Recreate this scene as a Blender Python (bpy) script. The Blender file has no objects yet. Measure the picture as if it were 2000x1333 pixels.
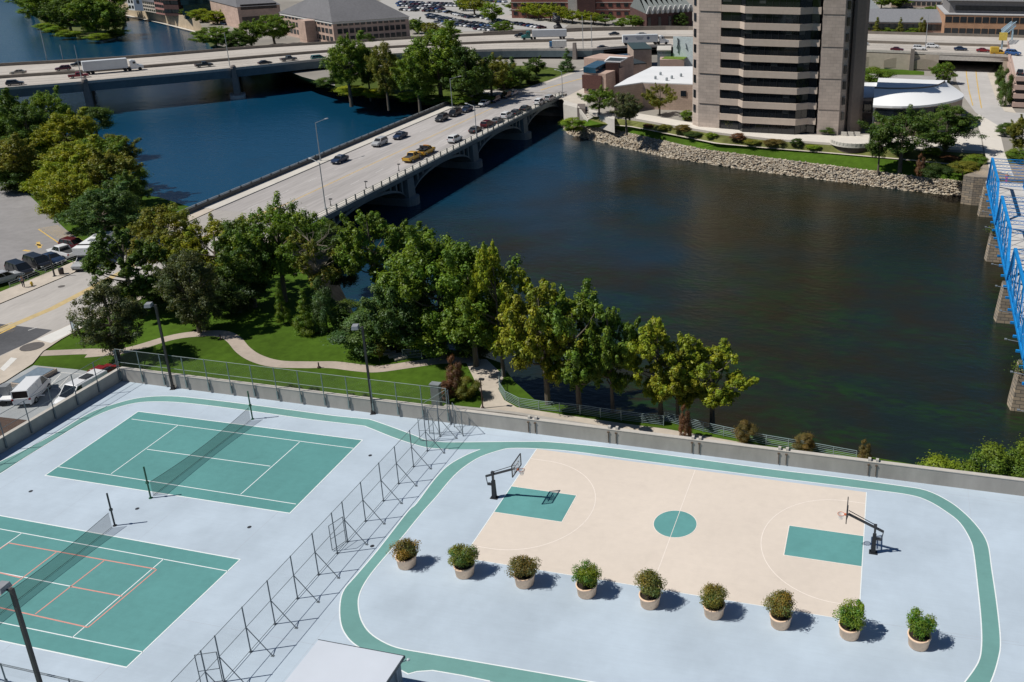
import bpy, math, random
import numpy as np
from mathutils import Vector, Matrix
from mathutils.geometry import tessellate_polygon
R = math.radians
scene = bpy.context.scene
COL = scene.collection
# ---------------------------------------------------------------- camera
IW, IH = 2000, 1333
CX, CY, FL = 1316.655, 484.385, 1798.07
YAW, PITCH = -0.2279, 0.3502
CP = Vector((68.3338, -53.8895, 45.4603))
FW = Vector((math.sin(YAW)*math.cos(PITCH), math.cos(YAW)*math.cos(PITCH), -math.sin(PITCH)))
RT = Vector((math.cos(YAW), -math.sin(YAW), 0)); UP = RT.cross(FW)
cam = bpy.data.cameras.new('camera'); camo = bpy.data.objects.new('camera', cam); COL.objects.link(camo)
cam.sensor_width = 36; cam.lens = FL/IW*36; cam.clip_start = 0.5; cam.clip_end = 6000
cam.shift_x = (IW/2-CX)/IW; cam.shift_y = (CY-IH/2)/IW
m = Matrix((RT, UP, -FW)).transposed().to_4x4(); m.translation = CP
camo.matrix_world = m
scene.camera = camo
# ---------------------------------------------------------------- sky and sun
SUN_EL, SUN_AZ = 52.5, 25.0          # shadows run towards 25 degrees from +x
w = bpy.data.worlds.new('World'); scene.world = w; w.use_nodes = True
nt = w.node_tree; bg = nt.nodes['Background']; bg.inputs[1].default_value = 0.05
sky = nt.nodes.new('ShaderNodeTexSky'); sky.sky_type = 'NISHITA'; sky.sun_disc = False
sky.sun_elevation = R(SUN_EL)
sky.sun_rotation = math.atan2(-math.cos(R(SUN_AZ)), -math.sin(R(SUN_AZ)))
sky.altitude = 200; sky.air_density = 1.0; sky.dust_density = 0.0; sky.ozone_density = 6.0
nt.links.new(sky.outputs[0], bg.inputs[0])
sl = bpy.data.lights.new('sun', 'SUN'); sl.energy = 5.0; sl.angle = R(0.5); sl.color = (1, .955, .88)
so = bpy.data.objects.new('sun', sl); COL.objects.link(so)
dv = Vector((math.cos(R(SUN_AZ))*math.cos(R(SUN_EL)), math.sin(R(SUN_AZ))*math.cos(R(SUN_EL)), -math.sin(R(SUN_EL))))
so.rotation_euler = dv.to_track_quat('-Z', 'Y').to_euler(); so.location = (0, 0, 120)
scene.view_settings.view_transform = 'Standard'; scene.view_settings.look = 'None'
scene.view_settings.exposure = -0.17; scene.view_settings.gamma = 1.0
scene.render.engine = 'CYCLES'
scene.cycles.max_bounces = 5; scene.cycles.diffuse_bounces = 2; scene.cycles.glossy_bounces = 2
scene.cycles.transmission_bounces = 3; scene.cycles.transparent_max_bounces = 12
# ---------------------------------------------------------------- picture point -> place
ZN, ZF, ZW, ZB, ZM = -4.5, -5.0, -11.0, -4.5, -2.0     # near land, far land, water, road bridge, motorway
def at(px, py, z=0.0):
    d = FW*FL + RT*(px-CX) - UP*(py-CY)
    return CP + d*((z-CP.z)/d.z)
def hz(b, px, py):
    d = FW*FL + RT*(px-CX) - UP*(py-CY)
    t = ((b.x-CP.x)*d.x+(b.y-CP.y)*d.y)/(d.x*d.x+d.y*d.y)
    return CP.z+d.z*t-b.z
def mpp(v):
    return (Vector(v)-CP).dot(FW)/FL       # metres per photo pixel
def ats(pts, z=0.0): return [at(p[0], p[1], z if len(p) < 3 else p[2]) for p in pts]
# ---------------------------------------------------------------- objects
def put(o, parent=None):
    COL.objects.link(o)
    if parent is not None: o.parent = parent
    return o
def thing(name, label, cat, loc=(0, 0, 0), rz=0.0, group=None):
    o = bpy.data.objects.new(name, None); o.empty_display_size = .3; put(o)
    o.location = loc; o.rotation_euler = (0, 0, rz); o['label'] = label; o['category'] = cat
    if group: o['group'] = group
    return o
def tag(o, label, cat, group=None):
    o['label'] = label; o['category'] = cat
    if group: o['group'] = group
    return o
def dup(root, loc, rz=0.0, label=None, scale=None, color=None):
    r = root.copy(); put(r); r.location = loc; r.rotation_euler = (0, 0, rz)
    if label: r['label'] = label
    if scale: r.scale = scale
    if color: r.color = color
    for ch in root.children:
        c = ch.copy(); put(c, r)
        if color and ch.color[3] < .95: c.color = color
        for g in ch.children:
            d = g.copy(); put(d, c)
    return r
class MB:
    def __init__(s): s.v = []; s.f = []; s.m = []; s.mi = 0
    def add(s, vs, fs):
        n = len(s.v); s.v += [tuple(p) for p in vs]
        for f in fs: s.f.append([i+n for i in f]); s.m.append(s.mi)
        return s
    def box(s, c, d, rz=0.0, tap=1.0):
        x, y, z = d[0]/2, d[1]/2, d[2]/2; ca, sa = math.cos(rz), math.sin(rz); vs = []
        for k, zz in ((1, -z), (tap, z)):
            for a, b in ((-x, -y), (x, -y), (x, y), (-x, y)):
                a *= k; b *= k
                vs.append((c[0]+a*ca-b*sa, c[1]+a*sa+b*ca, c[2]+zz))
        return s.add(vs, [(3, 2, 1, 0), (4, 5, 6, 7), (0, 1, 5, 4), (1, 2, 6, 5), (2, 3, 7, 6), (3, 0, 4, 7)])
    def prism(s, poly, z0, z1, top=True, bottom=True):
        a = sum(p[0]*q[1]-q[0]*p[1] for p, q in zip(poly, poly[1:]+poly[:1]))
        if a < 0: poly = poly[::-1]
        n = len(poly); z0f = z0 if callable(z0) else (lambda p: z0); z1f = z1 if callable(z1) else (lambda p: z1)
        s.add([(p[0], p[1], z0f(p)) for p in poly]+[(p[0], p[1], z1f(p)) for p in poly], [(i, (i+1) % n, n+(i+1) % n, n+i) for i in range(n)])
        tri = tessellate_polygon([[Vector((p[0], p[1], 0)) for p in poly]])
        def up(t):
            A, B, C = (poly[i] for i in t)
            return t if (B[0]-A[0])*(C[1]-A[1])-(B[1]-A[1])*(C[0]-A[0]) > 0 else t[::-1]
        if top: s.add([(p[0], p[1], z1f(p)) for p in poly], [tuple(up(t)) for t in tri])
        if bottom: s.add([(p[0], p[1], z0f(p)) for p in poly], [tuple(up(t))[::-1] for t in tri])
        return s
    def flat(s, poly, z=None):
        tri = tessellate_polygon([[Vector((p[0], p[1], 0)) for p in poly]])
        out = []
        for t in tri:
            A, B, C = (poly[i] for i in t)
            out.append(tuple(t) if (B[0]-A[0])*(C[1]-A[1])-(B[1]-A[1])*(C[0]-A[0]) > 0 else tuple(t)[::-1])
        return s.add([(p[0], p[1], p[2] if z is None else z) for p in poly], out)
    def tube(s, p0, p1, r0, r1=None, n=8, cap=True):
        p0, p1 = Vector(p0), Vector(p1); r1 = r0 if r1 is None else r1
        d = (p1-p0).normalized(); a = d.orthogonal().normalized(); b = d.cross(a); vs = []
        for p, r in ((p0, r0), (p1, r1)):
            for i in range(n):
                t = 2*math.pi*i/n; vs.append(p+(a*math.cos(t)+b*math.sin(t))*r)
        fs = [(i, (i+1) % n, n+(i+1) % n, n+i) for i in range(n)]
        if cap: fs += [tuple(range(n))[::-1], tuple(range(n, 2*n))]
        return s.add(vs, fs)
    def path(s, pts, r, n=6):
        for a, b in zip(pts, pts[1:]): s.tube(a, b, r, r, n)
        return s
    def beam(s, p0, p1, w, h, up=(0, 0, 1)):
        p0, p1 = Vector(p0), Vector(p1); d = (p1-p0).normalized(); u = Vector(up)
        if abs(d.dot(u)) > .99: u = Vector((1, 0, 0))
        sd = d.cross(u).normalized(); u2 = sd.cross(d); vs = []
        for p in (p0, p1):
            for a, b in ((-1, -1), (1, -1), (1, 1), (-1, 1)): vs.append(p+sd*a*w/2+u2*b*h/2)
        return s.add(vs, [(0, 1, 2, 3)[::-1], (4, 5, 6, 7), (0, 1, 5, 4), (1, 2, 6, 5), (2, 3, 7, 6), (3, 0, 4, 7)])
    def lathe(s, prof, c=(0, 0, 0), n=24):
        vs = []
        for r, z in prof:
            for i in range(n):
                t = 2*math.pi*i/n; vs.append((c[0]+r*math.cos(t), c[1]+r*math.sin(t), c[2]+z))
        fs = []
        for k in range(len(prof)-1):
            for i in range(n): fs.append((k*n+i, k*n+(i+1) % n, (k+1)*n+(i+1) % n, (k+1)*n+i))
        return s.add(vs, fs)
    def quad(s, a, b, c, d): return s.add([a, b, c, d], [(0, 1, 2, 3)])
    def strip(s, A, B):
        n = len(A); return s.add(list(A)+list(B), [(i, i+1, n+i+1, n+i) for i in range(n-1)])
    def build(s, name, mat, parent=None, smooth=False, world=True):
        off = Vector((0, 0, 0)); p = parent
        if world:
            while p is not None: off += p.location; p = p.parent
        me = bpy.data.meshes.new(name)
        v = s.v if off.length == 0 else [(a[0]-off.x, a[1]-off.y, a[2]-off.z) for a in s.v]
        me.from_pydata(v, [], s.f)
        mats = mat if isinstance(mat, (list, tuple)) else [mat]
        for q in mats: me.materials.append(q)
        if len(mats) > 1: me.polygons.foreach_set('material_index', s.m)
        if smooth: me.polygons.foreach_set('use_smooth', [True]*len(me.polygons))
        me.update()
        return put(bpy.data.objects.new(name, me), parent)
def struct(name, mb, mat, parent=None, smooth=False):
    o = mb.build(name, mat, parent, smooth)
    if parent is None: o['kind'] = 'structure'
    return o
def smooth_line(pts, k=6):
    P = [Vector(p) for p in pts]; out = []
    for i in range(len(P)-1):
        a, b, c, d = P[max(i-1, 0)], P[i], P[i+1], P[min(i+2, len(P)-1)]
        for j in range(k):
            t = j/k
            out.append(.5*((2*b)+(c-a)*t+(2*a-5*b+4*c-d)*t*t+(3*b-a-3*c+d)*t*t*t))
    out.append(P[-1]); return out
def ribbon(mb, pts, wid, z=None, closed=False):
    P = [Vector(p) for p in pts]; n = len(P); A = []; B = []
    for i in range(n):
        if closed: d0, d1 = P[i]-P[i-1], P[(i+1) % n]-P[i]
        else: d0 = P[i]-P[i-1] if i else P[1]-P[0]; d1 = P[i+1]-P[i] if i < n-1 else d0
        d0.z = d1.z = 0; d0.normalize(); d1.normalize(); t = (d0+d1)
        if t.length < 1e-4: t = d0.copy()
        t.normalize(); nr = Vector((-t.y, t.x, 0)); k = wid/2/max(.4, t.dot(d1))
        zz = P[i].z if z is None else z
        A.append(Vector((P[i].x, P[i].y, zz))-nr*k); B.append(Vector((P[i].x, P[i].y, zz))+nr*k)
    if closed: A.append(A[0]); B.append(B[0])
    mb.strip(A, B); return mb
# ---------------------------------------------------------------- materials
MATS = {}
def M(name, col, rough=.7, var=.15, sc=1.5, big=.0, bsc=.08, bump=0.0, metal=0.0, coord='Object', spec=.4, col2=None, detail=4, stretch=None, objcol=False, stain=0.0, ssc=.35, streak=0.0):
    if name in MATS: return MATS[name]
    mt = bpy.data.materials.new(name); mt.use_nodes = True; t = mt.node_tree; L = t.links.new; N = t.nodes.new
    b = t.nodes['Principled BSDF']; b.inputs['Roughness'].default_value = rough; b.inputs['Metallic'].default_value = metal
    b.inputs['Specular IOR Level'].default_value = spec
    tc = N('ShaderNodeTexCoord')
    src = N('ShaderNodeNewGeometry').outputs['Position'] if coord == 'World' else tc.outputs[coord]
    if stretch:
        mp = N('ShaderNodeMapping'); mp.inputs['Scale'].default_value = stretch; L(src, mp.inputs[0]); src = mp.outputs[0]
    n1 = N('ShaderNodeTexNoise'); n1.inputs['Scale'].default_value = sc; n1.inputs['Detail'].default_value = detail; n1.inputs['Roughness'].default_value = .65; L(src, n1.inputs['Vector'])
    mx = N('ShaderNodeMix'); mx.data_type = 'RGBA'
    c = Vector(col); c2 = Vector(col2) if col2 else c*(1-var)
    c1 = c if col2 else c*(1+var)
    mx.inputs[6].default_value = (*c1, 1); mx.inputs[7].default_value = (*c2, 1)
    rr = N('ShaderNodeMapRange'); rr.inputs[1].default_value = .3; rr.inputs[2].default_value = .7; L(n1.outputs[0], rr.inputs[0]); L(rr.outputs[0], mx.inputs[0])
    out = mx.outputs[2]
    if big:
        n2 = N('ShaderNodeTexNoise'); n2.inputs['Scale'].default_value = bsc; n2.inputs['Detail'].default_value = 3; L(src, n2.inputs['Vector'])
        r2 = N('ShaderNodeMapRange'); r2.inputs[1].default_value = .3; r2.inputs[2].default_value = .7; r2.inputs[3].default_value = 1-big; r2.inputs[4].default_value = 1+big; L(n2.outputs[0], r2.inputs[0])
        m2 = N('ShaderNodeVectorMath'); m2.operation = 'SCALE'; L(out, m2.inputs[0]); L(r2.outputs[0], m2.inputs['Scale']); out = m2.outputs[0]
    for amt, scl, lo, hi, st in ((stain, ssc, .54, .70, None), (streak, 2.2, .40, .62, (.12, 3.0, 1))):
        if not amt: continue
        v_ = src
        if st:
            mq = N('ShaderNodeMapping'); mq.inputs['Scale'].default_value = st; L(src, mq.inputs[0]); v_ = mq.outputs[0]
        n4 = N('ShaderNodeTexNoise'); n4.inputs['Scale'].default_value = scl; n4.inputs['Detail'].default_value = 9; n4.inputs['Roughness'].default_value = .7; L(v_, n4.inputs['Vector'])
        r4 = N('ShaderNodeMapRange'); r4.inputs[1].default_value = lo; r4.inputs[2].default_value = hi; r4.inputs[3].default_value = 1; r4.inputs[4].default_value = 1-amt; L(n4.outputs[0], r4.inputs[0])
        m4 = N('ShaderNodeVectorMath'); m4.operation = 'SCALE'; L(out, m4.inputs[0]); L(r4.outputs[0], m4.inputs['Scale']); out = m4.outputs[0]
    if objcol:
        oi = N('ShaderNodeObjectInfo'); m3 = N('ShaderNodeVectorMath'); m3.operation = 'MULTIPLY'; L(out, m3.inputs[0]); L(oi.outputs['Color'], m3.inputs[1]); out = m3.outputs[0]
    L(out, b.inputs['Base Color'])
    if bump:
        bp = N('ShaderNodeBump'); bp.inputs['Strength'].default_value = bump; bp.inputs['Distance'].default_value = .05; L(n1.outputs[0], bp.inputs['Height']); L(bp.outputs[0], b.inputs['Normal'])
    MATS[name] = mt; return mt
def brick(name, c1, c2, mortar, sx=1.0, rough=.8, bw=.6, bh=.25, ms=.012, rot=None):
    mt = bpy.data.materials.new(name); mt.use_nodes = True; t = mt.node_tree; L = t.links.new; N = t.nodes.new
    b = t.nodes['Principled BSDF']; b.inputs['Roughness'].default_value = rough
    g = N('ShaderNodeNewGeometry'); sp = N('ShaderNodeSeparateXYZ'); L(g.outputs['Position'], sp.inputs[0])
    ad = N('ShaderNodeMath'); ad.operation = 'ADD'; L(sp.outputs[0], ad.inputs[0]); L(sp.outputs[1], ad.inputs[1])
    cb = N('ShaderNodeCombineXYZ'); L(ad.outputs[0], cb.inputs[0]); L(sp.outputs[2], cb.inputs[1])
    br = N('ShaderNodeTexBrick'); br.inputs['Scale'].default_value = sx; br.inputs['Brick Width'].default_value = bw; br.inputs['Row Height'].default_value = bh; br.inputs['Mortar Size'].default_value = ms
    br.inputs['Color1'].default_value = (*c1, 1); br.inputs['Color2'].default_value = (*c2, 1); br.inputs['Mortar'].default_value = (*mortar, 1); br.inputs['Bias'].default_value = 0
    L(cb.outputs[0], br.inputs['Vector'])
    n = N('ShaderNodeTexNoise'); n.inputs['Scale'].default_value = .35; n.inputs['Detail'].default_value = 5; L(g.outputs['Position'], n.inputs['Vector'])
    r2 = N('ShaderNodeMapRange'); r2.inputs[1].default_value = .3; r2.inputs[2].default_value = .7; r2.inputs[3].default_value = .86; r2.inputs[4].default_value = 1.1; L(n.outputs[0], r2.inputs[0])
    m2 = N('ShaderNodeVectorMath'); m2.operation = 'SCALE'; L(br.outputs[0], m2.inputs[0]); L(r2.outputs[0], m2.inputs['Scale'])
    L(m2.outputs[0], b.inputs['Base Color'])
    MATS[name] = mt; return mt
def glassmat(name, col, rough=.08, spec=.6):
    return M(name, col, rough=rough, var=.25, sc=.5, spec=spec)
CONC = M('concrete', (.40, .375, .34), rough=.85, var=.10, sc=3, big=.12, bsc=.3, bump=.1, coord='World')
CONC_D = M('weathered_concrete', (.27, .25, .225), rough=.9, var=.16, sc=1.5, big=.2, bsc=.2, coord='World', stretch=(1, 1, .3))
CONC_L = M('pale_concrete', (.56, .53, .48), rough=.85, var=.08, sc=2, big=.08, bsc=.2, coord='World')
ASPH = M('asphalt', (.19, .19, .195), rough=.9, var=.12, sc=2, big=.18, bsc=.12, coord='World')
ASPH_D = M('dark_asphalt', (.085, .087, .095), rough=.9, var=.15, sc=3, big=.15, bsc=.2, coord='World')
ROADC = M('road_concrete', (.42, .395, .37), stain=.14, rough=.85, var=.07, sc=2, big=.14, bsc=.09, coord='World', stretch=(1, .25, 1))
WHITE = M('white_paint', (.78, .79, .80), rough=.6, var=.04)
WHITE_W = M('worn_white_paint', (.62, .61, .59), rough=.7, var=.2, sc=4)
YELLOW = M('yellow_paint', (.62, .42, .12), rough=.7, var=.18, sc=2)
DARKM = M('dark_metal', (.035, .037, .042), rough=.45, var=.2, spec=.5)
STEEL = M('galvanised_steel', (.30, .33, .35), rough=.45, var=.15, metal=.3)
GREYP = M('grey_metal', (.22, .235, .25), rough=.5, var=.12)
BLACK = M('black_rubber', (.018, .018, .02), rough=.8)
GLASS = glassmat('dark_glass', (.012, .016, .022))
# ================================================================ the setting: river, land, deck
def resample(pts, n):
    P = [Vector(p) for p in pts]; D = [0]
    for a, b in zip(P, P[1:]): D.append(D[-1]+(b-a).length)
    out = []; k = 0
    for i in range(n):
        s = D[-1]*i/(n-1)
        while k < len(P)-2 and D[k+1] < s: k += 1
        t = (s-D[k])/max(1e-6, D[k+1]-D[k]); out.append(P[k].lerp(P[k+1], t))
    return out
def water_mat():
    mt = bpy.data.materials.new('river_water'); mt.use_nodes = True; t = mt.node_tree; L = t.links.new; N = t.nodes.new
    b = t.nodes['Principled BSDF']; b.inputs['Roughness'].default_value = .10; b.inputs['IOR'].default_value = 1.33; b.inputs['Specular IOR Level'].default_value = .40
    g = N('ShaderNodeNewGeometry')
    def noise(sc, det, st=(1, 1, 1), rot=0.0):
        mp = N('ShaderNodeMapping'); mp.inputs['Scale'].default_value = st; mp.inputs['Rotation'].default_value = (0, 0, rot); L(g.outputs['Position'], mp.inputs[0])
        n = N('ShaderNodeTexNoise'); n.inputs['Scale'].default_value = sc; n.inputs['Detail'].default_value = det; n.inputs['Roughness'].default_value = .6; L(mp.outputs[0], n.inputs[0]); return n.outputs[0]
    def ramp(s, a, c, lo=0.0, hi=1.0):
        r = N('ShaderNodeMapRange'); r.inputs[1].default_value = a; r.inputs[2].default_value = c; r.inputs[3].default_value = lo; r.inputs[4].default_value = hi; L(s, r.inputs[0]); return r.outputs[0]
    def mix(f, A, B):
        x = N('ShaderNodeMix'); x.data_type = 'RGBA'; L(f, x.inputs[0])
        for i, q in ((6, A), (7, B)):
            if isinstance(q, tuple): x.inputs[i].default_value = (*q, 1)
            else: L(q, x.inputs[i])
        return x.outputs[2]
    def mul(a, c):
        x = N('ShaderNodeMath'); x.operation = 'MULTIPLY'; L(a, x.inputs[0])
        if isinstance(c, float): x.inputs[1].default_value = c
        else: L(c, x.inputs[1])
        return x.outputs[0]
    sp = N('ShaderNodeSeparateXYZ'); L(g.outputs['Position'], sp.inputs[0])
    # shallow brown bed in the wide reach, sky reflection painted into the colour as blue upstream
    brown = mix(ramp(noise(.045, 4), .42, .62), (.020, .017, .008), (.011, .019, .018))
    weed = mix(mul(mul(ramp(noise(.055, 4, (1, 2.0, 1), .25), .42, .60), ramp(noise(.42, 9, (1, 2.6, 1), .2), .40, .62)), ramp(sp.outputs[1], 130.0, 50.0)), brown, (.013, .036, .010))
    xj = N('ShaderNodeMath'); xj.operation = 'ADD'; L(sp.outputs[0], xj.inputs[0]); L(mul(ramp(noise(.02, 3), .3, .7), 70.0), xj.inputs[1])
    deep = mix(ramp(xj.outputs[0], 60.0, -25.0), weed, (.004, .050, .108))  # blue stands in for reflected sky, not for depth
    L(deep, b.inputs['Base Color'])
    n1 = noise(.75, 6, (1, 1.8, 1), .3); n2 = noise(.16, 3, (1, 1.6, 1), .2)
    ad = N('ShaderNodeMath'); ad.operation = 'ADD'; L(n1, ad.inputs[0]); L(n2, ad.inputs[1])
    bp = N('ShaderNodeBump'); bp.inputs['Strength'].default_value = .26; bp.inputs['Distance'].default_value = .4; L(ad.outputs[0], bp.inputs['Height']); L(bp.outputs[0], b.inputs['Normal'])
    return mt
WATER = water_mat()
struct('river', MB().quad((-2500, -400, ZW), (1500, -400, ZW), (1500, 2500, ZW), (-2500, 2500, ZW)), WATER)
GRASS = M('lawn_grass', (.056, .108, .010), rough=.9, var=.22, sc=.9, big=.28, bsc=.09, coord='World', detail=8, spec=.1)
BANKM = M('bank_earth', (.10, .085, .06), rough=.95, var=.35, sc=.6, big=.3, bsc=.1, coord='World', spec=.1)  # kept dark: tree shade on the bank is put into the colour
LANDM = M('far_ground_mixed', (.30, .28, .25), rough=.9, var=.18, sc=.05, big=.2, bsc=.02, coord='World', spec=.1)
nearW = [(900, 30), (120, 27), (90, 27.5), (75, 28.3), (64, 29.3), (56, 30.3), (48, 31), (41, 31.2), (34.5, 31.8), (31.8, 34.5), (28.5, 38.5), (24, 41.5), (17, 44), (9, 47), (0, 53), (-7, 59), (-14, 67), (-19, 75), (-23.5, 82.5),
         (-50.5, 82.5), (-60, 90), (-71, 91), (-80, 94), (-97, 108), (-119, 125), (-149, 147), (-176, 167), (-212, 190), (-252, 214), (-420, 300), (-700, 420), (-1800, 820)]
offs = [3, 3, 3, 3, 3, 3, 3, 3, 3, 3, 3, 4, 6, 6, 6, 6, 6, 5, 2.5, 2.5, 6, 6, 6, 7, 8, 8, 8, 8, 10, 10, 10, 10]
nearT = []
for i, p in enumerate(nearW):
    a, b = Vector(nearW[max(i-1, 0)]), Vector(nearW[min(i+1, len(nearW)-1)]); d = (b-a).normalized()
    nearT.append((p[0]-d.y*offs[i], p[1]+d.x*offs[i]))
g = MB().flat([(p[0], p[1]) for p in nearT]+[(-1800, -600), (900, -600)], ZN)
struct('park_ground', g, GRASS)
bk = MB(); bk.strip([(p[0], p[1], ZN) for p in nearT], [(p[0], p[1], ZW-.6) for p in nearW]); struct('near_river_bank', bk, BANKM)
# far bank, strip by strip
F0 = ats([(1098, 246), (1112, 263), (1200, 285), (1300, 307), (1425, 327), (1490, 336), (1600, 350), (1750, 370), (1912, 387)], ZW)+[Vector((130, 132, ZW)), Vector((700, 120, ZW))]
F1 = ats([(1120, 238), (1140, 247), (1200, 253), (1250, 265), (1375, 292), (1500, 308), (1675, 330), (1800, 346), (1905, 356)], -8)+[Vector((130, 140, -8)), Vector((700, 128, -8))]
F2 = ats([(1150, 234), (1180, 243), (1232, 247), (1300, 260), (1400, 280), (1500, 289), (1625, 299), (1750, 310), (1900, 325)], -6.3)+[Vector((130, 150, -6.3)), Vector((700, 138, -6.3))]
F3 = ats([(1160, 228), (1200, 231), (1250, 238), (1300, 247), (1400, 263), (1500, 275), (1625, 284), (1740, 291), (1905, 300)], ZF)+[Vector((130, 160, ZF)), Vector((700, 148, ZF))]
NS = 90
r0, r1, r2, r3 = (resample(q[:-1], NS-1)+[q[-1]] for q in (F0, F1, F2, F3))
r0b = [Vector((p.x, p.y, ZW-.8)) for p in r0]
RIP = M('riprap_bed', (.30, .27, .235), rough=.95, var=.35, sc=1.2, big=.15, bsc=.2, coord='World', detail=7, bump=.8)
struct('riprap_slope', MB().strip(r0b, r1), RIP)
struct('far_bank_lawn', MB().strip(r1, r2), GRASS)
BED = M('planting_bed', (.13, .14, .045), rough=.95, var=.45, sc=.35, big=.3, bsc=.12, coord='World', detail=7, spec=.1)
struct('planting_bed', MB().strip(r2, r3), BED)
leftT = ats([(1068, 205), (1000, 190), (930, 190), (840, 194), (790, 186), (735, 184), (690, 176), (655, 168), (590, 150), (535, 128), (480, 100), (420, 88), (404, 70)], ZF)
quayT = [at(392, 65, ZW), at(317, 46, ZW), at(249, 31, ZW), at(190, 18.5, ZW), at(120, 4, ZW), at(40, -14, ZW)]
fg = [(p.x, p.y) for p in r3[::-1]]+[(-23.6, 199), (-49, 199)]+[(p.x, p.y) for p in leftT]+[(p.x, p.y) for p in quayT]+[(-1600, 1100), (-1600, 3000), (2500, 3000), (2500, 148)]
struct('far_ground', MB().flat(fg, ZF), LANDM)
lw = ats([(1068, 222), (1000, 216), (930, 214), (840, 203), (790, 197), (735, 193), (690, 186), (650, 178), (580, 160), (520, 133), (470, 104), (410, 92), (398, 70)], ZW-.5)
struct('peninsula_bank', MB().strip([Vector((p.x, p.y, ZF)) for p in leftT], lw), M('grassy_bank', (.12, .14, .05), rough=.95, var=.4, sc=.5, coord='World', detail=7, spec=.1))
isl = ats([(30, -10), (62, 18), (80, 46), (110, 58), (150, 74), (200, 78), (236, 70), (246, 40), (240, 12), (235, -20)], ZW)
struct('island_ground', MB().prism([(p.x, p.y) for p in isl], ZW-1, ZW+1.2), M('grassy_bank', (.12, .14, .05)))
# ---- rooftop deck
DECK = M('deck_coating', stain=0.075, ssc=0.07, streak=0.035, col=(.46, .545, .63), rough=.75, var=.035, sc=.9, big=.085, bsc=.16, coord='World', detail=6, spec=.25)
GREEN = M('court_green', stain=0.08, ssc=0.5, streak=0.035, col=(.106, .293, .286), rough=.75, var=.05, sc=1.6, big=.09, bsc=.12, coord='World', detail=6, spec=.25)
TRACK = M('track_green', stain=0.09, ssc=0.5, streak=0.035, col=(.158, .335, .315), rough=.75, var=.05, sc=1.2, big=.10, bsc=.10, coord='World', detail=6, spec=.25)
CREAM = M('court_cream', stain=0.055, ssc=0.5, streak=0.02, col=(.685, .605, .525), rough=.75, var=.03, sc=1.5, big=.05, bsc=.10, coord='World', detail=6, spec=.25)
TEAL = M('court_teal', stain=0.09, ssc=0.5, streak=0.035, col=(.118, .318, .312), rough=.75, var=.06, sc=1.2, big=.08, bsc=.25, coord='World', detail=6, spec=.25)
LINE = M('court_line_white', (.78, .83, .84), rough=.7, var=.05, sc=3, coord='World', spec=.25)
LINE_C = M('court_line_cream', (.84, .76, .69), rough=.7, var=.04, sc=3, coord='World', spec=.25)
SALMON = M('court_line_salmon', (.66, .32, .27), rough=.7, var=.08, sc=3, coord='World', spec=.25)
XL, YT = -6.2, 15.5
deck = struct('rooftop_deck', MB().prism([(XL-.4, -75), (135, -75), (135, YT+.4), (XL-.4, YT+.4)], ZN, 0), [DECK])
A1, A2 = .004, .008
outL = [(-120, 966), (-60, 933), (0, 902), (50, 878), (113, 844), (175, 807), (225, 789), (275, 777), (333, 774), (400, 780), (499, 792), (575, 802), (650, 812), (708, 818), (730, 822), (800, 847), (833, 860), (858, 863), (888, 864), (999, 863)]
outR = [(1050, 862), (1125, 868), (1250, 882), (1500, 916), (1625, 931), (1750, 948), (1808, 958), (1851, 978), (1881, 1000), (1910, 1030), (1929, 1062), (1937, 1112), (1947, 1180), (1954, 1250), (1950, 1287), (1935, 1333), (1905, 1390), (1850, 1430), (1770, 1455), (1650, 1452)]
outB = [(957, 1331), (845, 1310), (797, 1317), (750, 1292), (697, 1262), (675, 1240), (665, 1215), (664, 1180), (672, 1152), (695, 1125), (740, 1072), (796, 1000), (813, 984), (849, 936), (876, 909), (911, 889), (938, 878)]
inL = [(876, 878), (836, 875), (801, 866), (763, 853), (718, 835), (700, 831), (600, 819), (488, 803), (376, 789), (313, 785), (263, 788), (213, 802), (163, 825), (113, 855), (57, 889), (0, 926), (-60, 961), (-120, 997)]
inR = [(1884, 1333), (1910, 1295), (1917, 1262), (1916, 1212), (1910, 1150), (1902, 1082), (1895, 1055), (1875, 1022), (1848, 1000), (1813, 979), (1775, 967), (1694, 956), (1500, 932), (1250, 900), (1125, 883), (1052, 877), (1000, 876), (976, 880), (938, 893), (906, 913), (881, 936), (851, 972), (826, 1000), (786, 1049), (740, 1102), (715, 1135), (702, 1162), (700, 1185), (706, 1212), (722, 1236), (750, 1255), (782, 1267), (837, 1277), (1000, 1305), (1160, 1333), (1400, 1376), (1650, 1420), (1740, 1424), (1800, 1408), (1850, 1375)]
sOL, sOR, sIL = smooth_line(ats(outL), 4), smooth_line(ats(outR), 4), smooth_line(ats(inL), 4)
sOB = smooth_line(ats(outB[:3]), 2)[:-1]+smooth_line(ats(outB[2:]), 4); sIR = smooth_line(ats(inR)+[at(*inR[0])], 4)[:-1]
# the painted track: outer loop polygon minus the inner island of the right-hand loop (joined by a slit at the front edge)
k = min(range(len(sIR)), key=lambda i: (sIR[i]-at(1160, 1333)).length)
inner = sIR[k:]+sIR[:k]
poly = sOL+sOR[1:]+[at(1160, 1366)+Vector((.02, 0, 0))]+[inner[0]+Vector((.02, 0, 0))]+inner[1:][::1]+[inner[0]]+[at(1160, 1366)]+sOB+sIL
trk = MB().flat([(p.x, p.y) for p in poly], A1); struct('running_track', trk, TRACK, deck)
ln = MB()
for q in (sOL+sOR[1:], sOB, sIL): ribbon(ln, q, .085, A2)
ribbon(ln, sIR, .085, A2, closed=True)
struct('track_edge_line', ln, LINE, deck)
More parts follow.
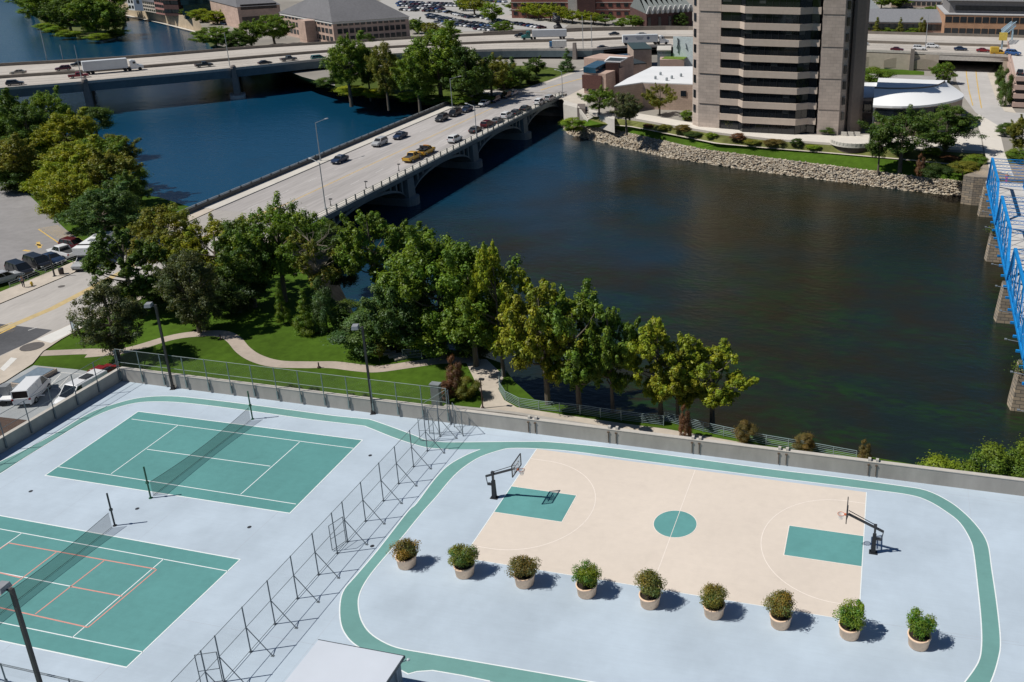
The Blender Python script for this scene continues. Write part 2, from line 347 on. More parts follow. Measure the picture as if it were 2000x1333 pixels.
# tennis courts
X2, Y2 = -.197, -16.723
c1 = ats([(270, 804), (708, 860), (566, 1003), (88, 929)])
c2 = [Vector((X2, Y2+10.97, 0)), at(469, 1093), at(247, 1304), Vector((X2, Y2, 0))]
Y3 = Y2*2+.1
c3 = [Vector((X2*2, Y3+10.97, 0)), Vector((23.4, Y3+10.97, 0)), Vector((23.4, Y3, 0)), Vector((X2*2, Y3, 0))]
def court(c, segs, lm=LINE, wid=.075):
    cm = struct('tennis_court', MB().flat([(p.x, p.y) for p in c], A1), GREEN, deck)
    l = MB(); ribbon(l, c, wid+.02, A2, closed=True)
    for a, b in segs: ribbon(l, [a, b], wid, A2)
    struct('court_line', l, lm, cm)
    return cm
def std(c):
    def uv(u, v): return c[3].lerp(c[2], u).lerp(c[0].lerp(c[1], u), v)
    s = 1.37/10.97; s0, s1 = .5-6.4/23.77, .5+6.4/23.77
    return [(uv(0, s), uv(1, s)), (uv(0, 1-s), uv(1, 1-s)), (uv(s0, s), uv(s0, 1-s)), (uv(s1, s), uv(s1, 1-s)), (uv(s0, .5), uv(s1, .5))]
court(c1, [(at(257, 819), at(690, 876)), (at(113, 912), at(578, 985)), (at(348, 831), at(217, 926)), (at(585, 864), at(470, 966)), (at(287, 878), at(528, 911))])
cc2 = court(c2, std(c2)); court(c3, std(c3))
pk = MB()
for a, b in (((17, 1061), (304, 1112)), ((306, 1113), (172, 1226)), ((172, 1226), (-60, 1174)), ((110, 1079), (-20, 1178)), ((204, 1095), (69, 1200)), ((40, 1129), (-60, 1105)), ((137, 1146), (239, 1165)), ((17, 1061), (-60, 1113))):
    ribbon(pk, [at(*a), at(*b)], .10, A2+.003)
struct('pickleball_line', pk, SALMON, cc2)
# basketball court
bx0, bx1, by0, by1 = 40.08, 69.25, -2.15, 13.12; bym = 5.42
bc = struct('basketball_court', MB().flat([(bx0, by0), (bx1, by0), (bx1, by1), (bx0, by1)], A1), CREAM, deck)
l = MB(); l2 = MB(); fl = MB()
for x in (bx0, bx1): ribbon(l, [(x, by0, 0), (x, by1, 0)], .07, A2)
ribbon(l, [(bx0, by0, 0), (bx1, by0, 0)], .05, A2)
xm = (bx0+bx1)/2
for s, x in ((1, bx0), (-1, bx1)):
    a, b = sorted((x+s*.04, x+s*5.79))
    fl.flat([(a, bym-1.83), (b, bym-1.83), (b, bym+1.83), (a, bym+1.83)], A2)
    ribbon(l2, [(x, bym-1.83, 0), (x+s*5.79, bym-1.83, 0), (x+s*5.79, bym+1.83, 0), (x, bym+1.83, 0)], .07, A2+.004)
    arc = [(x+s*.05, bym+6.1, 0)]+[(x+s*(1.6+6.1*math.cos(t)), bym+6.1*math.sin(t), 0) for t in np.linspace(math.pi/2, -math.pi/2, 49)]+[(x+s*.05, bym-6.1, 0)]
    ribbon(l2, arc, .06, A2)
circ = [(xm+1.72*math.cos(t), bym+1.72*math.sin(t)) for t in np.linspace(0, 2*math.pi, 64, endpoint=False)]
fl.flat(circ, A2); ribbon(l2, [(p[0], p[1], 0) for p in circ], .06, A2+.004, closed=True)
ribbon(l2, [(xm, by0, 0), (xm, bym-1.75, 0)], .055, A2); ribbon(l2, [(xm, bym+1.75, 0), (xm, by1, 0)], .055, A2); ribbon(l2, [(xm, bym-1.7, 0), (xm, bym+1.7, 0)], .04, A2+.004)
struct('court_key', fl, TEAL, bc); struct('court_line', l, LINE, bc); struct('court_line', l2, LINE_C, bc)
# small floor drains and stains
dr = MB()
for px, py in ((60, 960), (268, 994), (487, 1030), (727, 1067), (723, 890)): dr.prism([(at(px, py).x+.16*math.cos(t), at(px, py).y+.16*math.sin(t)) for t in np.linspace(0, 6.28, 12, endpoint=False)], .002, .012)
struct('floor_drain', dr, DARKM, deck)
jn = MB()
for a, b in (((180, 1333), (560, 985)), ((1680, 1213), (1990, 1255)), ((676, 850), (640, 885)), ((1840, 1240), (2000, 1262))): ribbon(jn, [at(*a), at(*b)], .03, .0015)
for x in (-1.5, 6.2, 14.8, 34.2, 77.5, 86): ribbon(jn, [(x, -40, 0), (x, YT, 0)], .022, .0012)
for y in (-12.4, -28.9, 14.4): ribbon(jn, [(XL, y, 0), (120, y, 0)], .022, .0014)
struct('deck_joint', jn, M('deck_joint_grey', (.40, .44, .50)), deck)
# ---- parapet walls of the deck
WALLM = M('parapet_concrete', (.36, .34, .31), rough=.9, var=.10, sc=1.2, big=.12, bsc=.25, coord='World', stretch=(1, 1, .35), detail=7)
WCAP = M('parapet_cap', (.50, .47, .425), rough=.9, var=.08, sc=2, coord='World')
t = thing('parapet_wall', 'long grey concrete parapet along the river side of the painted deck', 'wall', (60, YT, 0))
HW = 1.42
b = MB(); b.prism([(XL+.004, YT), (130, YT), (130, YT+.35), (XL+.004, YT+.35)], .001, HW); b.build('wall_body', WALLM, t)
b = MB(); b.prism([(XL+.004, YT-.03), (130, YT-.03), (130, YT+.38), (XL+.004, YT+.38)], HW, HW+.06); b.build('wall_cap', WCAP, t)
b = MB(); bp_ = MB()
for px, py in ((1019, 845), (1033, 846), (1180, 862), (1195, 864), (1347, 880), (1361, 882), (1519, 899), (1534, 901), (1697, 914), (1712, 916)):
    x = at(px, py-8, HW).x
    b.box((x, YT-.045, 1.17), (.2, .09, .12)); b.box((x, YT-.05, .6), (.05, .06, .95))
    bp_.box((x+.05, YT+.17, HW+.19), (.24, .26, .22))
b.build('wall_bracket', M('rusty_bracket', (.12, .085, .06), rough=.8, var=.4, sc=8), t); bp_.build('bracket_block', WCAP, t)
t = thing('parapet_wall', 'grey concrete parapet down the left edge of the deck beside the parked vans', 'wall', (XL-.2, -20, 0))
b = MB(); b.prism([(XL-.35, -75), (XL, -75), (XL, YT+.35), (XL-.35, YT+.35)], .001, HW-.1); b.build('wall_body', WALLM, t)
b = MB(); b.prism([(XL-.38, -75), (XL+.03, -75), (XL+.03, YT+.38), (XL-.38, YT+.38)], HW-.1, HW-.04); b.build('wall_cap', WCAP, t)
# ================================================================ foliage
def leaf_mat():
    mt = bpy.data.materials.new('leaf'); mt.use_nodes = True; t = mt.node_tree; L = t.links.new; N = t.nodes.new
    t.nodes.remove(t.nodes['Principled BSDF']); out = t.nodes['Material Output']
    a = N('ShaderNodeAttribute'); a.attribute_name = 'lc'; oi = N('ShaderNodeObjectInfo')
    m = N('ShaderNodeVectorMath'); m.operation = 'MULTIPLY'; L(a.outputs['Color'], m.inputs[0]); L(oi.outputs['Color'], m.inputs[1])
    d = N('ShaderNodeBsdfDiffuse'); L(m.outputs[0], d.inputs[0])
    tm = N('ShaderNodeVectorMath'); tm.operation = 'MULTIPLY'; L(m.outputs[0], tm.inputs[0]); tm.inputs[1].default_value = (1.25, 1.2, .45)
    tr = N('ShaderNodeBsdfTranslucent'); L(tm.outputs[0], tr.inputs[0])
    x = N('ShaderNodeMixShader'); x.inputs[0].default_value = .36; L(d.outputs[0], x.inputs[1]); L(tr.outputs[0], x.inputs[2])
    gl = N('ShaderNodeBsdfGlossy'); gl.inputs['Roughness'].default_value = .5; gl.inputs['Color'].default_value = (.9, .95, 1, 1)
    y = N('ShaderNodeMixShader'); y.inputs[0].default_value = .02; L(x.outputs[0], y.inputs[1]); L(gl.outputs[0], y.inputs[2])
    L(y.outputs[0], out.inputs[0]); return mt
LEAF = leaf_mat()
BARK = M('bark', (.13, .11, .085), rough=.95, var=.3, sc=4, stretch=(1, 1, .25))
BARK_L = M('pale_bark', (.20, .175, .14), rough=.95, var=.25, sc=3, stretch=(1, 1, .3))
def leaf_cloud(name, P, Nn, size, colr, seed, asp=.6):
    """one mesh of leaf-sized four-cornered faces at points P facing Nn"""
    rg = np.random.default_rng(seed); n = len(P)
    Nn = Nn/np.maximum(1e-6, np.linalg.norm(Nn, axis=1, keepdims=True))
    h = rg.normal(size=(n, 3)); u = np.cross(Nn, h); u /= np.maximum(1e-6, np.linalg.norm(u, axis=1, keepdims=True)); v = np.cross(Nn, u)
    s = size*rg.uniform(.6, 1.35, (n, 1))
    q = np.stack([P-u*s*.5, P-v*s*.5*asp+Nn*s*.10, P+u*s*.5-Nn*s*.06, P+v*s*.5*asp+Nn*s*.10], 1).reshape(-1, 3)
    me = bpy.data.meshes.new(name); me.vertices.add(4*n); me.vertices.foreach_set('co', q.astype(np.float32).ravel())
    me.loops.add(4*n); me.loops.foreach_set('vertex_index', np.arange(4*n, dtype=np.int32))
    me.polygons.add(n); me.polygons.foreach_set('loop_start', np.arange(0, 4*n, 4, dtype=np.int32))
    me.update(calc_edges=True)
    at_ = me.attributes.new('lc', 'FLOAT_COLOR', 'POINT')
    c = np.concatenate([np.repeat(colr, 4, 0), np.ones((4*n, 1))], 1).astype(np.float32); at_.data.foreach_set('color', c.ravel())
    me.materials.append(LEAF); return me
def crown_points(rg, lumps, n, deep=.45, upb=.25, jit=.38):
    C = np.array([l[0] for l in lumps]); Rr = np.array([l[1] for l in lumps]); wts = (Rr.max(1) if Rr.ndim > 1 else Rr)**2
    k = rg.choice(len(lumps), n, p=wts/wts.sum())
    d = rg.normal(size=(n, 3)); d[:, 2] += upb; d /= np.linalg.norm(d, axis=1, keepdims=True)
    rad = rg.uniform(deep, 1.06, (n, 1))**.6
    rr = Rr[k] if Rr.ndim > 1 else Rr[k][:, None]
    P = C[k]+d*rr*rad
    return P, d+rg.normal(size=(n, 3))*jit+np.array([0, 0, .45]), k
def leaf_colours(rg, k, nl, base=(1, 1, 1), lum=.24, warm=.20, leafv=.22):
    lw = rg.uniform(-1, 1, nl); lb = 1+rg.uniform(-lum, lum, nl)
    b = lb[k]*(1+rg.uniform(-leafv, leafv, len(k))); wv = np.clip(lw[k]+rg.normal(0, .35, len(k)), -1, 1)*warm
    c = np.stack([b*(1+wv), b*(1+.18*wv), b*(1-.5*wv)], 1)
    return np.clip(c, .05, 3)*np.array(base)
CROWN_V = {}
def tree_kind(kind, seed):
    """unit tree, about 10 m tall and 8 m wide: returns (crown mesh, trunk mesh)"""
    key = (kind, seed)
    if key in CROWN_V: return CROWN_V[key]
    rg = np.random.default_rng(seed*7+len(kind)*131); lumps = []; tb = MB(); H = 10.0
    z0, z1, rx = {'broad': (2.2, 10, 4.0), 'tall': (1.3, 10, 3.7), 'oval': (.9, 10, 3.8), 'bank': (1.2, 10, 4.0), 'column': (.3, 10, 3.2), 'conifer': (.5, 10, 3.6), 'bush': (.1, 10, 4.2), 'bare': (3.0, 10, 3.8)}[kind]
    nl = {'broad': 46, 'tall': 42, 'oval': 46, 'bank': 52, 'column': 34, 'conifer': 60, 'bush': 30, 'bare': 16}[kind]
    nleaf = {'broad': 25000, 'tall': 26000, 'oval': 26000, 'bank': 27000, 'column': 15000, 'conifer': 18000, 'bush': 14000, 'bare': 7000}[kind]
    size = {'broad': .225, 'tall': .225, 'oval': .20, 'bank': .225, 'column': .25, 'conifer': .22, 'bush': .30, 'bare': .22}[kind]
    cz, hz_ = (z0+z1)/2, (z1-z0)/2
    lean = rg.uniform(-.6, .6, 2) if kind in ('tall', 'bare', 'broad') else np.zeros(2)
    for i in range(nl):
        while True:
            p = rg.uniform(-1, 1, 3)
            if .18 < np.linalg.norm(p) < 1: break
        p = p/np.linalg.norm(p)*np.linalg.norm(p)**.45
        zf = (p[2]+1)/2
        if kind in ('conifer', 'column'):
            zf = rg.uniform(0, 1)**(1.3 if kind == 'conifer' else 1.0)
            wd = (1-zf)**.85 if kind == 'conifer' else math.sqrt(max(.04, 1-(zf*1.5-.5)**2)) if zf > .33 else 1
            a = rg.uniform(0, 6.28); rr = rg.uniform(.35, .8)*wd*rx
            lumps.append((np.array([math.cos(a)*rr, math.sin(a)*rr, z0+zf*(z1-z0)*.93]), np.array([.30, .30, .16 if kind == 'conifer' else .3])*rx*(.5+.5*wd)*rg.uniform(.8, 1.2)))
            continue
        wd = {'broad': (.72+.42*math.sin(zf*3.0)), 'tall': .66+.40*math.sin(zf*2.9), 'oval': .80+.25*math.sin(zf*3.1)-.25*zf, 'bank': .95-.25*zf, 'bush': 1-.2*zf, 'bare': .9}[kind]
        c = np.array([p[0]*rx*wd*.80+lean[0]*zf, p[1]*rx*wd*.80+lean[1]*zf, cz+p[2]*hz_*.84])
        r = rg.uniform(.16, .34)*rx*(1.15 if kind in ('oval', 'bush') else 1)*(.78 if kind in ('tall', 'bare') else 1)
        lumps.append((c, np.array([r, r, r*rg.uniform(.65, .95)])))
    if kind in ('broad', 'tall', 'bank', 'oval', 'bare'):
        sub = []
        for c, r in lumps:
            for q in range(9 if kind != 'oval' else 7):
                d = rg.normal(size=3); d[2] += .25; d /= np.linalg.norm(d)
                e = c+d*r*rg.uniform(.45, 1.12); rs = float(r.mean())*rg.uniform(.26, .52)
                sub.append((e, np.array([rs, rs, rs*rg.uniform(.7, 1.25)])))
        # boughs that break the outline
        for q in range({'tall': 16, 'broad': 10, 'bank': 12, 'oval': 4, 'bare': 6}[kind]):
            c, r = lumps[int(rg.integers(len(lumps)))]; ax = np.array([c[0], c[1], (c[2]-5)*.6]); ax = ax/max(.5, np.linalg.norm(ax)); ax[2] += .45
            for w_ in (1.0, 1.35, 1.65): rs = float(r.mean())*(.46-.15*(w_-1)); sub.append((c+ax*float(r.mean())*w_, np.array([rs*.8, rs*.8, rs*1.2])))
        lumps_l, lumps = lumps, sub
    else: lumps_l = lumps
    P, Nn, k = crown_points(rg, lumps, nleaf, deep=.2 if kind != 'oval' else .35)
    # loose outer sprays break the outline
    ns = nleaf//9; P2, N2, k2 = crown_points(rg, lumps, ns, deep=1.0); cc = np.array([l[0] for l in lumps])[k2]; P2 = cc+(P2-cc)*rg.uniform(1.05, 1.6, (ns, 1))
    P = np.concatenate([P, P2]); Nn = np.concatenate([Nn, N2]); k = np.concatenate([k, k2])
    P[:, 2] = np.clip(P[:, 2], .1, 10.6)
    me = leaf_cloud(kind+'_crown', P, Nn, size, leaf_colours(rg, k, len(lumps)), seed)
    if kind in ('conifer', 'column', 'bush'): tb.tube((0, 0, -.3), (0, 0, 6.5 if kind != 'bush' else 4), .22, .06, 7)
    else:
        fork = Vector((lean[0]*.3, lean[1]*.3, z0+(1.0 if kind != 'oval' else 2.5))); tb.tube((0, 0, -2.2), fork, .32, .20, 9)
        top = Vector((lean[0], lean[1], 8.2)); tb.tube(fork, top, .20, .05, 7)
        for i, (c, r) in enumerate(lumps_l):
            if i % (1 if kind == 'bare' else 2 if kind == 'tall' else 3) == 0:
                f = fork.lerp(top, max(0, min(.75, (c[2]-fork.z)/8-.12))); mid = f.lerp(Vector(c), .55)+Vector((0, 0, -.25)); tb.tube(f, mid, .10, .065, 6); tb.tube(mid, c, .065, .025, 5)
        if kind == 'bare':
            for i in range(26):
                f = fork.lerp(top, rg.uniform(.1, .9)); a = rg.uniform(0, 6.28); e = f+Vector((math.cos(a)*rg.uniform(1.5, 3.4), math.sin(a)*rg.uniform(1.5, 3.4), rg.uniform(-.4, 1.6)))
                tb.tube(f, e, .06, .03, 5)
                for q in range(2): tb.tube(e.lerp(f, .4*q), e+Vector((rg.uniform(-1, 1), rg.uniform(-1, 1), rg.uniform(-.3, .9))), .03, .012, 4)
    to = tb.build('trunk', BARK_L if kind == 'bare' else BARK); tm = to.data; bpy.data.objects.remove(to); tm.name = kind+'_trunk'
    CROWN_V[key] = (me, tm); return CROWN_V[key]
TC = dict(green=(.150, .235, .026), dark=(.092, .155, .026), yellow=(.255, .285, .024), olive=(.200, .210, .032), bright=(.210, .310, .028), blue=(.095, .170, .048), deep=(.062, .105, .024), lime=(.280, .335, .024), rust=(.20, .105, .055), grey=(.118, .140, .056), brown=(.19, .15, .045))
def tree(name, kind, seed, base, height, width, col, label, cat='tree', group=None, rz=None, z=None):
    cm, tm = tree_kind(kind, seed)
    t = thing(name, label, cat, base, (seed*1.7) % 6.28 if rz is None else rz, group)
    sx = width/8.0; t.scale = (sx, sx, height/10.0)
    tr = put(bpy.data.objects.new('trunk', tm), t); cr = put(bpy.data.objects.new('crown', cm), t)
    c = TC[col] if isinstance(col, str) else col
    cr.color = (*c, 1); return t
def ptree(name, kind, seed, bpx, tpy, wpx, col, label, z=ZN, cat='tree', group=None, tpx=None):
    b = at(bpx[0], bpx[1], z); h = hz(b, bpx[0] if tpx is None else tpx, tpy)
    return tree(name, kind, seed, b, max(h, .8), wpx*mpp(b+Vector((0, 0, h*.6))), col, label, cat, group)
# ================================================================ things on the deck
def mesh_mat(name, col, f):
    mt = bpy.data.materials.new(name); mt.use_nodes = True; t = mt.node_tree; N = t.nodes.new; L = t.links.new
    b = t.nodes['Principled BSDF']; b.inputs['Base Color'].default_value = (*col, 1); b.inputs['Roughness'].default_value = .6; b.inputs['Alpha'].default_value = f
    return mt
CHAIN = mesh_mat('chain_link', (.16, .19, .19), .075)
NETM = mesh_mat('net_cord', (.012, .016, .018), .40)
FENCEM = M('fence_pipe_grey', (.15, .175, .195), rough=.5, var=.12)
FENCEG = M('fence_pipe_green_grey', (.20, .25, .245), rough=.5, var=.15)
def sheet(mb, a, b, z0, z1, n=1):
    a, b = Vector(a), Vector(b)
    return mb.quad((a.x, a.y, z0), (b.x, b.y, z0), (b.x, b.y, z1), (a.x, a.y, z1))
# divider fence with raking braces
FX, FH = 30.65, 3.65
ys = [15.3, 13.1, 10.6, 8.05, 5.45, 2.95, .2, -2.4, -3.8, -6.25, -8.8, -11.35, -13.9, -16.45, -17.7, -20.3, -22.9, -25.5, -28.1, -30.7]
t = thing('chain_link_fence', 'tall dark chain link fence with raking braces between the tennis courts and the basketball court', 'fence', (FX, 0, 0))
for y in ys:
    MB().tube((FX, y, 0), (FX, y, FH), .042, .042, 8).lathe([(.12, 0.002), (.12, .03), (.05, .031)], (FX, y, 0), 10).build('post', FENCEM, t)
    if y < 14 and y not in (-3.8,): MB().tube((FX, y, 2.0), (FX+1.62, y, .03)  , .03, .03, 6).box((FX+1.62, y, .02), (.2, .14, .035)).build('brace', FENCEM, t)
for z in (FH-.04, 2.0, .12): MB().tube((FX, ys[0], z), (FX, ys[-1], z), .022, .022, 6).build('rail', FENCEM, t)
sheet(MB(), (FX, ys[0], 0), (FX, ys[-1], 0), .06, FH-.05).build('chain_link_mesh', CHAIN, t)
def gate(y, ang, wd, label, h=2.1, sgn=1):
    g = thing('fence_gate', label, 'gate', (FX, y, 0))
    e = Vector((FX+wd*math.cos(R(ang)), y+wd*math.sin(R(ang)), 0)); o = Vector((FX-.09, y, 0)); e.x -= .09
    m = MB().tube((o.x, o.y, .1), (o.x, o.y, h), .03).tube((e.x, e.y, .1), (e.x, e.y, h), .03).tube((o.x, o.y, h), (e.x, e.y, h), .025).tube((o.x, o.y, .1), (e.x, e.y, .1), .025).tube((o.x, o.y, 1.1), (e.x, e.y, 1.1), .02)
    m.build('gate_frame', FENCEM, g); sheet(MB(), o, e, .1, h).build('chain_link_mesh', CHAIN, g)
gate(-2.45, 252, 1.3, 'chain link gate leaf in the middle of the braced fence', 2.3)
gate(12.2, 190, 1.35, 'chain link gate leaf swung open at the far end of the braced fence', 2.4)
gate(-16.5, 205, 1.25, 'chain link gate leaf swung open at the near end of the braced fence', 2.4)
t = thing('fence_return', 'short chain link panel with a braced frame where the divider fence meets the parapet', 'fence', (31, 14.6, 0))
for a, b in (((29.5, 13.3), (30.5, 13.3)), ((31.2, 14.9), (32.7, 13.6))):
    for p in (a, b): MB().tube((p[0], p[1], 0), (p[0], p[1], 2.6), .04).build('post', FENCEM, t)
    MB().tube((*a, 2.55), (*b, 2.55), .025).tube((*a, .15), (*b, .15), .025).tube((*a, 2.5), (*b, .2), .02).build('rail', FENCEM, t)
    sheet(MB(), a, b, .1, 2.55).build('chain_link_mesh', CHAIN, t)
# perimeter fences on the parapets
def wall_fence(label, p0, p1, n, h, mat, every=1):
    a, b = Vector((*p0, 0)), Vector((*p1, 0)); t = thing('chain_link_fence', label, 'fence', a)
    for i in range(n):
        p = a.lerp(b, i/(n-1)); MB().tube(p+Vector((0, 0, .25)), p+Vector((0, 0, h)), .045).box(p+Vector((0, 0, .7)), (.13, .13, .9)).build('post', mat, t)
    for z in (h-.03, 2.25): MB().tube(a+Vector((0, 0, z)), b+Vector((0, 0, z)), .026, .026, 6).build('rail', mat, t)
    sheet(MB(), a, b, HW+.08, h-.03).build('chain_link_mesh', CHAIN, t)
    return t
wf = wall_fence('grey green chain link fence on the parapet between the tennis courts and the park lawn', (XL+.12, YT-.1), (30.4, YT-.1), 15, 3.75, FENCEG)
MB().tube((28.0, YT-.1, 1.9), (30.4, YT-.1, 3.6), .025).build('brace', FENCEG, wf)
wall_fence('thin grey fence of tall posts along the left parapet above the parked vans', (XL+.08, YT-.25), (XL+.08, -29.2), 18, 3.6, FENCEM)
# tennis nets
def net(x0, y0, x1, y1, label, hp, pm):
    t = thing('tennis_net', label, 'net', ((x0+x1)/2, (y0+y1)/2, 0)); a, b = Vector((x0, y0, 0)), Vector((x1, y1, 0))
    for p in (a, b):
        MB().tube(p, p+Vector((0, 0, hp)), .065, .065, 10).lathe([(.16, .003), (.16, .03), (.06, .032)], p, 12).box(p+Vector((0, 0, 1.5)), (.2, .16, .2)).build('net_post', pm, t)
    n = 24; m = MB(); tp = []
    for i in range(n):
        u0, u1 = i/n, (i+1)/n; z0, z1 = (1.38-.34*math.sin(math.pi*u) for u in (u0, u1)); p, q = a.lerp(b, .02+.96*u0), a.lerp(b, .02+.96*u1)
        m.quad((p.x, p.y, .06), (q.x, q.y, .06), (q.x, q.y, z1), (p.x, p.y, z0)); tp.append((p.x, p.y, z0))
        if i == n-1: tp.append((q.x, q.y, z1))
    m.build('net_mesh', NETM, t); MB().path(tp, .018, 5).build('net_cord', DARKM, t)
    MB().tube((tp[0][0], tp[0][1], .06), (tp[-1][0], tp[-1][1], .06), .02).build('net_cord', DARKM, t)
GPOST = M('green_post_paint', (.02, .10, .055), rough=.5)
net(11.75, -1.04, 11.83, 11.88, 'black net strung across the upper tennis court between a green post and a dark post', 3.0, GPOST)
net(11.7, -4.78, 11.6, -17.7, 'black net strung across the tennis court marked with salmon lines', 3.0, DARKM)
net(11.5, -21.3, 11.45, -34.2, 'black net on the tennis court at the near left corner', 3.0, DARKM)
# floodlight poles
def flood(p, h, label, ang):
    t = thing('floodlight_pole', label, 'light pole', (p.x, p.y, 0), R(ang))
    MB().box((0, 0, .02), (.5, .5, .035)).box((0, 0, h/2), (.2, .2, h)).box((0, 0, .2), (.3, .3, .35)).build('pole', M('bronze_paint', (.045, .04, .038), rough=.55), t, world=False)
    MB().beam((0, 0, h-.25), (.5, 0, h-.05), .09, .09).build('arm', DARKM, t, world=False)
    MB().box((.62, 0, h+.02), (.62, .78, .34), tap=.86).build('lamp_housing', M('lamp_housing_grey', (.27, .28, .30), rough=.4), t, world=False)
    MB().box((.62, 0, h-.165), (.5, .66, .03)).build('lamp_lens', M('lamp_lens', (.5, .5, .48), rough=.2), t, world=False)
flood(at(338, 760), 9.3, 'dark floodlight pole at the parapet behind the upper left tennis court', 200)
flood(at(729, 808), 9.2, 'dark floodlight pole at the parapet near the bend of the green track', 200)
pq = at(22, 1150, 8.9); flood(pq, 8.9, 'dark floodlight pole rising in front of the salmon lined tennis court', 185)
# basketball hoops
RIM = M('rim_orange', (.55, .14, .06), rough=.45); NETW = mesh_mat('hoop_net_white', (.75, .72, .72), .5); BGL = mesh_mat('backboard_glass', (.75, .78, .80), .22)
def hoop(px, s, bb, label):
    t = thing('basketball_hoop', label, 'basketball hoop', (px, bym, 0))
    y = bym
    MB().box((px, y, .03), (.62, .5, .05)).box((px, y, .85), (.34, .3, 1.62), tap=.78).build('pole_pad', M('pad_black', (.02, .022, .026), rough=.6), t)
    MB().box((px, y, 1.25), (.16, .16, 2.45)).box((px, y, 2.42), (.24, .22, .18)).build('pole', DARKM, t)
    e = Vector((bb-s*.12, y, 3.12))
    MB().beam((px-s*.62, y, 1.98), e, .13, .15).build('arm', DARKM, t)
    MB().tube((px, y+.05, 2.45), e+Vector((0, 0, .32)), .03).build('link_bar', DARKM, t)
    MB().tube((px-s*.62, y, 1.98), (px-s*.5, y, 1.15), .035).tube((px-s*.5, y, 1.2), (px, y, 1.32), .04).box((px-s*.3, y, 1.28), (.34, .16, .18)).build('counterweight', DARKM, t)
    f = MB(); z0, z1, hw = 2.90, 3.97, .915
    for q in ((-hw, z0, hw, z0), (-hw, z1, hw, z1), (-hw, z0, -hw, z1), (hw, z0, hw, z1)): f.beam((bb, y+q[0], q[1]), (bb, y+q[2], q[3]), .07, .07)
    f.beam((bb, y-.45, 2.9), (bb-s*.12, y, 3.12), .06, .06).beam((bb, y+.45, 2.9), (bb-s*.12, y, 3.12), .06, .06).beam((bb-s*.05, y-.6, 3.44), (bb-s*.05, y+.6, 3.44), .06, .06)
    fr = f.build('backboard_frame', DARKM, t)
    MB().box((bb, y, (z0+z1)/2), (.02, 1.77, 1.01)).build('backboard', BGL, t)
    sq = MB()
    for a, b in (((-.3, 3.12), (.3, 3.12)), ((-.3, 3.57), (.3, 3.57)), ((-.3, 3.12), (-.3, 3.57)), ((.3, 3.12), (.3, 3.57))): sq.beam((bb+s*.015, y+a[0], a[1]), (bb+s*.015, y+b[0], b[1]), .02, .04)
    sq.build('target_square', WHITE, t)
    c = Vector((bb+s*.42, y, 3.05)); P = [c+Vector((.25*math.cos(a), .25*math.sin(a), 0)) for a in np.linspace(0, 2*math.pi, 25)]
    MB().path(P, .02, 6).box((bb+s*.1, y, 3.05), (.2, .16, .1)).build('rim', RIM, t)
    MB().lathe([(.24, 3.04), (.20, 2.85), (.15, 2.62)], (c.x, c.y, 0), 14).build('hoop_net', NETW, t)
hoop(39.35, 1, 41.5, 'black basketball hoop with a glass backboard beside the gap in the track, nearest the fence')
hoop(70.0, -1, 67.85, 'black basketball hoop with a glass backboard at the court end beside the curved track')
# potted shrubs
POT = M('pot_terracotta_pale', (.88, .63, .45), rough=.8, var=.10, sc=3, big=.10, bsc=.8, stain=.16, ssc=1.6); SOIL = M('potting_soil', (.03, .022, .016), rough=1)
plab = ['round russet shrub in a pale pot, end of the row nearest the fence', 'green shrub with ragged sides in a pale pot at the cream court corner', 'broad russet and green shrub in a pale pot leaning to the right', 'bright green loose shrub with a split top in a pale pot',
        'russet pointed shrub in a pale pot near the centre line of the court', 'rounded brown green shrub in a pale pot just right of the court centre line', 'brown pointed shrub in a pale pot in front of the arc', 'bright green spiky shrub in a pale pot at the corner of the cream court', 'bright green shrub in a pale pot standing alone at the track end of the row']
pcol = [(.215, .170, .036), (.165, .205, .030), (.205, .165, .040), (.165, .245, .024), (.195, .180, .036), (.200, .190, .036), (.225, .185, .036), (.165, .255, .024), (.160, .270, .026)]
pshape = ['round', 'ragged', 'wide', 'split', 'point', 'round', 'point', 'spiky', 'ragged']
ppx = [(787, 1114), (901, 1132), (1019, 1151), (1141, 1171), (1265, 1192), (1391, 1212), (1522, 1232), (1658, 1253), (1794, 1273)]
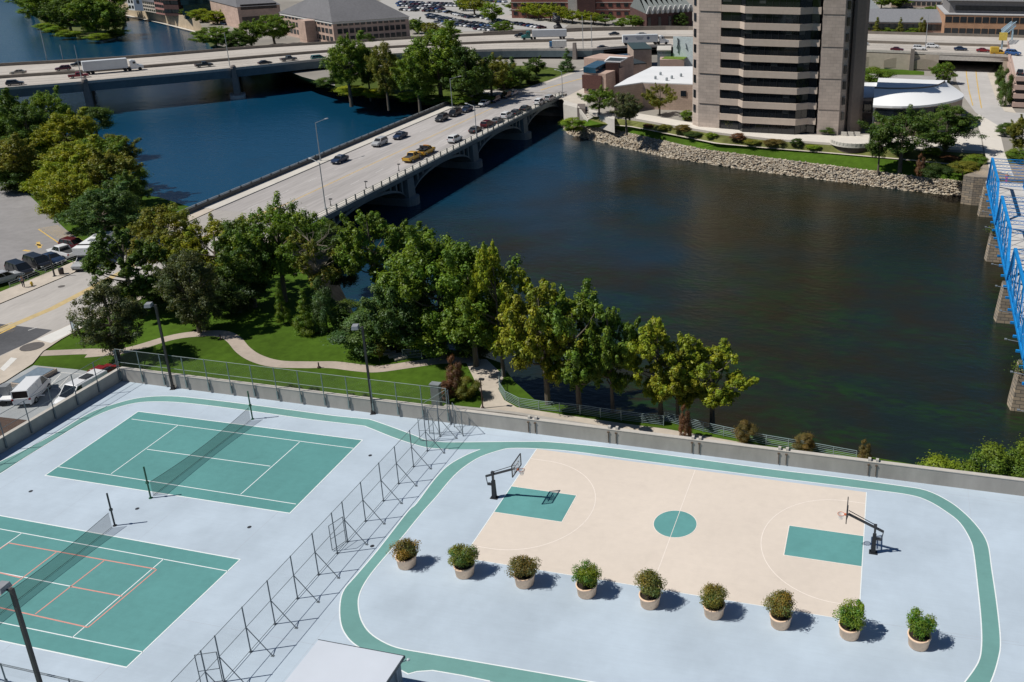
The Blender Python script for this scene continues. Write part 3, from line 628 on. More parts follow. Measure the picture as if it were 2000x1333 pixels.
for i, px in enumerate(ppx):
    b = at(*px); b.y += .62; rg = np.random.default_rng(40+i)
    t = thing('potted_shrub', plab[i], 'potted plant', (b.x, b.y, 0), 0, 'potted shrubs in a row on the deck')
    MB().lathe([(0, .004), (.62, .004), (.655, .03), (.72, .72), (.765, .74), (.775, .86), (.75, .88), (.68, .87), (.66, .72)], (b.x, b.y, 0), 40).build('pot', POT, t, smooth=True)
    MB().lathe([(0, .78), (.665, .76)], (b.x, b.y, 0), 24).build('soil', SOIL, t)
    sh = pshape[i]; lumps = []
    for q in range(34):
        d = rg.normal(size=3); d /= np.linalg.norm(d); rr = rg.uniform(.25, .60)
        c = np.array([d[0]*rr*1.18, d[1]*rr*1.18, 1.72+d[2]*rr*.80]); r = rg.uniform(.30, .44)
        if sh in ('ragged', 'spiky', 'split'): r *= .8; c[:2] *= 1.15
        if sh == 'wide': c[0] *= 1.2; c[0] += .1*(c[2]-1.6)
        if sh == 'point' and c[2] > 1.9: c[:2] *= .55; c[2] += .18
        if sh == 'split' and c[2] > 2.0: c[0] += .28 if c[0] > 0 else -.42; c[2] += .15 if c[0] > 0 else -.3
        lumps.append((c, np.array([r, r, r])))
    lumps.append((np.array([0, 0, 1.35]), np.array([.55, .55, .4])))
    if sh == 'spiky':
        for q in range(8): a = rg.uniform(0, 6.28); lumps.append((np.array([math.cos(a)*.6, math.sin(a)*.6, rg.uniform(2.1, 2.7)]), np.array([.1, .1, .3])))
    P, Nn, k = crown_points(rg, lumps, 5200, deep=.4)
    P2, N2, k2 = crown_points(rg, lumps, 800, deep=1.0); cc = np.array([l[0] for l in lumps])[k2]; P2 = cc+(P2-cc)*rg.uniform(1.0, 1.28, (800, 1))
    P = np.concatenate([P, P2]); Nn = np.concatenate([Nn, N2]); k = np.concatenate([k, k2]); P[:, 2] = np.maximum(P[:, 2]-.08, .84); P[:, :2] *= 1.17
    me = leaf_cloud('shrub_foliage', P, Nn, .105, leaf_colours(rg, k, len(lumps), lum=.22, warm=.45), 90+i)
    f = put(bpy.data.objects.new('foliage', me), t); f.color = (*pcol[i], 1); f.scale = ([1, 1.06, 1.04, .94, 1.08, .97, 1.05, 1.02, .98][i], 1, [.92, 1.0, .95, 1.06, 1.07, .98, 1.04, 1.0, 1.08][i])
    st = MB()
    for q in range(6): a = rg.uniform(0, 6.28); st.tube((b.x+.1*math.cos(a), b.y+.1*math.sin(a), .85), (b.x+.5*math.cos(a), b.y+.5*math.sin(a), 1.9), .03, .012, 5)
    st.build('stem', BARK, t)
# small flat-roofed hut at the front edge
HZ = 2.8; a, b2 = at(622, 1250, HZ), at(791, 1280, HZ)
SHW = M('blue_grey_cladding', (.12, .165, .215), rough=.5, var=.08, sc=1, spec=.4)
t = thing('deck_hut', 'small hut with a pale flat roof and blue grey sides at the near deck edge', 'hut', ((a.x+b2.x)/2, a.y-3, 0))
MB().box(((a.x+b2.x)/2, a.y-3.3, HZ-.07), (b2.x-a.x, 6.6, .14)).build('roof', M('hut_roof_white', (.585, .63, .70), rough=.6, var=.02, sc=.4, big=.04, bsc=.3), t)
MB().box(((a.x+b2.x)/2-.02, a.y-3.35, (HZ-.14)/2), (b2.x-a.x-.3, 6.2, HZ-.142)).build('wall', SHW, t)
MB().box((b2.x-.02, a.y-3.3, HZ-.09), (.06, 6.62, .2)).box(((a.x+b2.x)/2, a.y+.01, HZ-.09), (b2.x-a.x+.06, .05, .2)).build('roof_edge', M('flashing_dark', (.06, .075, .09), rough=.5), t)
MB().tube((b2.x-.08, a.y-.9, 0), (b2.x-.08, a.y-.9, HZ-.2), .05).build('downpipe', M('downpipe_grey', (.22, .27, .32), rough=.5), t)
MB().box((b2.x-.14, a.y-2.2, 1.05), (.06, .95, 2.05)).build('door', M('hut_door', (.09, .12, .16), rough=.5), t)
MB().tube((b2.x-.1, a.y-.15, HZ-.35), (b2.x+.24, a.y-.05, HZ-.2), .03).lathe([(0, .1), (.09, .06), (.11, -.02), (0, -.06)], (b2.x+.26, a.y-.04, HZ-.2), 12).build('wall_lamp', M('pale_lamp', (.5, .6, .62), rough=.3), t)
# low fence at the near left corner
wall_fence('low dark chain link fence in the near left corner beside the floodlight pole', (5.8, -20.15), (25.9, -20.35), 9, 2.4, FENCEM)
# ================================================================ near bank: street, lots, paths, small things
def poly(name, pts, mat, dz, z=ZN, parent=None):
    P = [at(p[0], p[1], z) if len(p) == 2 else Vector(p) for p in pts]
    return struct(name, MB().flat([(p.x, p.y) for p in P], z+dz), mat, parent)
def line(mb, pts, wid, dz, z=ZN):
    return ribbon(mb, [at(p[0], p[1], z) if len(p) == 2 else Vector(p) for p in pts], wid, z+dz)
SIDE = M('sidewalk_concrete', (.50, .44, .37), rough=.9, var=.08, sc=1.5, big=.10, bsc=.25, coord='World')
SIDE_W = M('new_sidewalk', (.66, .65, .62), rough=.9, var=.05, sc=1.5, coord='World')
PATHM = M('path_concrete', (.42, .355, .30), rough=.9, var=.08, sc=2, big=.10, bsc=.3, coord='World')
LOTM = M('lot_asphalt', (.265, .255, .255), rough=.9, var=.10, sc=.8, big=.12, bsc=.12, coord='World', detail=7)
COURTYARD = M('service_yard_concrete', (.33, .35, .36), rough=.9, var=.08, sc=1, big=.10, bsc=.2, coord='World')
poly('parking_lot', [(-200, 300), (0, 352), (50, 375), (92, 415), (130, 450), (168, 478), (160, 492), (120, 510), (0, 550), (-200, 620)], LOTM, .004)
poly('pavement', [(-200, 640), (0, 572), (155, 508), (195, 490), (300, 445), (-50, 84, ZN), (-47, 84, ZN), (205, 510), (160, 527), (42, 577), (-200, 678)], SIDE, .10)
poly('street', [(-200, 678), (42, 577), (160, 527), (205, 510), (-46.9, 84, ZN), (-26.6, 84, ZN), (600, 436), (400, 508), (240, 590), (162, 623), (68, 665), (0, 697), (-200, 790)], ROADC, .006)
poly('street_patch', [(-200, 625), (0, 633), (102, 645), (68, 664), (0, 695), (-200, 785)], ASPH_D, .011)
poly('pavement', [(-200, 792), (0, 698), (68, 666), (162, 624), (240, 591), (400, 509), (600, 437), (600, 448), (400, 522), (240, 604), (170, 636), (120, 664), (84, 688), (64, 712), (10, 747), (-200, 850)], SIDE, .10)
poly('new_pavement_slab', [(72, 665), (162, 625), (168, 635), (118, 663), (100, 672)], SIDE_W, .106)
poly('new_pavement_slab', [(0, 722), (22, 700), (34, 702), (8, 727)], SIDE_W, .106)
poly('service_yard', [(-200, 835), (0, 750), (66, 714), (150, 722), (234, 736), (XL-.36, 15.8, ZN), (XL-.36, -40, ZN), (-60, -40, ZN)], COURTYARD, .004)
poly('brown_ground_patch', [(-200, 800), (0, 815), (70, 823), (100, 838), (60, 900), (-200, 1000)], M('brown_gravel', (.085, .055, .042), rough=.95, var=.2, sc=2, coord='World'), .010)
mk = MB()
for i in range(6): line(mk, [(100+i*19, 730+i*1.2), (74+i*19, 757+i*2)], .10, .012)
line(mk, [(70, 757), (190, 766)], .1, .012); line(mk, [(108, 727), (225, 737)], .12, .012)
struct('yard_line', mk, WHITE_W)
mk = MB(); line(mk, [(-200, 690), (0, 646), (102, 603), (180, 562), (260, 520), (-36.8, 84, ZN)], 1.1, .012)
struct('centre_median_marking', mk, M('median_tan', (.52, .40, .20), rough=.8, var=.12, sc=1, coord='World'))
mk = MB(); line(mk, [(-200, 727), (0, 652), (30, 638)], .3, .016); line(mk, [(-200, 716), (0, 640), (24, 630)], .14, .016)
for k in range(22): line(mk, [(76+k*3.4, 447+k*1.7), (113+k*2.8, 441+k*1.6)], .1, .008)
line(mk, [(75, 448), (125, 482)], .22, .008)
for a in (((70, 478), (82, 480)), ((74, 473), (78, 485)), ((46, 489), (58, 491))): line(mk, a, .5, .008)
struct('road_marking', mk, YELLOW)
mk = MB(); line(mk, [(55, 646), (72, 640)], .15, .016)
for p in ((170, 470), (140, 462)): pass
struct('road_marking', mk, WHITE_W)
mh = MB()
for p, s in (((120, 560), .45), ((20, 647), .5), ((63, 679), 1.3)):
    c = at(*p, ZN); mh.prism([(c.x+s*math.cos(q), c.y+s*math.sin(q)) for q in np.linspace(0, 6.28, 14, endpoint=False)], ZN+.112 if p[0] == 63 else ZN+.013, ZN+.125 if p[0] == 63 else ZN+.022)
struct('manhole_cover', mh, M('cast_iron', (.11, .10, .095), rough=.8))
# winding path and riverwalk
pw = MB()
ribbon(pw, smooth_line(ats([(170, 693), (250, 684), (330, 661), (380, 653), (430, 652), (455, 662), (475, 684), (500, 700), (540, 711), (600, 713), (650, 713), (700, 719), (740, 721), (800, 713), (860, 705), (925, 703)], ZN), 5), 1.7, ZN+.012)
ribbon(pw, smooth_line(ats([(74, 691), (120, 689), (180, 687), (240, 690)], ZN), 5), 1.5, ZN+.016)
struct('path', pw, PATHM)
rw = ats([(905, 698), (950, 702), (985, 735), (973, 760), (985, 782), (1010, 796), (1110, 812), (1220, 828), (1300, 838), (1490, 872), (1660, 899), (1800, 925)], ZN)
struct('riverwalk', MB().flat([(p.x, p.y) for p in rw]+[(rw[-1].x, YT+.4), (30.5, YT+.4), (at(945, 780, ZN).x, at(945, 780, ZN).y)], ZN+.010), SIDE)
# second wall between deck and riverwalk
t = thing('retaining_wall', 'lower concrete retaining wall running just behind the deck parapet by the riverwalk', 'wall', (38, 19.6, ZN))
a0, a1, a2 = at(866, 794, -1.2), at(1000, 808, -1.2), at(1247, 848, -1.2)
MB().prism([(a0.x, a0.y), (a1.x, a1.y), (a2.x, a2.y), (a2.x, a2.y+.4), (a1.x, a1.y+.4), (a0.x, a0.y+.4)], ZN, -1.2).build('wall_body', WALLM, t)
MB().box((a2.x+3.4, a2.y-.75, -2.2), (6.3, .5, 2.6), rz=-.15).build('wall_step', WCAP, t)
# railings
RAILM = M('railing_teal_grey', (.27, .36, .37), rough=.45, var=.1, metal=.2)
def railing(label, pts, h=1.15, step=2.2, nr=6, z=ZN, mat=None, name='railing', toprail=None):
    P = [at(p[0], p[1], z) if len(p) == 2 else Vector(p) for p in pts]; t = thing(name, label, 'railing', P[0]); mat = mat or RAILM
    n = max(2, int(sum((b-a).length for a, b in zip(P, P[1:]))/step)+1); Q = resample(P, n)
    for p in Q: MB().box(p+Vector((0, 0, h/2)), (.07, .07, h)).build('post', mat, t)
    for k in range(nr): MB().path([q+Vector((0, 0, .15+(h-.15)*k/(nr-1))) for q in Q], .035 if k == nr-1 else .022, 5).build('rail', mat, t)
    return t
railing('teal grey railing curving along the riverwalk behind the deck parapet', [(988, 728), (976, 745), (974, 762), (986, 782), (1012, 796), (1060, 803), (1110, 807), (1220, 823), (1296, 832)])
railing('straight teal grey railing at the far end of the riverwalk by the brown shrubs', [(1298, 824), (1380, 846), (1490, 869), (1580, 884), (1672, 901)])
railing('short teal grey railing beside the stone steps where the park path meets the trees', [(787, 700), (811, 706), (866, 690)])
railing('low silver guardrail between the parked cars and the pavement', [(20, 562), (80, 537), (153, 506)], h=.75, step=2.4, nr=3, mat=STEEL, name='guardrail')
ROCK = M('limestone', (.46, .42, .36), rough=.95, var=.25, sc=1.5)
t = thing('stone_steps', 'pale limestone slab steps leading down from the lawn to the path railing', 'steps', at(745, 680, ZN))
for i in range(6):
    p = at(728+i*11, 676+i*5.2, ZN); MB().box((p.x, p.y, ZN+.12), (1.5, .6, .3), rz=.3+.1*i).build('step_slab', ROCK, t)
# street furniture
def hyd():
    p = at(63, 560, ZN); t = thing('fire_hydrant', 'yellow fire hydrant on the pavement beside the walking person', 'hydrant', p)
    MB().lathe([(.2, .0), (.2, .06), (.13, .07), (.13, .55), (.17, .56), (.17, .62), (.1, .74), (0, .8)], p, 14).build('barrel', M('hydrant_yellow', (.62, .42, .05), rough=.5), t)
    MB().tube(p+Vector((-.26, 0, .42)), p+Vector((.26, 0, .42)), .07).build('outlet', M('hydrant_yellow', (.62, .42, .05)), t)
hyd()
p = at(121, 537, ZN); t = thing('litter_bin', 'dark round litter bin at the kerb near the white camper', 'litter bin', p)
MB().lathe([(.30, 0), (.36, .9), (.34, .95)], p, 16).build('bin_body', M('bin_brown', (.06, .045, .04), rough=.7), t); MB().lathe([(.37, .95), (.3, 1.05), (0, 1.1)], p, 16).build('bin_lid', DARKM, t)
def pole(name, label, bpx, tpx, r, mat, z=ZN, arm=None, cat='pole', head=None):
    b = at(*bpx, z); h = hz(b, *tpx); t = thing(name, label, cat, b)
    MB().tube((0, 0, 0), (0, 0, h), r, r*.7, 8).lathe([(r*2.2, .01), (r*2.2, .15), (r, .2)], (0, 0, 0), 8).build('pole', mat, t, world=False)
    if arm:
        e = at(arm[0], arm[1], b.z+h); v = Vector((e.x-b.x, e.y-b.y, 0)); v = v.normalized()*min(v.length, 3.2)
        MB().tube((0, 0, h-.05), (v.x, v.y, h+.25), .06, .045, 6).build('arm', mat, t, world=False)
        MB().box((v.x, v.y, h+.22), (.85, .32, .16), rz=math.atan2(v.y, v.x)).build('lamp_head', M('lamp_head_pale', (.45, .46, .47), rough=.4), t, world=False)
    if head: MB().box((.12, 0, h), (.55, .3, .16)).build('lamp_head', DARKM, t, world=False)
    return t
pole('utility_pole', 'thin dark pole on the pavement between the parked cars and the street', (107, 541), (95, 496), .12, DARKM)
pole('parking_meter', 'small post on the pavement near the silver camper cab', (145, 522), (143, 508), .05, STEEL)
pole('path_lamp', 'brown path lamp with a flat head by the riverwalk entrance', (943, 798), (937, 741), .08, M('brown_metal', (.07, .04, .035)), cat='lamp', head=True)
pole('path_bollard', 'short dark bollard beside the winding path under the round tree', (431, 664), (429, 654), .09, M('brown_metal', (.07, .04, .035)), cat='bollard')
pole('path_bollard', 'short reddish bollard at the edge of the path in the middle of the lawn', (623, 719), (622, 708), .09, M('brown_metal', (.07, .04, .035)), cat='bollard')
p = at(855, 802, ZN); t = thing('utility_column', 'grey metal column standing behind the corner of the tennis fence', 'utility column', p)
hh = hz(p, 848, 752); MB().box(p+Vector((0, 0, hh/2)), (.95, .6, hh)).build('casing', GREYP, t); MB().box(p+Vector((0, 0, hh+.08)), (1.1, .75, .16)).build('cap', STEEL, t)
p = at(150, 655, ZN); t = thing('notice_board', 'dark framed notice board on two posts by the lawn corner', 'sign', p)
for s in (-1, 1): MB().box(p+Vector((s*.75, s*-.25, .95)), (.12, .12, 1.9)).build('post', DARKM, t)
MB().box(p+Vector((0, 0, 1.25)), (1.4, .08, .95), rz=-.32).build('board', M('board_pale_blue', (.35, .42, .50), rough=.4), t); MB().box(p+Vector((0, 0, 1.8)), (1.75, .14, .14), rz=-.32).build('frame', DARKM, t)
# hatch cover in the service yard
hq = ats([(18, 749), (76, 716), (111, 720), (52, 753)], ZN+.5)
t = thing('loading_hatch', 'blue grey sloping hatch cover with a tan frame in the service yard', 'hatch', hq[0]+Vector((0, 0, -.5)))
MB().prism([(q.x, q.y) for q in hq], ZN, ZN+.5).build('frame', PATHM, t)
c = sum(hq, Vector())/4; MB().prism([(c.x+(q.x-c.x)*.9, c.y+(q.y-c.y)*.9) for q in hq], ZN+.5, ZN+.56).build('cover', M('hatch_blue_grey', (.17, .22, .27), rough=.5, var=.15, sc=2), t)
# the walking person (about 1.75 m, mid-stride)
def person(label, base, ang, shirt, trousers, skin, hair, s=1.0, name='person'):
    t = thing(name, label, 'person', base, ang); t.scale = (s, s, s)
    sk = {0: (0, 0, .95), 1: (0, 0, 1.15), 2: (0, 0, 1.38), 3: (0, 0, 1.5), 4: (.02, 0, 1.62), 5: (.02, 0, 1.74),
          6: (0, .10, .9), 7: (.16, .10, .5), 8: (.10, .10, .08), 9: (.27, .10, .03), 10: (0, -.10, .9), 11: (-.08, -.10, .5), 12: (-.28, -.10, .12), 13: (-.14, -.10, .03),
          14: (0, .2, 1.4), 15: (-.12, .26, 1.12), 16: (-.02, .26, .88), 17: (0, -.2, 1.4), 18: (.10, -.26, 1.12), 19: (.24, -.25, .92)}
    ed = [(0, 1), (1, 2), (2, 3), (3, 4), (4, 5), (0, 6), (6, 7), (7, 8), (8, 9), (0, 10), (10, 11), (11, 12), (12, 13), (2, 14), (14, 15), (15, 16), (2, 17), (17, 18), (18, 19)]
    ra = {0: (.15, .12), 1: (.13, .11), 2: (.17, .12), 3: (.06, .06), 4: (.085, .095), 5: (.07, .08), 6: (.09, .09), 7: (.065, .065), 8: (.045, .045), 9: (.04, .045), 10: (.09, .09), 11: (.065, .065), 12: (.045, .045), 13: (.04, .045), 14: (.065, .065), 15: (.045, .045), 16: (.032, .04), 17: (.065, .065), 18: (.045, .045), 19: (.032, .04)}
    def grow(nm, ids, mat, k=1.0):
        mp = {j: i for i, j in enumerate(ids)}; me = bpy.data.meshes.new(nm)
        me.from_pydata([sk[j] for j in ids], [(mp[a], mp[b]) for a, b in ed if a in mp and b in mp], [])
        o = put(bpy.data.objects.new(nm, me), t); o.modifiers.new('skin', 'SKIN'); sub = o.modifiers.new('sub', 'SUBSURF'); sub.levels = sub.render_levels = 1
        for j, sv in zip(ids, me.skin_vertices[0].data): sv.radius = (ra[j][0]*k, ra[j][1]*k); sv.use_root = j == ids[0]
        me.materials.append(mat); return o
    grow('body', list(range(20)), skin); grow('shirt', [2, 1, 14, 15, 17, 18], shirt, 1.16); grow('trousers', [0, 6, 7, 8, 10, 11, 12], trousers, 1.18)
    MB().lathe([(.0, .13), (.07, .11), (.10, .05), (.105, -.02)], (.0, 0, 1.70), 12).build('hair', hair, t, smooth=True, world=False)
    return t
SKIN = M('skin', (.42, .25, .17), rough=.6); HAIR = M('hair_dark', (.04, .028, .02))
person('person in a blue shirt and dark trousers walking along the pavement by the guardrail', at(47, 563, ZN)+Vector((0, 0, .1)), 2.4, M('shirt_blue', (.06, .16, .32)), M('trousers_dark', (.03, .035, .06)), SKIN, HAIR)
# ================================================================ road bridge with spandrel arches
def bxl(y): return -25.6+(y-80)*.0175      # near face
def bxr(y): return -49.6+(y-80)*.008       # far face
BCON = M('bridge_concrete', (.17, .20, .205), rough=.9, var=.18, sc=.8, big=.15, bsc=.2, coord='World', stretch=(1, 1, .4))
BROAD = M('bridge_road', (.36, .34, .33), rough=.9, var=.14, sc=1.2, big=.22, bsc=.10, coord='World', stretch=(1.6, .12, 1), detail=6)
Y0, Y1 = 80.0, 199.0
t = thing('arched_road_bridge', 'grey concrete road bridge on open spandrel arches crossing the middle of the river', 'bridge', (-37, 140, ZB))
ysamp = list(np.linspace(Y0, Y1, 13))
d = MB(); d.prism([(bxl(y), y) for y in ysamp]+[(bxr(y), y) for y in ysamp[::-1]], ZB-1.0, ZB); d.build('deck_slab', BCON, t)
d = MB(); d.strip([(bxr(y)+3.0, y, ZB+.01) for y in ysamp], [(bxl(y)-2.2, y, ZB+.01) for y in ysamp]); d.build('carriageway', BROAD, t)
d = MB(); d.prism([(bxl(y)-.1, y) for y in ysamp]+[(bxl(y)-2.1, y) for y in ysamp[::-1]], ZB+.004, ZB+.17); d.build('footway', CONC_L, t)
d = MB(); d.prism([(bxr(y)+.1, y) for y in ysamp]+[(bxr(y)+2.9, y) for y in ysamp[::-1]], ZB+.004, ZB+.17); d.build('footway', CONC_L, t)
d = MB()
for off, wd in ((-.14, .12), (.14, .12)): ribbon(d, [((bxl(y)-2.2+bxr(y)+3.0)/2+off+.6, y, 0) for y in ysamp], wd, ZB+.016)
d.build('centre_line', YELLOW, t)
d = MB()
for f in (.27, .76):
    for y in np.arange(Y0+2, Y1-4, 9): xx = (bxr(y)+3)*(1-f)+(bxl(y)-2.2)*f; ribbon(d, [(xx, y, 0), (xx, y+3, 0)], .12, ZB+.016)
d.build('lane_line', WHITE_W, t)
# spans
piers = [80.0, 110.2, 140.1, 170.1, 199.0]
for i in range(4):
    a, b = piers[i]+1.3, piers[i+1]-1.3; cy_, hw = (a+b)/2, (b-a)/2; zs, zc = ZW+1.2, ZB-1.55
    arch = [(cy_+hw*math.cos(q), zs+(zc-zs)*math.sin(q)) for q in np.linspace(math.pi, 0, 25)]
    arch2 = [(cy_+(hw+.0)*math.cos(q), zs+(zc+.62-zs)*math.sin(q)) for q in np.linspace(math.pi, 0, 25)]
    for side, (x0f, x1f) in enumerate(((lambda y: bxl(y)-.25, lambda y: bxl(y)-5.2), (lambda y: bxr(y)+5.2, lambda y: bxr(y)+.25), (lambda y: bxl(y)-8.5, lambda y: bxl(y)-14.5))):
        m = MB(); n = len(arch); pts = arch+arch2
        m.add([(x0f(p[0]), p[0], p[1]) for p in pts]+[(x1f(p[0]), p[0], p[1]) for p in pts],
              [(k, n+k, n+k+1, k+1) for k in range(n-1)]+[(2*n+k, 2*n+k+1, 3*n+k+1, 3*n+k) for k in range(n-1)]+[(k, k+1, 2*n+k+1, 2*n+k) for k in range(n-1)]+[(n+k, 3*n+k, 3*n+k+1, n+k+1) for k in range(n-1)])
        m.build('arch_rib', BCON, t)
    cols = MB()
    for q in np.linspace(a+.9, b-.9, 13):
        zt = zs+(zc+.5-zs)*math.sqrt(max(0, 1-((q-cy_)/hw)**2))
        if ZB-1.0-zt > .35:
            for xx in (bxl(q)-.75, bxl(q)-4.6, bxr(q)+.75): cols.box((xx, q, (zt+ZB-1.0)/2), (.55, .55, ZB-1.0-zt))
    cols.build('spandrel_column', BCON, t)
for i in (1, 2, 3):
    y = piers[i]; xm_ = (bxl(y)+bxr(y))/2; wd = bxl(y)-bxr(y)
    p = MB(); p.box((xm_, y, (ZW-1+ZB-1)/2), (wd-.1, 2.4, ZB-ZW)); p.box((bxl(y)-.6, y, (ZW+ZB-1)/2), (1.9, 3.0, ZB-1-ZW), tap=.85)
    p.prism([(bxl(y)+1.5*math.cos(q), y+2.1*math.sin(q)) for q in np.linspace(-1.57, 1.57, 9)]+[(bxr(y)-1.5*math.cos(q), y+2.1*math.sin(q)) for q in np.linspace(1.57, -1.57, 9)], ZW-1, ZW+1.6)
    p.build('pier', BCON, t)
# near fascia and open railing, far solid parapet
ys2 = list(np.linspace(Y0-6, Y1, 14))
d = MB()
for a, b in zip(ys2, ys2[1:]): d.beam((bxl(a)+.04, a, ZB-.32), (bxl(b)+.04, b, ZB-.32), .35, .7)
d.build('fascia', BCON, t)
for k, z in enumerate((.35, .7, 1.08)): MB().path([(bxl(y)-.05, y, ZB+z) for y in ys2], .045 if k == 2 else .03, 5).build('rail', M('bridge_rail', (.10, .12, .12), rough=.6), t)
for y in np.arange(Y0-4, Y1, 3.0): MB().box((bxl(y)-.05, y, ZB+.58), (.18, .22, 1.16)).build('rail_post', M('bridge_rail', (.10, .12, .12)), t)
d = MB(); q = MB()
for a, b in zip(ys2, ys2[1:]): d.beam((bxr(a)-.02, a, ZB+.4), (bxr(b)-.02, b, ZB+.4), .4, .95); q.beam((bxr(a)-.02, a, ZB+1.12), (bxr(b)-.02, b, ZB+1.12), .16, .12)
d.build('parapet', M('parapet_dark', (.10, .10, .10), rough=.8), t); q.build('rail', STEEL, t)
for y in np.arange(Y0-4, Y1, 3.0): MB().box((bxr(y)-.02, y, ZB+1.0), (.2, .3, .36)).build('rail_post', M('parapet_dark', (.10, .10, .10)), t)
for e, yy in (('near', Y0-1.0), ('far', Y1+.6)):
    MB().box(((bxl(yy)+bxr(yy))/2, yy, (ZW-1+ZB-.03)/2), (bxl(yy)-bxr(yy)+1.2, 2.0, ZB-.03-ZW+1)).build('abutment', CONC_D, t)
# bridge lamps
LP = M('lamp_pole_grey', (.36, .39, .41), rough=.4, metal=.2)
for bpx, tpx, ax, lab in (((626, 314), (617, 240), (646, 232), 'tall bent-arm street lamp on the far side of the bridge, nearest the left bank'), ((636, 408), (624, 318), (594, 308), 'street lamp on the near side of the bridge above the treetops'),
                          ((884, 216), (881, 154), (904, 150), 'tall street lamp at the far side of the bridge beside the queue of dark cars'), ((931, 268), (926, 208), (905, 203), 'street lamp on the near railing beside the dark red car'), ((1099, 190), (1097, 140), (1085, 138), 'street lamp at the far near-side end of the bridge by the stairs')):
    pole('street_lamp', lab, bpx, tpx, .11, LP, z=ZB+.17, arm=ax, cat='street lamp')
for i, bpx in enumerate(((646, 402), (715, 368), (779, 334), (820, 312), (965, 255), (1005, 238))):
    pole('bridge_bollard', 'small dark lantern post on the near bridge railing, '+['first', 'second', 'third', 'fourth', 'fifth', 'sixth'][i]+' from the tree covered end', bpx, (bpx[0]-1, bpx[1]-13), .07, DARKM, z=ZB+.17, cat='lantern post', head=True)['group'] = 'lantern posts on the bridge'
# ================================================================ motorway
MROAD = M('motorway_concrete', (.47, .43, .385), rough=.9, var=.08, sc=.6, big=.12, bsc=.05, coord='World', detail=6)
MWALL = M('motorway_parapet', (.23, .20, .17), rough=.9, var=.15, sc=.6, coord='World')
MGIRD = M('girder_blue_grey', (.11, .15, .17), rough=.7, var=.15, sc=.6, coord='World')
nearpx = [(-220, 199), (0, 177), (125, 167), (250, 156), (375, 145), (500, 132.5), (650, 117), (800, 107), (943, 101), (1050, 99), (1157, 99), (1217, 94), (1345, 92), (1500, 97, 0), (1677, 101, .5), (1830, 107, .5), (1950, 111, .5), (2150, 119, .5)]
farpx = [(-220, 146), (0, 130), (125, 123), (250, 115), (375, 105), (500, 95), (650, 86), (800, 77), (943, 70), (1050, 66), (1130, 62), (1217, 60), (1345, 59), (1500, 61, 0), (1677, 66, .5), (1830, 70, .5), (1950, 73, .5), (2150, 79, .5)]
NM = [at(p[0], p[1], p[2] if len(p) > 2 else ZM) for p in nearpx]; FM = [at(p[0], p[1], p[2] if len(p) > 2 else ZM) for p in farpx]
NM, FM = smooth_line(NM, 3), smooth_line(FM, 3)
t = thing('motorway_bridge', 'long pale concrete motorway with two carriageways crossing the river and the far bank', 'motorway', NM[12])
MB().strip([p+Vector((0, 0, .02)) for p in NM], [p+Vector((0, 0, .02)) for p in FM]).build('carriageway', MROAD, t)
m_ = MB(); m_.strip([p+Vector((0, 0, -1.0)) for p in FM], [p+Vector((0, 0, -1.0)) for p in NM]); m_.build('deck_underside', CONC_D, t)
def along(f): return [a.lerp(b, f) for a, b in zip(NM, FM)]
def wallstrip(P, z0, z1, w, mat, name):
    b = MB()
    for p, q in zip(P, P[1:]): b.beam(p+Vector((0, 0, (z0+z1)/2)), q+Vector((0, 0, (z0+z1)/2)), w, z1-z0)
    return b.build(name, mat, t)
wallstrip(NM, -.05, .75, .35, M('motorway_parapet_light', (.50, .47, .43), rough=.9), 'near_parapet'); wallstrip(along(.46), .0, .9, .9, MWALL, 'median_barrier'); wallstrip(FM, 0, 1.0, .5, MWALL, 'far_parapet')
nr = len(NM); cutL = 3*8
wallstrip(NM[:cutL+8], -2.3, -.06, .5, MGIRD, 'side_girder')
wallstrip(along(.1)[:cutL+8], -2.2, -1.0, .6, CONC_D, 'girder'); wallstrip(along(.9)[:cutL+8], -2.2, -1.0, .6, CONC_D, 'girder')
ml = MB()
for f in (.08, .19, .28, .37, .56, .66, .76, .86):
    P = along(f)
    if f in (.08, .37, .56, .86): ribbon(ml, [p+Vector((0, 0, .04)) for p in P], .25)
    else:
        Q = resample(P, 130)
        for k in range(0, 128, 2): ribbon(ml, [Q[k]+Vector((0, 0, .04)), Q[k]+(Q[k+1]-Q[k])*.6+Vector((0, 0, .04))], .22)
ml.build('lane_line', M('lane_white', (.66, .64, .60), rough=.8), t)
dk = MB()
for f in (.135, .235, .325, .61, .71): ribbon(dk, [p+Vector((0, 0, .03)) for p in along(f)], 1.6)
dk.build('tyre_darkening', M('motorway_wear', (.40, .365, .325), rough=.9, var=.12, sc=.8, coord='World'), t)
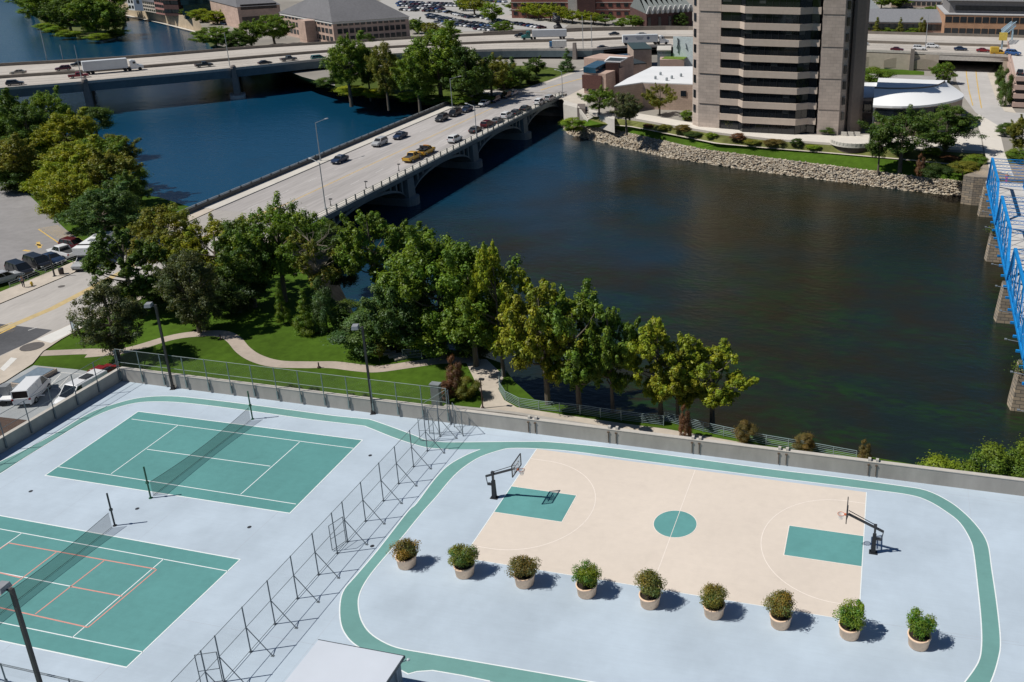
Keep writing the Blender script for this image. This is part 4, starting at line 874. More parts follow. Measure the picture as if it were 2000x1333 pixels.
# piers in the river: (water line px of the pier foot)
def mpier(px, f=1.0):
    a = at(px[0], px[1], ZW); k = min(range(len(NM)), key=lambda i: (Vector((NM[i].x, NM[i].y, 0))-Vector((a.x, a.y, 0))).length)
    n_, f_ = NM[k], FM[k]; dr = (f_-n_); dr.z = 0; dr.normalize(); L_ = (f_-n_).length; ang = math.atan2(dr.y, dr.x)
    c0 = Vector((n_.x, n_.y, 0))-dr*1.6; c1 = Vector((n_.x, n_.y, 0))+dr*(L_+1)
    c = (c0+c1)/2; L2 = (c1-c0).length
    MB().box((c.x, c.y, (ZW-1+ZM-2.2)/2), (L2-2.5, 2.0, ZM-2.2-ZW+1), rz=ang).build('pier_wall', CONC_D, t)
    p = MB(); s = Vector((-dr.y, dr.x, 0))
    p.prism([tuple((c0+dr*(1.6*math.sin(q)-.2)*-1+s*2.3*math.cos(q)))[:2] for q in np.linspace(0, math.pi, 9)]+[tuple((c0+dr*6+s*v))[:2] for v in (-2.3, 2.3)], ZW-1, ZW+1.1); p.build('pier_footing', CONC_L, t)
    b = MB(); b.box((c0.x+dr.x*.6, c0.y+dr.y*.6, (ZW+ZM+.9)/2), (1.7, 2.1, ZM+.9-ZW), rz=ang, tap=.55); b.lathe([(.9, 0), (.8, .7), (.45, 1.1), (0, 1.2)], (c0.x+dr.x*.6, c0.y+dr.y*.6, ZM+.6), 12); b.build('pier_pylon', M('pylon_grey', (.22, .19, .175), rough=.9), t)
mpier((175, 213)); mpier((456, 186)); mpier((650, 152)); mpier((780, 140))
for px, nm in ((( 935, 140), 0),):
    k = min(range(len(NM)), key=lambda i: (NM[i]-at(px[0], 100, ZM)).length); c = (NM[k]+FM[k])/2; dr = (FM[k]-NM[k]); L_ = dr.length; MB().box((c.x, c.y, (ZF+ZM-1)/2), (L_-2, 2.5, ZM-1-ZF), rz=math.atan2(dr.y, dr.x)).build('pier_wall', CONC_D, t)
# retaining wall with arched panels and the underpass (right)
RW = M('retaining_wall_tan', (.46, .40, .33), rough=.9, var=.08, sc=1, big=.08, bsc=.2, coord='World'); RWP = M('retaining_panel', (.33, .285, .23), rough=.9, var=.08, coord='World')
ka = min(range(nr), key=lambda i: (NM[i]-at(1345, 92, ZM)).length); kb = min(range(nr), key=lambda i: (NM[i]-at(1830, 107, .5)).length)
P = [Vector((p.x, p.y, 0)) for p in NM[ka:kb+1]]
b = MB()
for p, q in zip(P, P[1:]): b.beam(p+Vector((0, .2, (ZF+.2)/2)), q+Vector((0, .2, (ZF+.2)/2)), .8, .2-ZF-.01)
b.build('retaining_wall', RW, t)
b = MB()
for i in range(7):
    x0 = 20+i*9.3; x1 = x0+8.2; yy = NM[ka+3].y
    yy = min(NM, key=lambda p: abs(p.x-(x0+x1)/2)).y-.25
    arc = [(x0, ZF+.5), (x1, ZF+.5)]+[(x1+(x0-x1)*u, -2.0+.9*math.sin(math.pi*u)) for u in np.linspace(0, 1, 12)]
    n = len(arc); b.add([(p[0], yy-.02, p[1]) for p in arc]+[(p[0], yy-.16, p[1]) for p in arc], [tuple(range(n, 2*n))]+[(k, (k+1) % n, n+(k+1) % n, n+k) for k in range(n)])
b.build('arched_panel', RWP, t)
xa, xb = at(1832, 143, ZF).x, at(1958, 148, ZF).x; yy = NM[kb].y
MB().box(((xa+xb)/2+2, yy+8, .5-1.0), (xb-xa+12, 15.6, 1.1)).build('underpass_deck', RW, t)
MB().box(((xa+xb)/2, yy+.1, -.45), (xb-xa+3, .5, 1.5)).build('underpass_beam', M('motorway_parapet_light', (.50, .47, .43)), t)
MB().box((xa-2.2, yy+2, (ZF+.4)/2), (4.4, 4.4, .4-ZF)).box((xb+2.4, yy+2, (ZF+.4)/2), (4.4, 4.4, .4-ZF)).build('underpass_abutment', RW, t)
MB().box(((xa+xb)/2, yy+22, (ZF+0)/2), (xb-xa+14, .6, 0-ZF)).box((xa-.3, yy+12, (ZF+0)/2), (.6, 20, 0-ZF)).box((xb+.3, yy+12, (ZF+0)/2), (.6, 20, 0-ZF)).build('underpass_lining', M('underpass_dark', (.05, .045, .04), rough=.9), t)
fa = [Vector((p.x, p.y+.5, 0)) for p in FM[cutL:]]
b = MB()
for p, q in zip(fa, fa[1:]): b.beam(p+Vector((0, 0, (ZF-.5)/2)), q+Vector((0, 0, (ZF-.5)/2)), .8, -.5-ZF)
b.build('far_side_wall', MWALL, t)
k2 = min(range(nr), key=lambda i: (NM[i]-at(1803, 105, .5)).length)
MB().box((NM[k2].x, NM[k2].y-.7, (ZF+2.2)/2), (1.5, 1.3, 2.2-ZF), tap=.85).build('pier_pylon', M('pylon_grey', (.22, .19, .175)), t)
k2 = min(range(nr), key=lambda i: (NM[i]-at(1138, 98, ZM)).length)
MB().box((NM[k2].x, NM[k2].y-1.2, (ZF+1)/2), (1.5, 1.5, 1-ZF), tap=.7).build('pier_pylon', M('pylon_grey', (.22, .19, .175)), t)
# motorway masts
for bpx, tpx, lab in (((93, 123), (83, 58), 'slightly bent thin mast on the far edge of the motorway over the river'), ((124, 121), (117, 88), 'shorter thin mast on the far motorway edge near the left'), ((160, 157), (148, 88), 'thin mast rising behind the red pickup on the motorway'),
                      ((361, 100), (358, 62), 'thin mast above the far motorway edge with a round sign at its foot'), ((449, 130), (440, 66), 'thin mast at the motorway pier near the black pickup'), ((1156, 92), (1153, 30), 'tall mast beside the motorway left of the low museum'), ((1139, 96), (1136, 30), 'thin mast by the dark pylon of the motorway'), ((1807, 98), (1812, 30), 'tall white mast on the motorway above the retaining wall')):
    b_ = at(*bpx, .5 if bpx[0] > 1600 else ZM); pole('motorway_mast', lab, bpx, tpx, .13, LP, z=b_.z, cat='mast')
# ================================================================ blue truss footbridge
BLUE = M('truss_blue', (.010, .24, .62), rough=.5, var=.16, sc=2, big=.15, bsc=.4, spec=.35, stain=.25, ssc=1.2); BDECK = M('boardwalk_pale', (.55, .53, .50), rough=.8, var=.10, sc=1.5, coord='World', stretch=(.3, 2, 1))
BST = brick('pier_stone', (.40, .32, .23), (.26, .225, .185), (.13, .12, .105), bw=1.1, bh=.48, ms=.05, rough=.95)
ZD = -4.85
def fx(y): return 85.85+(y-52)*.027
pier_y = [25.8, 51.7, 77.8, 103.6, 129.2]
t = thing('truss_footbridge', 'bright blue lattice truss footbridge on stone piers at the right edge of the river', 'bridge', (88, 76, ZD))
BWD = 6.8
for i in range(4):
    y0, y1 = pier_y[i]+.25, pier_y[i+1]-.25; Ht = 6.4; n = 6; yy = np.linspace(y0, y1, n+1)
    for s, nm in ((0, 'truss'), (BWD, 'truss')):
        X = lambda y: fx(y)+.9+s
        m = MB()
        m.beam((X(y0), y0, ZD), (X(y1), y1, ZD), .34, .5); m.beam((X(yy[1]), yy[1], ZD+Ht), (X(yy[-2]), yy[-2], ZD+Ht), .42, .42)
        m.beam((X(y0), y0, ZD), (X(yy[1]), yy[1], ZD+Ht), .42, .42); m.beam((X(y1), y1, ZD), (X(yy[-2]), yy[-2], ZD+Ht), .42, .42)
        for k in range(1, n): m.beam((X(yy[k]), yy[k], ZD), (X(yy[k]), yy[k], ZD+Ht), .18, .18)
        for k in range(1, n-1):
            m.tube((X(yy[k]), yy[k], ZD+Ht), (X(yy[k+1]), yy[k+1], ZD), .05); m.tube((X(yy[k+1]), yy[k+1], ZD+Ht), (X(yy[k]), yy[k], ZD), .05)
        m.build('truss', BLUE, t)
        l = MB()
        for q in np.arange(y0+.3, y1-.9, .55): l.beam((X(q), q, ZD+.3), (X(q+.55), q+.55, ZD+1.35), .03, .05); l.beam((X(q), q, ZD+1.35), (X(q+.55), q+.55, ZD+.3), .03, .05)
        l.beam((X(y0), y0, ZD+1.4), (X(y1), y1, ZD+1.4), .08, .08); l.beam((X(y0), y0, ZD+.95), (X(y1), y1, ZD+.95), .06, .06); l.build('lattice_railing', BLUE, t)
    b = MB()
    for k in range(1, n):
        a_, c_ = Vector((fx(yy[k])+.9, yy[k], ZD+Ht)), Vector((fx(yy[k])+.9+BWD, yy[k], ZD+Ht))
        b.beam(a_, c_, .10, .10); b.beam(a_-Vector((0, 0, .6)), c_-Vector((0, 0, .6)), .08, .08)
        for u in np.linspace(0, .9, 10): b.beam(a_.lerp(c_, u), a_.lerp(c_, u+.1)-Vector((0, 0, .6)), .03, .03); b.beam(a_.lerp(c_, u+.1), a_.lerp(c_, u)-Vector((0, 0, .6)), .03, .03)
    for k in range(1, n-1): b.tube((fx(yy[k])+.9, yy[k], ZD+Ht), (fx(yy[k+1])+.9+BWD, yy[k+1], ZD+Ht), .02)
    b.build('top_bracing', BLUE, t)
MB().prism([(fx(y)+.8, y) for y in (24, 132)]+[(fx(y)+1+BWD, y) for y in (132, 24)], ZD-.35, ZD+.02).build('walkway', BDECK, t)
f = MB()
for y in np.arange(25, 128, 4.3): f.beam((fx(y)+.3, y, ZD-.5), (fx(y)+1.5+BWD, y, ZD-.5), .25, .3)
f.build('floor_beam', BLUE, t)
for i, y in enumerate(pier_y):
    x = fx(y)-.15; b = MB(); lo, hi = [], []
    for (px_, py_) in ((0, -1.6), (-.25, 0), (0, 1.6), (BWD+2.4, 1.6), (BWD+2.8, 0), (BWD+2.4, -1.6)):
        lo.append((x+px_, y+py_, ZW-1)); k_ = .78; hi.append((x+.55+px_*(1-1.0/(BWD+2.4)), y+py_*k_, ZD-.75))
    n_ = 6; b.add(lo+hi, [(i_, (i_+1) % n_, n_+(i_+1) % n_, n_+i_) for i_ in range(n_)]+[tuple(range(n_, 2*n_))])
    b.box((x+1.1, y, ZD-.6), (1.1, 1.8, .3)); b.build('stone_pier', BST, t)
    if i not in (0, 4):
        sb_ = bpy.data.objects.new('foliage', leaf_cloud('pier_weeds', np.random.default_rng(i).normal(size=(260, 3))*np.array([.5, .5, .35])+np.array([x+.5, y-.8, ZD-.5])-np.array(tuple(t.location)), np.random.default_rng(i+9).normal(size=(260, 3))+np.array([0, 0, .6]), .22, np.random.default_rng(i).uniform(.7, 1.3, (260, 3)), i)) if i != 2 else None
        if sb_: put(sb_, t); sb_.color = (.12, .17, .03, 1)
lp = MB()
for y in np.arange(30, 126, 9): lp.tube((fx(y)+.7, y, ZD-.1), (fx(y)-.7, y, ZD+.05), .05).box((fx(y)-.8, y, ZD+.1), (.3, .22, .15))
lp.build('side_lamp', STEEL, t)
# stone abutment at the far end
t = thing('stone_abutment', 'stone block abutment wall at the far end of the blue footbridge', 'wall', (84, 131, ZW))
A = ats([(1882, 343), (1896, 338), (1914, 329), (1926, 318)], ZF)
MB().prism([(A[0].x, A[0].y), (A[1].x, A[1].y), (A[2].x, A[2].y), (A[3].x, A[3].y), (A[3].x+14, A[3].y), (A[3].x+14, 135.2), (fx(131)-1.2, 135.2)], ZW-1, ZF+.03).build('wall_body', BST, t)
person('small child-height dummy', Vector((0, 0, -500)), 0, SKIN, SKIN, SKIN, HAIR) if False else None
b = at(1965, 357, ZD); person('person in an orange top with a yellow cap walking on the blue footbridge', Vector((b.x, b.y, ZD+.02)), 1.4, M('shirt_orange', (.75, .16, .05)), M('trousers_magenta', (.45, .05, .28)), SKIN, M('cap_yellow', (.7, .55, .05)), s=1.1)
# ================================================================ far bank: roads, paths, buildings
PAVE = M('far_pavement', (.54, .49, .42), rough=.9, var=.07, sc=.6, big=.10, bsc=.1, coord='World')
FROAD = M('far_road', (.36, .345, .335), rough=.9, var=.07, sc=.5, big=.12, bsc=.08, coord='World')
def fpoly(name, pts, mat, dz): return poly(name, pts, mat, dz, ZF)
fpoly('grass_verge', [(655, 170), (735, 184), (840, 193), (930, 191), (1000, 180), (1072, 157), (1120, 138), (1040, 128), (900, 132), (780, 122), (650, 150)], M('verge_grass', (.07, .10, .018), rough=.95, var=.4, sc=.4, big=.3, bsc=.1, coord='World', detail=7, spec=.1), .015)
fpoly('pavement', [(960, 196), (1000, 181), (1072, 158), (1140, 134), (1200, 120), (1215, 128), (1143, 176), (1147, 205), (1108, 206), (1098, 194), (870, 213)], PAVE, .03)
struct('street', MB().flat([(-46.4, 198.6), (-26.0, 198.6)]+[(at(*q, ZF).x, at(*q, ZF).y) for q in ((1100, 192), (1141, 172), (1205, 128), (1190, 118), (1140, 137), (1072, 161), (1000, 184))], ZF+.06), FROAD)
struct('bridge_approach', MB().add([(-46.4, 198.4, ZB+.012), (-26.0, 198.4, ZB+.012), (-24.6, 206, ZF+.07), (-46, 206, ZF+.07)], [(0, 1, 2, 3)]), BROAD)
mk = MB(); line(mk, [(-36, 200, ZF), (1040, 182), (1085, 168), (1141, 153), (1195, 123)], .5, .08, ZF); struct('road_marking', mk, YELLOW)
fpoly('street', [(1850, 128), (1950, 128), (1930, 144), (1945, 190), (1964, 219), (2200, 235), (2200, 262), (1950, 246), (1912, 225), (1904, 219), (1883, 190), (1868, 160), (1866, 144)], M('far_road_pale', (.47, .455, .44), rough=.9, var=.06, sc=.5, big=.08, coord='World'), .03)
fpoly('pavement', [(1912, 224), (1950, 246), (1962, 298), (1980, 345), (1932, 330), (1925, 305), (1917, 265), (1903, 232)], M('far_promenade', (.64, .60, .54), rough=.9, var=.05, sc=.6, coord='World'), .05)
fpoly('pavement', [(1928, 143), (1950, 143), (1962, 190), (1985, 222), (1962, 218), (1944, 190)], PAVE, .05)
mk = MB()
for a in ([(1887, 138), (1888, 150), (1893, 180), (1900, 207)], [(1906, 138), (1907, 150), (1912, 185), (1917, 212)]): line(mk, a, .3, .05, ZF)
struct('road_marking', mk, YELLOW)
fpoly('lawn_strip', [(1560, 118), (1682, 130), (1805, 140), (1805, 147), (1720, 146), (1560, 132)], GRASS, .03)
fpoly('service_road', [(1560, 134), (1720, 147), (1860, 150), (1862, 166), (1720, 162), (1560, 150)], FROAD, .03)
fpoly('promenade', [(1236, 220), (1300, 231), (1350, 240), (1400, 250), (1500, 261), (1640, 266), (1740, 262), (1915, 262), (1920, 296), (1740, 288), (1625, 280), (1500, 271), (1400, 259), (1300, 243), (1240, 232)], M('far_promenade', (.64, .60, .54)), .03)
rb = MB()
ribbon(rb, [p+Vector((0, 0, .06)) for p in r2[6:62]], 1.5); struct('footpath', rb, PAVE)
TAN = brick('tower_brick', (.52, .435, .375), (.45, .375, .325), (.34, .29, .255), bw=1.5, bh=.75, ms=.03)
TANB = brick('museum_brick', (.47, .355, .285), (.41, .31, .25), (.32, .26, .22), bw=1.0, bh=.5, ms=.03)
SPAN = M('spandrel_precast', (.56, .465, .39), rough=.8, var=.06, sc=1, big=.06, coord='World')
# ---- tower
t = thing('office_tower', 'tall brown brick tower with dark ribbon windows standing on the far river bank', 'tower', (40, 172, ZF))
NF = 9; FHt = 3.7; zt = ZF+2.3+FHt*NF
core = [(28.5, 169.6), (28.9, 167.0), (33.4, 166.6), (34.8, 164.4), (47.4, 164.4), (50.0, 166.6), (51.9, 166.4), (52.0, 169.2), (56, 186), (30, 186)]
def grow(P, d):
    c = Vector((41, 178)); return [((p[0]-c.x)*(1+d/14)+c.x, (p[1]-c.y)*(1+d/14)+c.y) for p in P]
MB().prism(core, ZF, zt).build('curtain_glass', glassmat('tower_glass', (.012, .014, .018), .06), t)
for i in range(NF):
    MB().prism(grow(core, .32), ZF+2.3+FHt*i, ZF+2.3+FHt*i+1.55).build('spandrel', SPAN, t)
mul = MB()
for a, b in zip(core[1:6], core[2:7]):
    L_ = math.hypot(b[0]-a[0], b[1]-a[1]); n = max(1, int(L_/1.55))
    for k in range(n+1):
        u = k/n; mul.box((a[0]+(b[0]-a[0])*u, a[1]+(b[1]-a[1])*u-.02, (ZF+zt)/2), (.07, .07, zt-ZF-.05))
rgt = random.Random(4)  # random lighter panes: slight glass reflections put into their colour
for a, b in zip(core[1:6], core[2:7]):
    L_ = math.hypot(b[0]-a[0], b[1]-a[1]); n = max(1, int(L_/1.55)); an = math.atan2(b[1]-a[1], b[0]-a[0])
    for i in range(NF):
        for k in range(n):
            if rgt.random() < .22: u = (k+.5)/n; hh = rgt.choice((.5, .9, 1.4)); MB().box((a[0]+(b[0]-a[0])*u+.03*math.sin(an), a[1]+(b[1]-a[1])*u-.03*math.cos(an), ZF+2.3+FHt*(i+1)-hh/2-.02), (L_/n-.15, .03, hh), rz=an).build('pane', M('pane_reflection_tone', (.055, .058, .06), rough=.12, spec=.6, var=.4, sc=.4), t)
mul.build('mullion', M('mullion_dark', (.03, .03, .032), rough=.4), t)
lwing = [(20.7, 172.0), (21.2, 169.9), (22.6, 168.4), (23.0, 167.9), (28.5, 167.2), (29.6, 171), (30, 186), (21, 186)]
MB().prism(lwing, ZF, zt+1).build('brick_wing', TAN, t)
rwing = [(52.2, 167.6), (52.6, 166.3), (57.6, 166.5), (57.9, 167.5), (58.8, 168.3), (59.4, 171), (62, 171.6), (62.4, 186), (52.2, 186)]
MB().prism(rwing, ZF, zt+1).build('brick_wing', TAN, t)
MB().prism([(59.6, 168.6), (60.3, 167.9), (62.2, 169.6), (62.9, 171.0), (62.3, 171.5), (59.6, 171.2)], ZF, zt).build('brick_wing', M('tower_fin_brick', (.22, .18, .155), rough=.9, var=.08), t)
gw = GLASS
for i in range(NF):
    z = ZF+3.6+FHt*i
    m = MB(); a, b = Vector((21.25, 169.85)), Vector((22.55, 168.45)); c = (a+b)/2; m.box((c.x-.05, c.y-.05, z+.75), (1.0, .16, 1.9), rz=math.atan2(b.y-a.y, b.x-a.x)); m.build('window', gw, t)
    m = MB(); a, b = Vector((57.95, 167.35)), Vector((58.75, 168.15)); c = (a+b)/2; m.box((c.x+.03, c.y-.03, z+.75), (.85, .16, 1.9), rz=math.atan2(b.y-a.y, b.x-a.x)); m.build('window', gw, t)
jt = MB()
for i in range(1, NF, 2): jt.box((25.8, 167.5, ZF+2.3+FHt*i), (5.2, .25, .06), rz=-.125).box((55.1, 166.38, ZF+2.3+FHt*i), (4.9, .12, .06), rz=.04)
jt.build('brick_joint', M('joint_dark', (.14, .115, .10)), t)
# ---- generic block: front edge from two photo points on the ground, top from a photo row
def block(t, a, b, ytop, depth, mat, z=ZF, name='wall', roof=None, par=.0, zt=None, base=None):
    A, B = at(a[0], a[1], z), at(b[0], b[1], z); d = (B-A).normalized(); nrm = Vector((-d.y, d.x, 0))
    if zt is None: h = hz(A, a[0], ytop); zt = z+h
    P = [A, B, B+nrm*depth, A+nrm*depth]
    o = MB().prism([(p.x, p.y) for p in P], base if base is not None else ZF, zt).build(name, mat, t)
    if roof is not None:
        Q = [P[0]-nrm*.15-d*.15, P[1]-nrm*.15+d*.15, P[2]+nrm*.15+d*.15, P[3]+nrm*.15-d*.15]
        MB().prism([(p.x, p.y) for p in Q], zt+.003, zt+.35).build('roof', roof, t)
    return A, B, zt, d, nrm
def windows(t, A, d, nrm, L_, z0, h, n, w, mat=None, start=1.0, frame=None):
    for k in range(n):
        u = start+(L_-2*start)*(k/(n-1) if n > 1 else .5); p = A+d*u-nrm*.04
        o = MB().box((p.x, p.y, z0+h/2), (w, .14, h), rz=math.atan2(d.y, d.x)).build('window', mat or GLASS, t)
ROOFG = M('roof_grey_shingle', (.145, .145, .155), rough=.9, var=.14, sc=1.2, big=.08, coord='World')
ROOFW = M('roof_white_membrane', (.74, .75, .76), rough=.7, var=.05, sc=.3, big=.05, bsc=.15, coord='World')
TEALG = M('teal_glass_roof', (.016, .065, .11), rough=.12, var=.35, sc=.5, coord='World', spec=.7)
RED = brick('red_brick', (.34, .135, .105), (.29, .115, .09), (.25, .12, .10), bw=1.6, bh=.7, ms=.03)
DRED = brick('dark_brick', (.10, .045, .040), (.08, .038, .034), (.07, .04, .035), bw=1.4, bh=.7, ms=.03)
ORB = brick('orange_brick', (.50, .285, .165), (.44, .25, .15), (.36, .22, .14), bw=1.4, bh=.6, ms=.03)
PINK = brick('pink_tan_brick', (.53, .385, .315), (.47, .335, .275), (.37, .28, .24), bw=1.4, bh=.6, ms=.03)
# low hall with a white roof left of the tower
t = thing('low_hall', 'low tan brick hall with a flat white roof just left of the tower', 'building', at(1260, 220, ZF))
RZ = 2.0
P = ats([(1199, 171), (1255, 163), (1344, 166), (1420, 169), (1420, 131), (1344, 132), (1274, 132), (1226, 155)], RZ)
MB().prism([(p.x, p.y) for p in P], ZF, RZ).build('wall', TANB, t)
MB().prism([(p.x, p.y) for p in P], RZ+.004, RZ+.28).build('roof', ROOFW, t)
rf = MB()
for px in ((1280, 155), (1302, 158), (1312, 154), (1290, 147), (1330, 150)): c = at(*px, RZ+.3); rf.lathe([(.35, 0), (.35, .7), (.2, .9), (0, .9)], c, 10)
rf.build('roof_vent', STEEL, t)
A, B = P[1], P[2]; d = (B-A).normalized()
c = A.lerp(B, .9); MB().box((c.x, c.y-.05, -.4), (1.5, .2, 1.5)).build('window', GLASS, t)
c = P[0].lerp(P[1], .42); MB().box((c.x-.06, c.y-.06, -.6), (3.0, .12, .35), rz=math.atan2(P[1].y-P[0].y, P[1].x-P[0].x)).build('name_lettering_strip', M('joint_dark', (.14, .115, .10)), t)
# angular museum blocks
t = thing('angular_museum', 'cluster of angular tan blocks with dark glass and sloping roofs by the far road', 'building', at(1180, 180, ZF))
A, B, z, d, n = block(t, (1141, 183), (1184, 186), 142, 14, PINK); zt1 = z
MB().prism([(A.x, A.y-.02), (B.x-3, B.y-.02), (B.x-3, B.y+13.9), (A.x, A.y+13.9)], zt1+.004, zt1+1.6).build('glass_top', TEALG, t)
MB().box(((A.x*.62+B.x*.38), (A.y+B.y)/2-.1, z-2.6), (6.2, .3, 4.0), rz=math.atan2(d.y, d.x)).build('louvre_panel', M('louvre_red_brown', (.10, .045, .038), rough=.7, var=.3, sc=3), t)
for u in (.2, .45, .72): p = A.lerp(B, u); MB().box((p.x, p.y-.06, ZF+1.6), (1.0, .2, 1.3)).build('window', GLASS, t)
A, B, z, d, n = block(t, (1184, 178), (1209, 178), 124, 10, M('recess_dark_red', (.055, .028, .025), rough=.8))
A2_, B2_, z2, d2, n2 = block(t, (1208, 170), (1238, 160), 118, 12, PINK)
q = ats([(1180, 121), (1212, 122), (1226, 114), (1190, 112)], z2+.4); MB().prism([(p.x, p.y) for p in q], z2+.3, z2+.65).build('canopy_roof', ROOFW, t)
q = ats([(1183, 119), (1211, 120), (1222, 114.5), (1192, 113)], z2+.66); MB().prism([(p.x, p.y) for p in q], z2+.655, z2+.72).build('roof_dark', M('dark_roof', (.035, .045, .05), rough=.6), t)
block(t, (1236, 152), (1262, 150), 127, 12, PINK, roof=M('dark_roof', (.035, .045, .05)))
block(t, (1238, 138), (1273, 137), 98, 16, TANB, roof=M('dark_roof_green', (.045, .07, .07), rough=.5))
A, B, z, d, n = block(t, (1289, 146), (1336, 146), 117, 14, PINK)
MB().box(((A.x+B.x)/2, (A.y+B.y)/2+7.2, z+.06), ((B-A).length-.6, 13, .12)).build('green_roof', M('green_roof_grass', (.12, .19, .02), rough=.95, var=.3, sc=1, coord='World'), t)
block(t, (1284, 140), (1310, 140), 100, 10, M('grey_glass_wall', (.20, .24, .26), rough=.3, var=.2, sc=1), roof=CONC_L)
q = ats([(1150, 128), (1232, 122), (1238, 104), (1160, 110)], -1.0); MB().prism([(p.x, p.y) for p in q], ZF, -1.0).build('glass_hall', M('dark_blue_glass', (.02, .05, .085), rough=.15, var=.5, sc=.3, coord='World'), t)
t = thing('mural_panel', 'large white panel with thin dark brush marks behind the museum', 'mural', at(1330, 140, ZF))
A, B = at(1316, 140, ZF), at(1362, 139, ZF); h = hz(A, 1316, 72); d = (B-A).normalized()
MB().box(((A.x+B.x)/2, A.y+.4, ZF+h/2), ((B-A).length, .5, h)).build('panel', M('mural_pale', (.66, .74, .76), rough=.5), t)
st = MB(); sx = [(.14, .95, .22, .62), (.2, .8, .12, .5), (.22, .62, .17, .30), (.5, .72, .56, .45), (.56, .45, .50, .52), (.2, .92, .16, .7)]
for a, b, c, e in sx: st.beam((A.x+(B-A).length*a, A.y+.12, ZF+h*(.35+b*.65)), (A.x+(B-A).length*c, A.y+.12, ZF+h*(.35+e*.65)), .1, .45, up=(0, 1, 0))
st.build('brush_mark', M('ink_dark', (.05, .07, .08)), t)
# link building and curved hall right of the tower
t = thing('curved_hall', 'low hall with a curved white roof just to the right of the tower', 'building', at(1740, 245, ZF))
RZ = 2.4
outer = ats([(1705, 206), (1755, 208), (1805, 206), (1846, 200), (1871, 194), (1883, 187), (1873, 177), (1846, 159)], RZ); inner_ = ats([(1846, 159), (1838, 165), (1821, 170.5), (1788, 174), (1739, 174.5), (1708, 173)], RZ+2.8)
so_, si_ = resample(smooth_line(outer, 4), 24), resample(smooth_line(inner_[::-1], 4), 24)
rfm = MB(); mid_ = [[a_.lerp(b_, u) for a_, b_ in zip(so_, si_)] for u in (0, .25, .5, .75, 1)]
for a_, b_ in zip(mid_, mid_[1:]): rfm.strip(a_, b_)
rfo = rfm.build('roof', M('curved_roof_white', (.86, .87, .88), rough=.6, var=.01), t, smooth=True)
import bmesh as _bm
bm_ = _bm.new(); bm_.from_mesh(rfo.data); _bm.ops.remove_doubles(bm_, verts=bm_.verts, dist=.001); bm_.to_mesh(rfo.data); bm_.free()
rim = MB(); rim.strip([p-Vector((0, 0, .5)) for p in so_], so_); rim.build('roof_edge', ROOFW, t)
cc_ = sum(so_, Vector())/24
sw = [p.lerp(Vector((cc_.x, cc_.y, p.z)), .035) for p in so_]
MB().strip([Vector((p.x, p.y, ZF)) for p in sw], [Vector((p.x, p.y, RZ-.02)) for p in sw]).build('wall', TANB, t)
MB().strip([Vector((p.x, p.y-.25, -1.7)) for p in sw[:9]], [Vector((p.x, p.y-.25, 1.5)) for p in sw[:9]]).build('window_band', GLASS, t)
MB().strip([p-Vector((0, 0, 2.2)) for p in si_], [p+Vector((0, 0, .35)) for p in si_]).build('roof_upstand', M('joint_dark', (.14, .115, .10)), t)
q = [si_[k]+Vector((0, .3, 0)) for k in range(0, 24, 2)]+ats([(1850, 157), (1790, 155), (1716, 152)], RZ+.9); MB().prism([(p.x, p.y) for p in q], ZF, RZ+.85).build('back_roof', ROOFW, t)
q = ats([(1646, 192), (1705, 192), (1712, 175), (1716, 163), (1650, 163)], RZ-.6); MB().prism([(p.x, p.y) for p in q], ZF, RZ-.6).build('link_wall', PINK, t); MB().prism([(p.x, p.y) for p in q], RZ-.596, RZ-.4).build('link_roof', ROOFW, t)
LZ = RZ-.6
A, B = q[0], q[1]; L_ = B.x-A.x
MB().box(((A.x+B.x)/2, A.y-.05, LZ-.2), (L_+.1, .25, .5)).box(((A.x+B.x)/2, A.y-.05, -1.5), (L_+.1, .25, .3)).build('string_course', SPAN, t)
MB().box(((A.x+B.x)/2, A.y-.06, -.35), (L_-.4, .2, 1.9)).build('window_band', GLASS, t)
ac = Vector(((A.x+B.x)/2-.3, A.y-.22, ZF)); arc = [(-1.9, 0), (1.9, 0)]+[(1.9*math.cos(u), 1.5+1.7*math.sin(u)) for u in np.linspace(0, math.pi, 13)]
m = MB(); k = len(arc); m.add([(ac.x+p[0], ac.y, ac.z+p[1]) for p in arc]+[(ac.x+p[0], ac.y-.5, ac.z+p[1]) for p in arc], [tuple(range(k, 2*k))]+[(i, (i+1) % k, k+(i+1) % k, k+i) for i in range(k)])
m.build('entrance_arch', M('arch_brown', (.16, .095, .085), rough=.8, var=.3, sc=1.5), t)
# round overlook terrace
c = at(1664, 287, -5.4)
t = thing('overlook_terrace', 'round pale overlook terrace with low balustrade walls above the river lawn', 'terrace', (c.x, c.y, -7))
cir = lambda r: [(c.x+r*math.cos(u), c.y+r*.8*math.sin(u)) for u in np.linspace(0, 6.283, 40, endpoint=False)]
MB().prism(cir(4.3), -8.5, -4.75).build('drum', M('drum_dark', (.10, .085, .07), rough=.9), t); MB().prism(cir(5.0), -4.75, -4.25).build('terrace_floor', M('far_promenade', (.64, .60, .54)), t)  # drum coloured dark to stand in for the shadow at the base
b = MB()
for u in np.linspace(3.5, 5.9, 14): b.box((c.x+4.85*math.cos(u), c.y+3.85*math.sin(u), -4.0), (1.0, .3, .5), rz=u+1.57)
b.build('balustrade', CONC_L, t)
for k in range(3): p = at(1648+k*13, 266, ZF); MB().box((p.x, p.y, ZF+.5), (1.35, .3, 1.0)).build('low_wall', CONC_L, t)
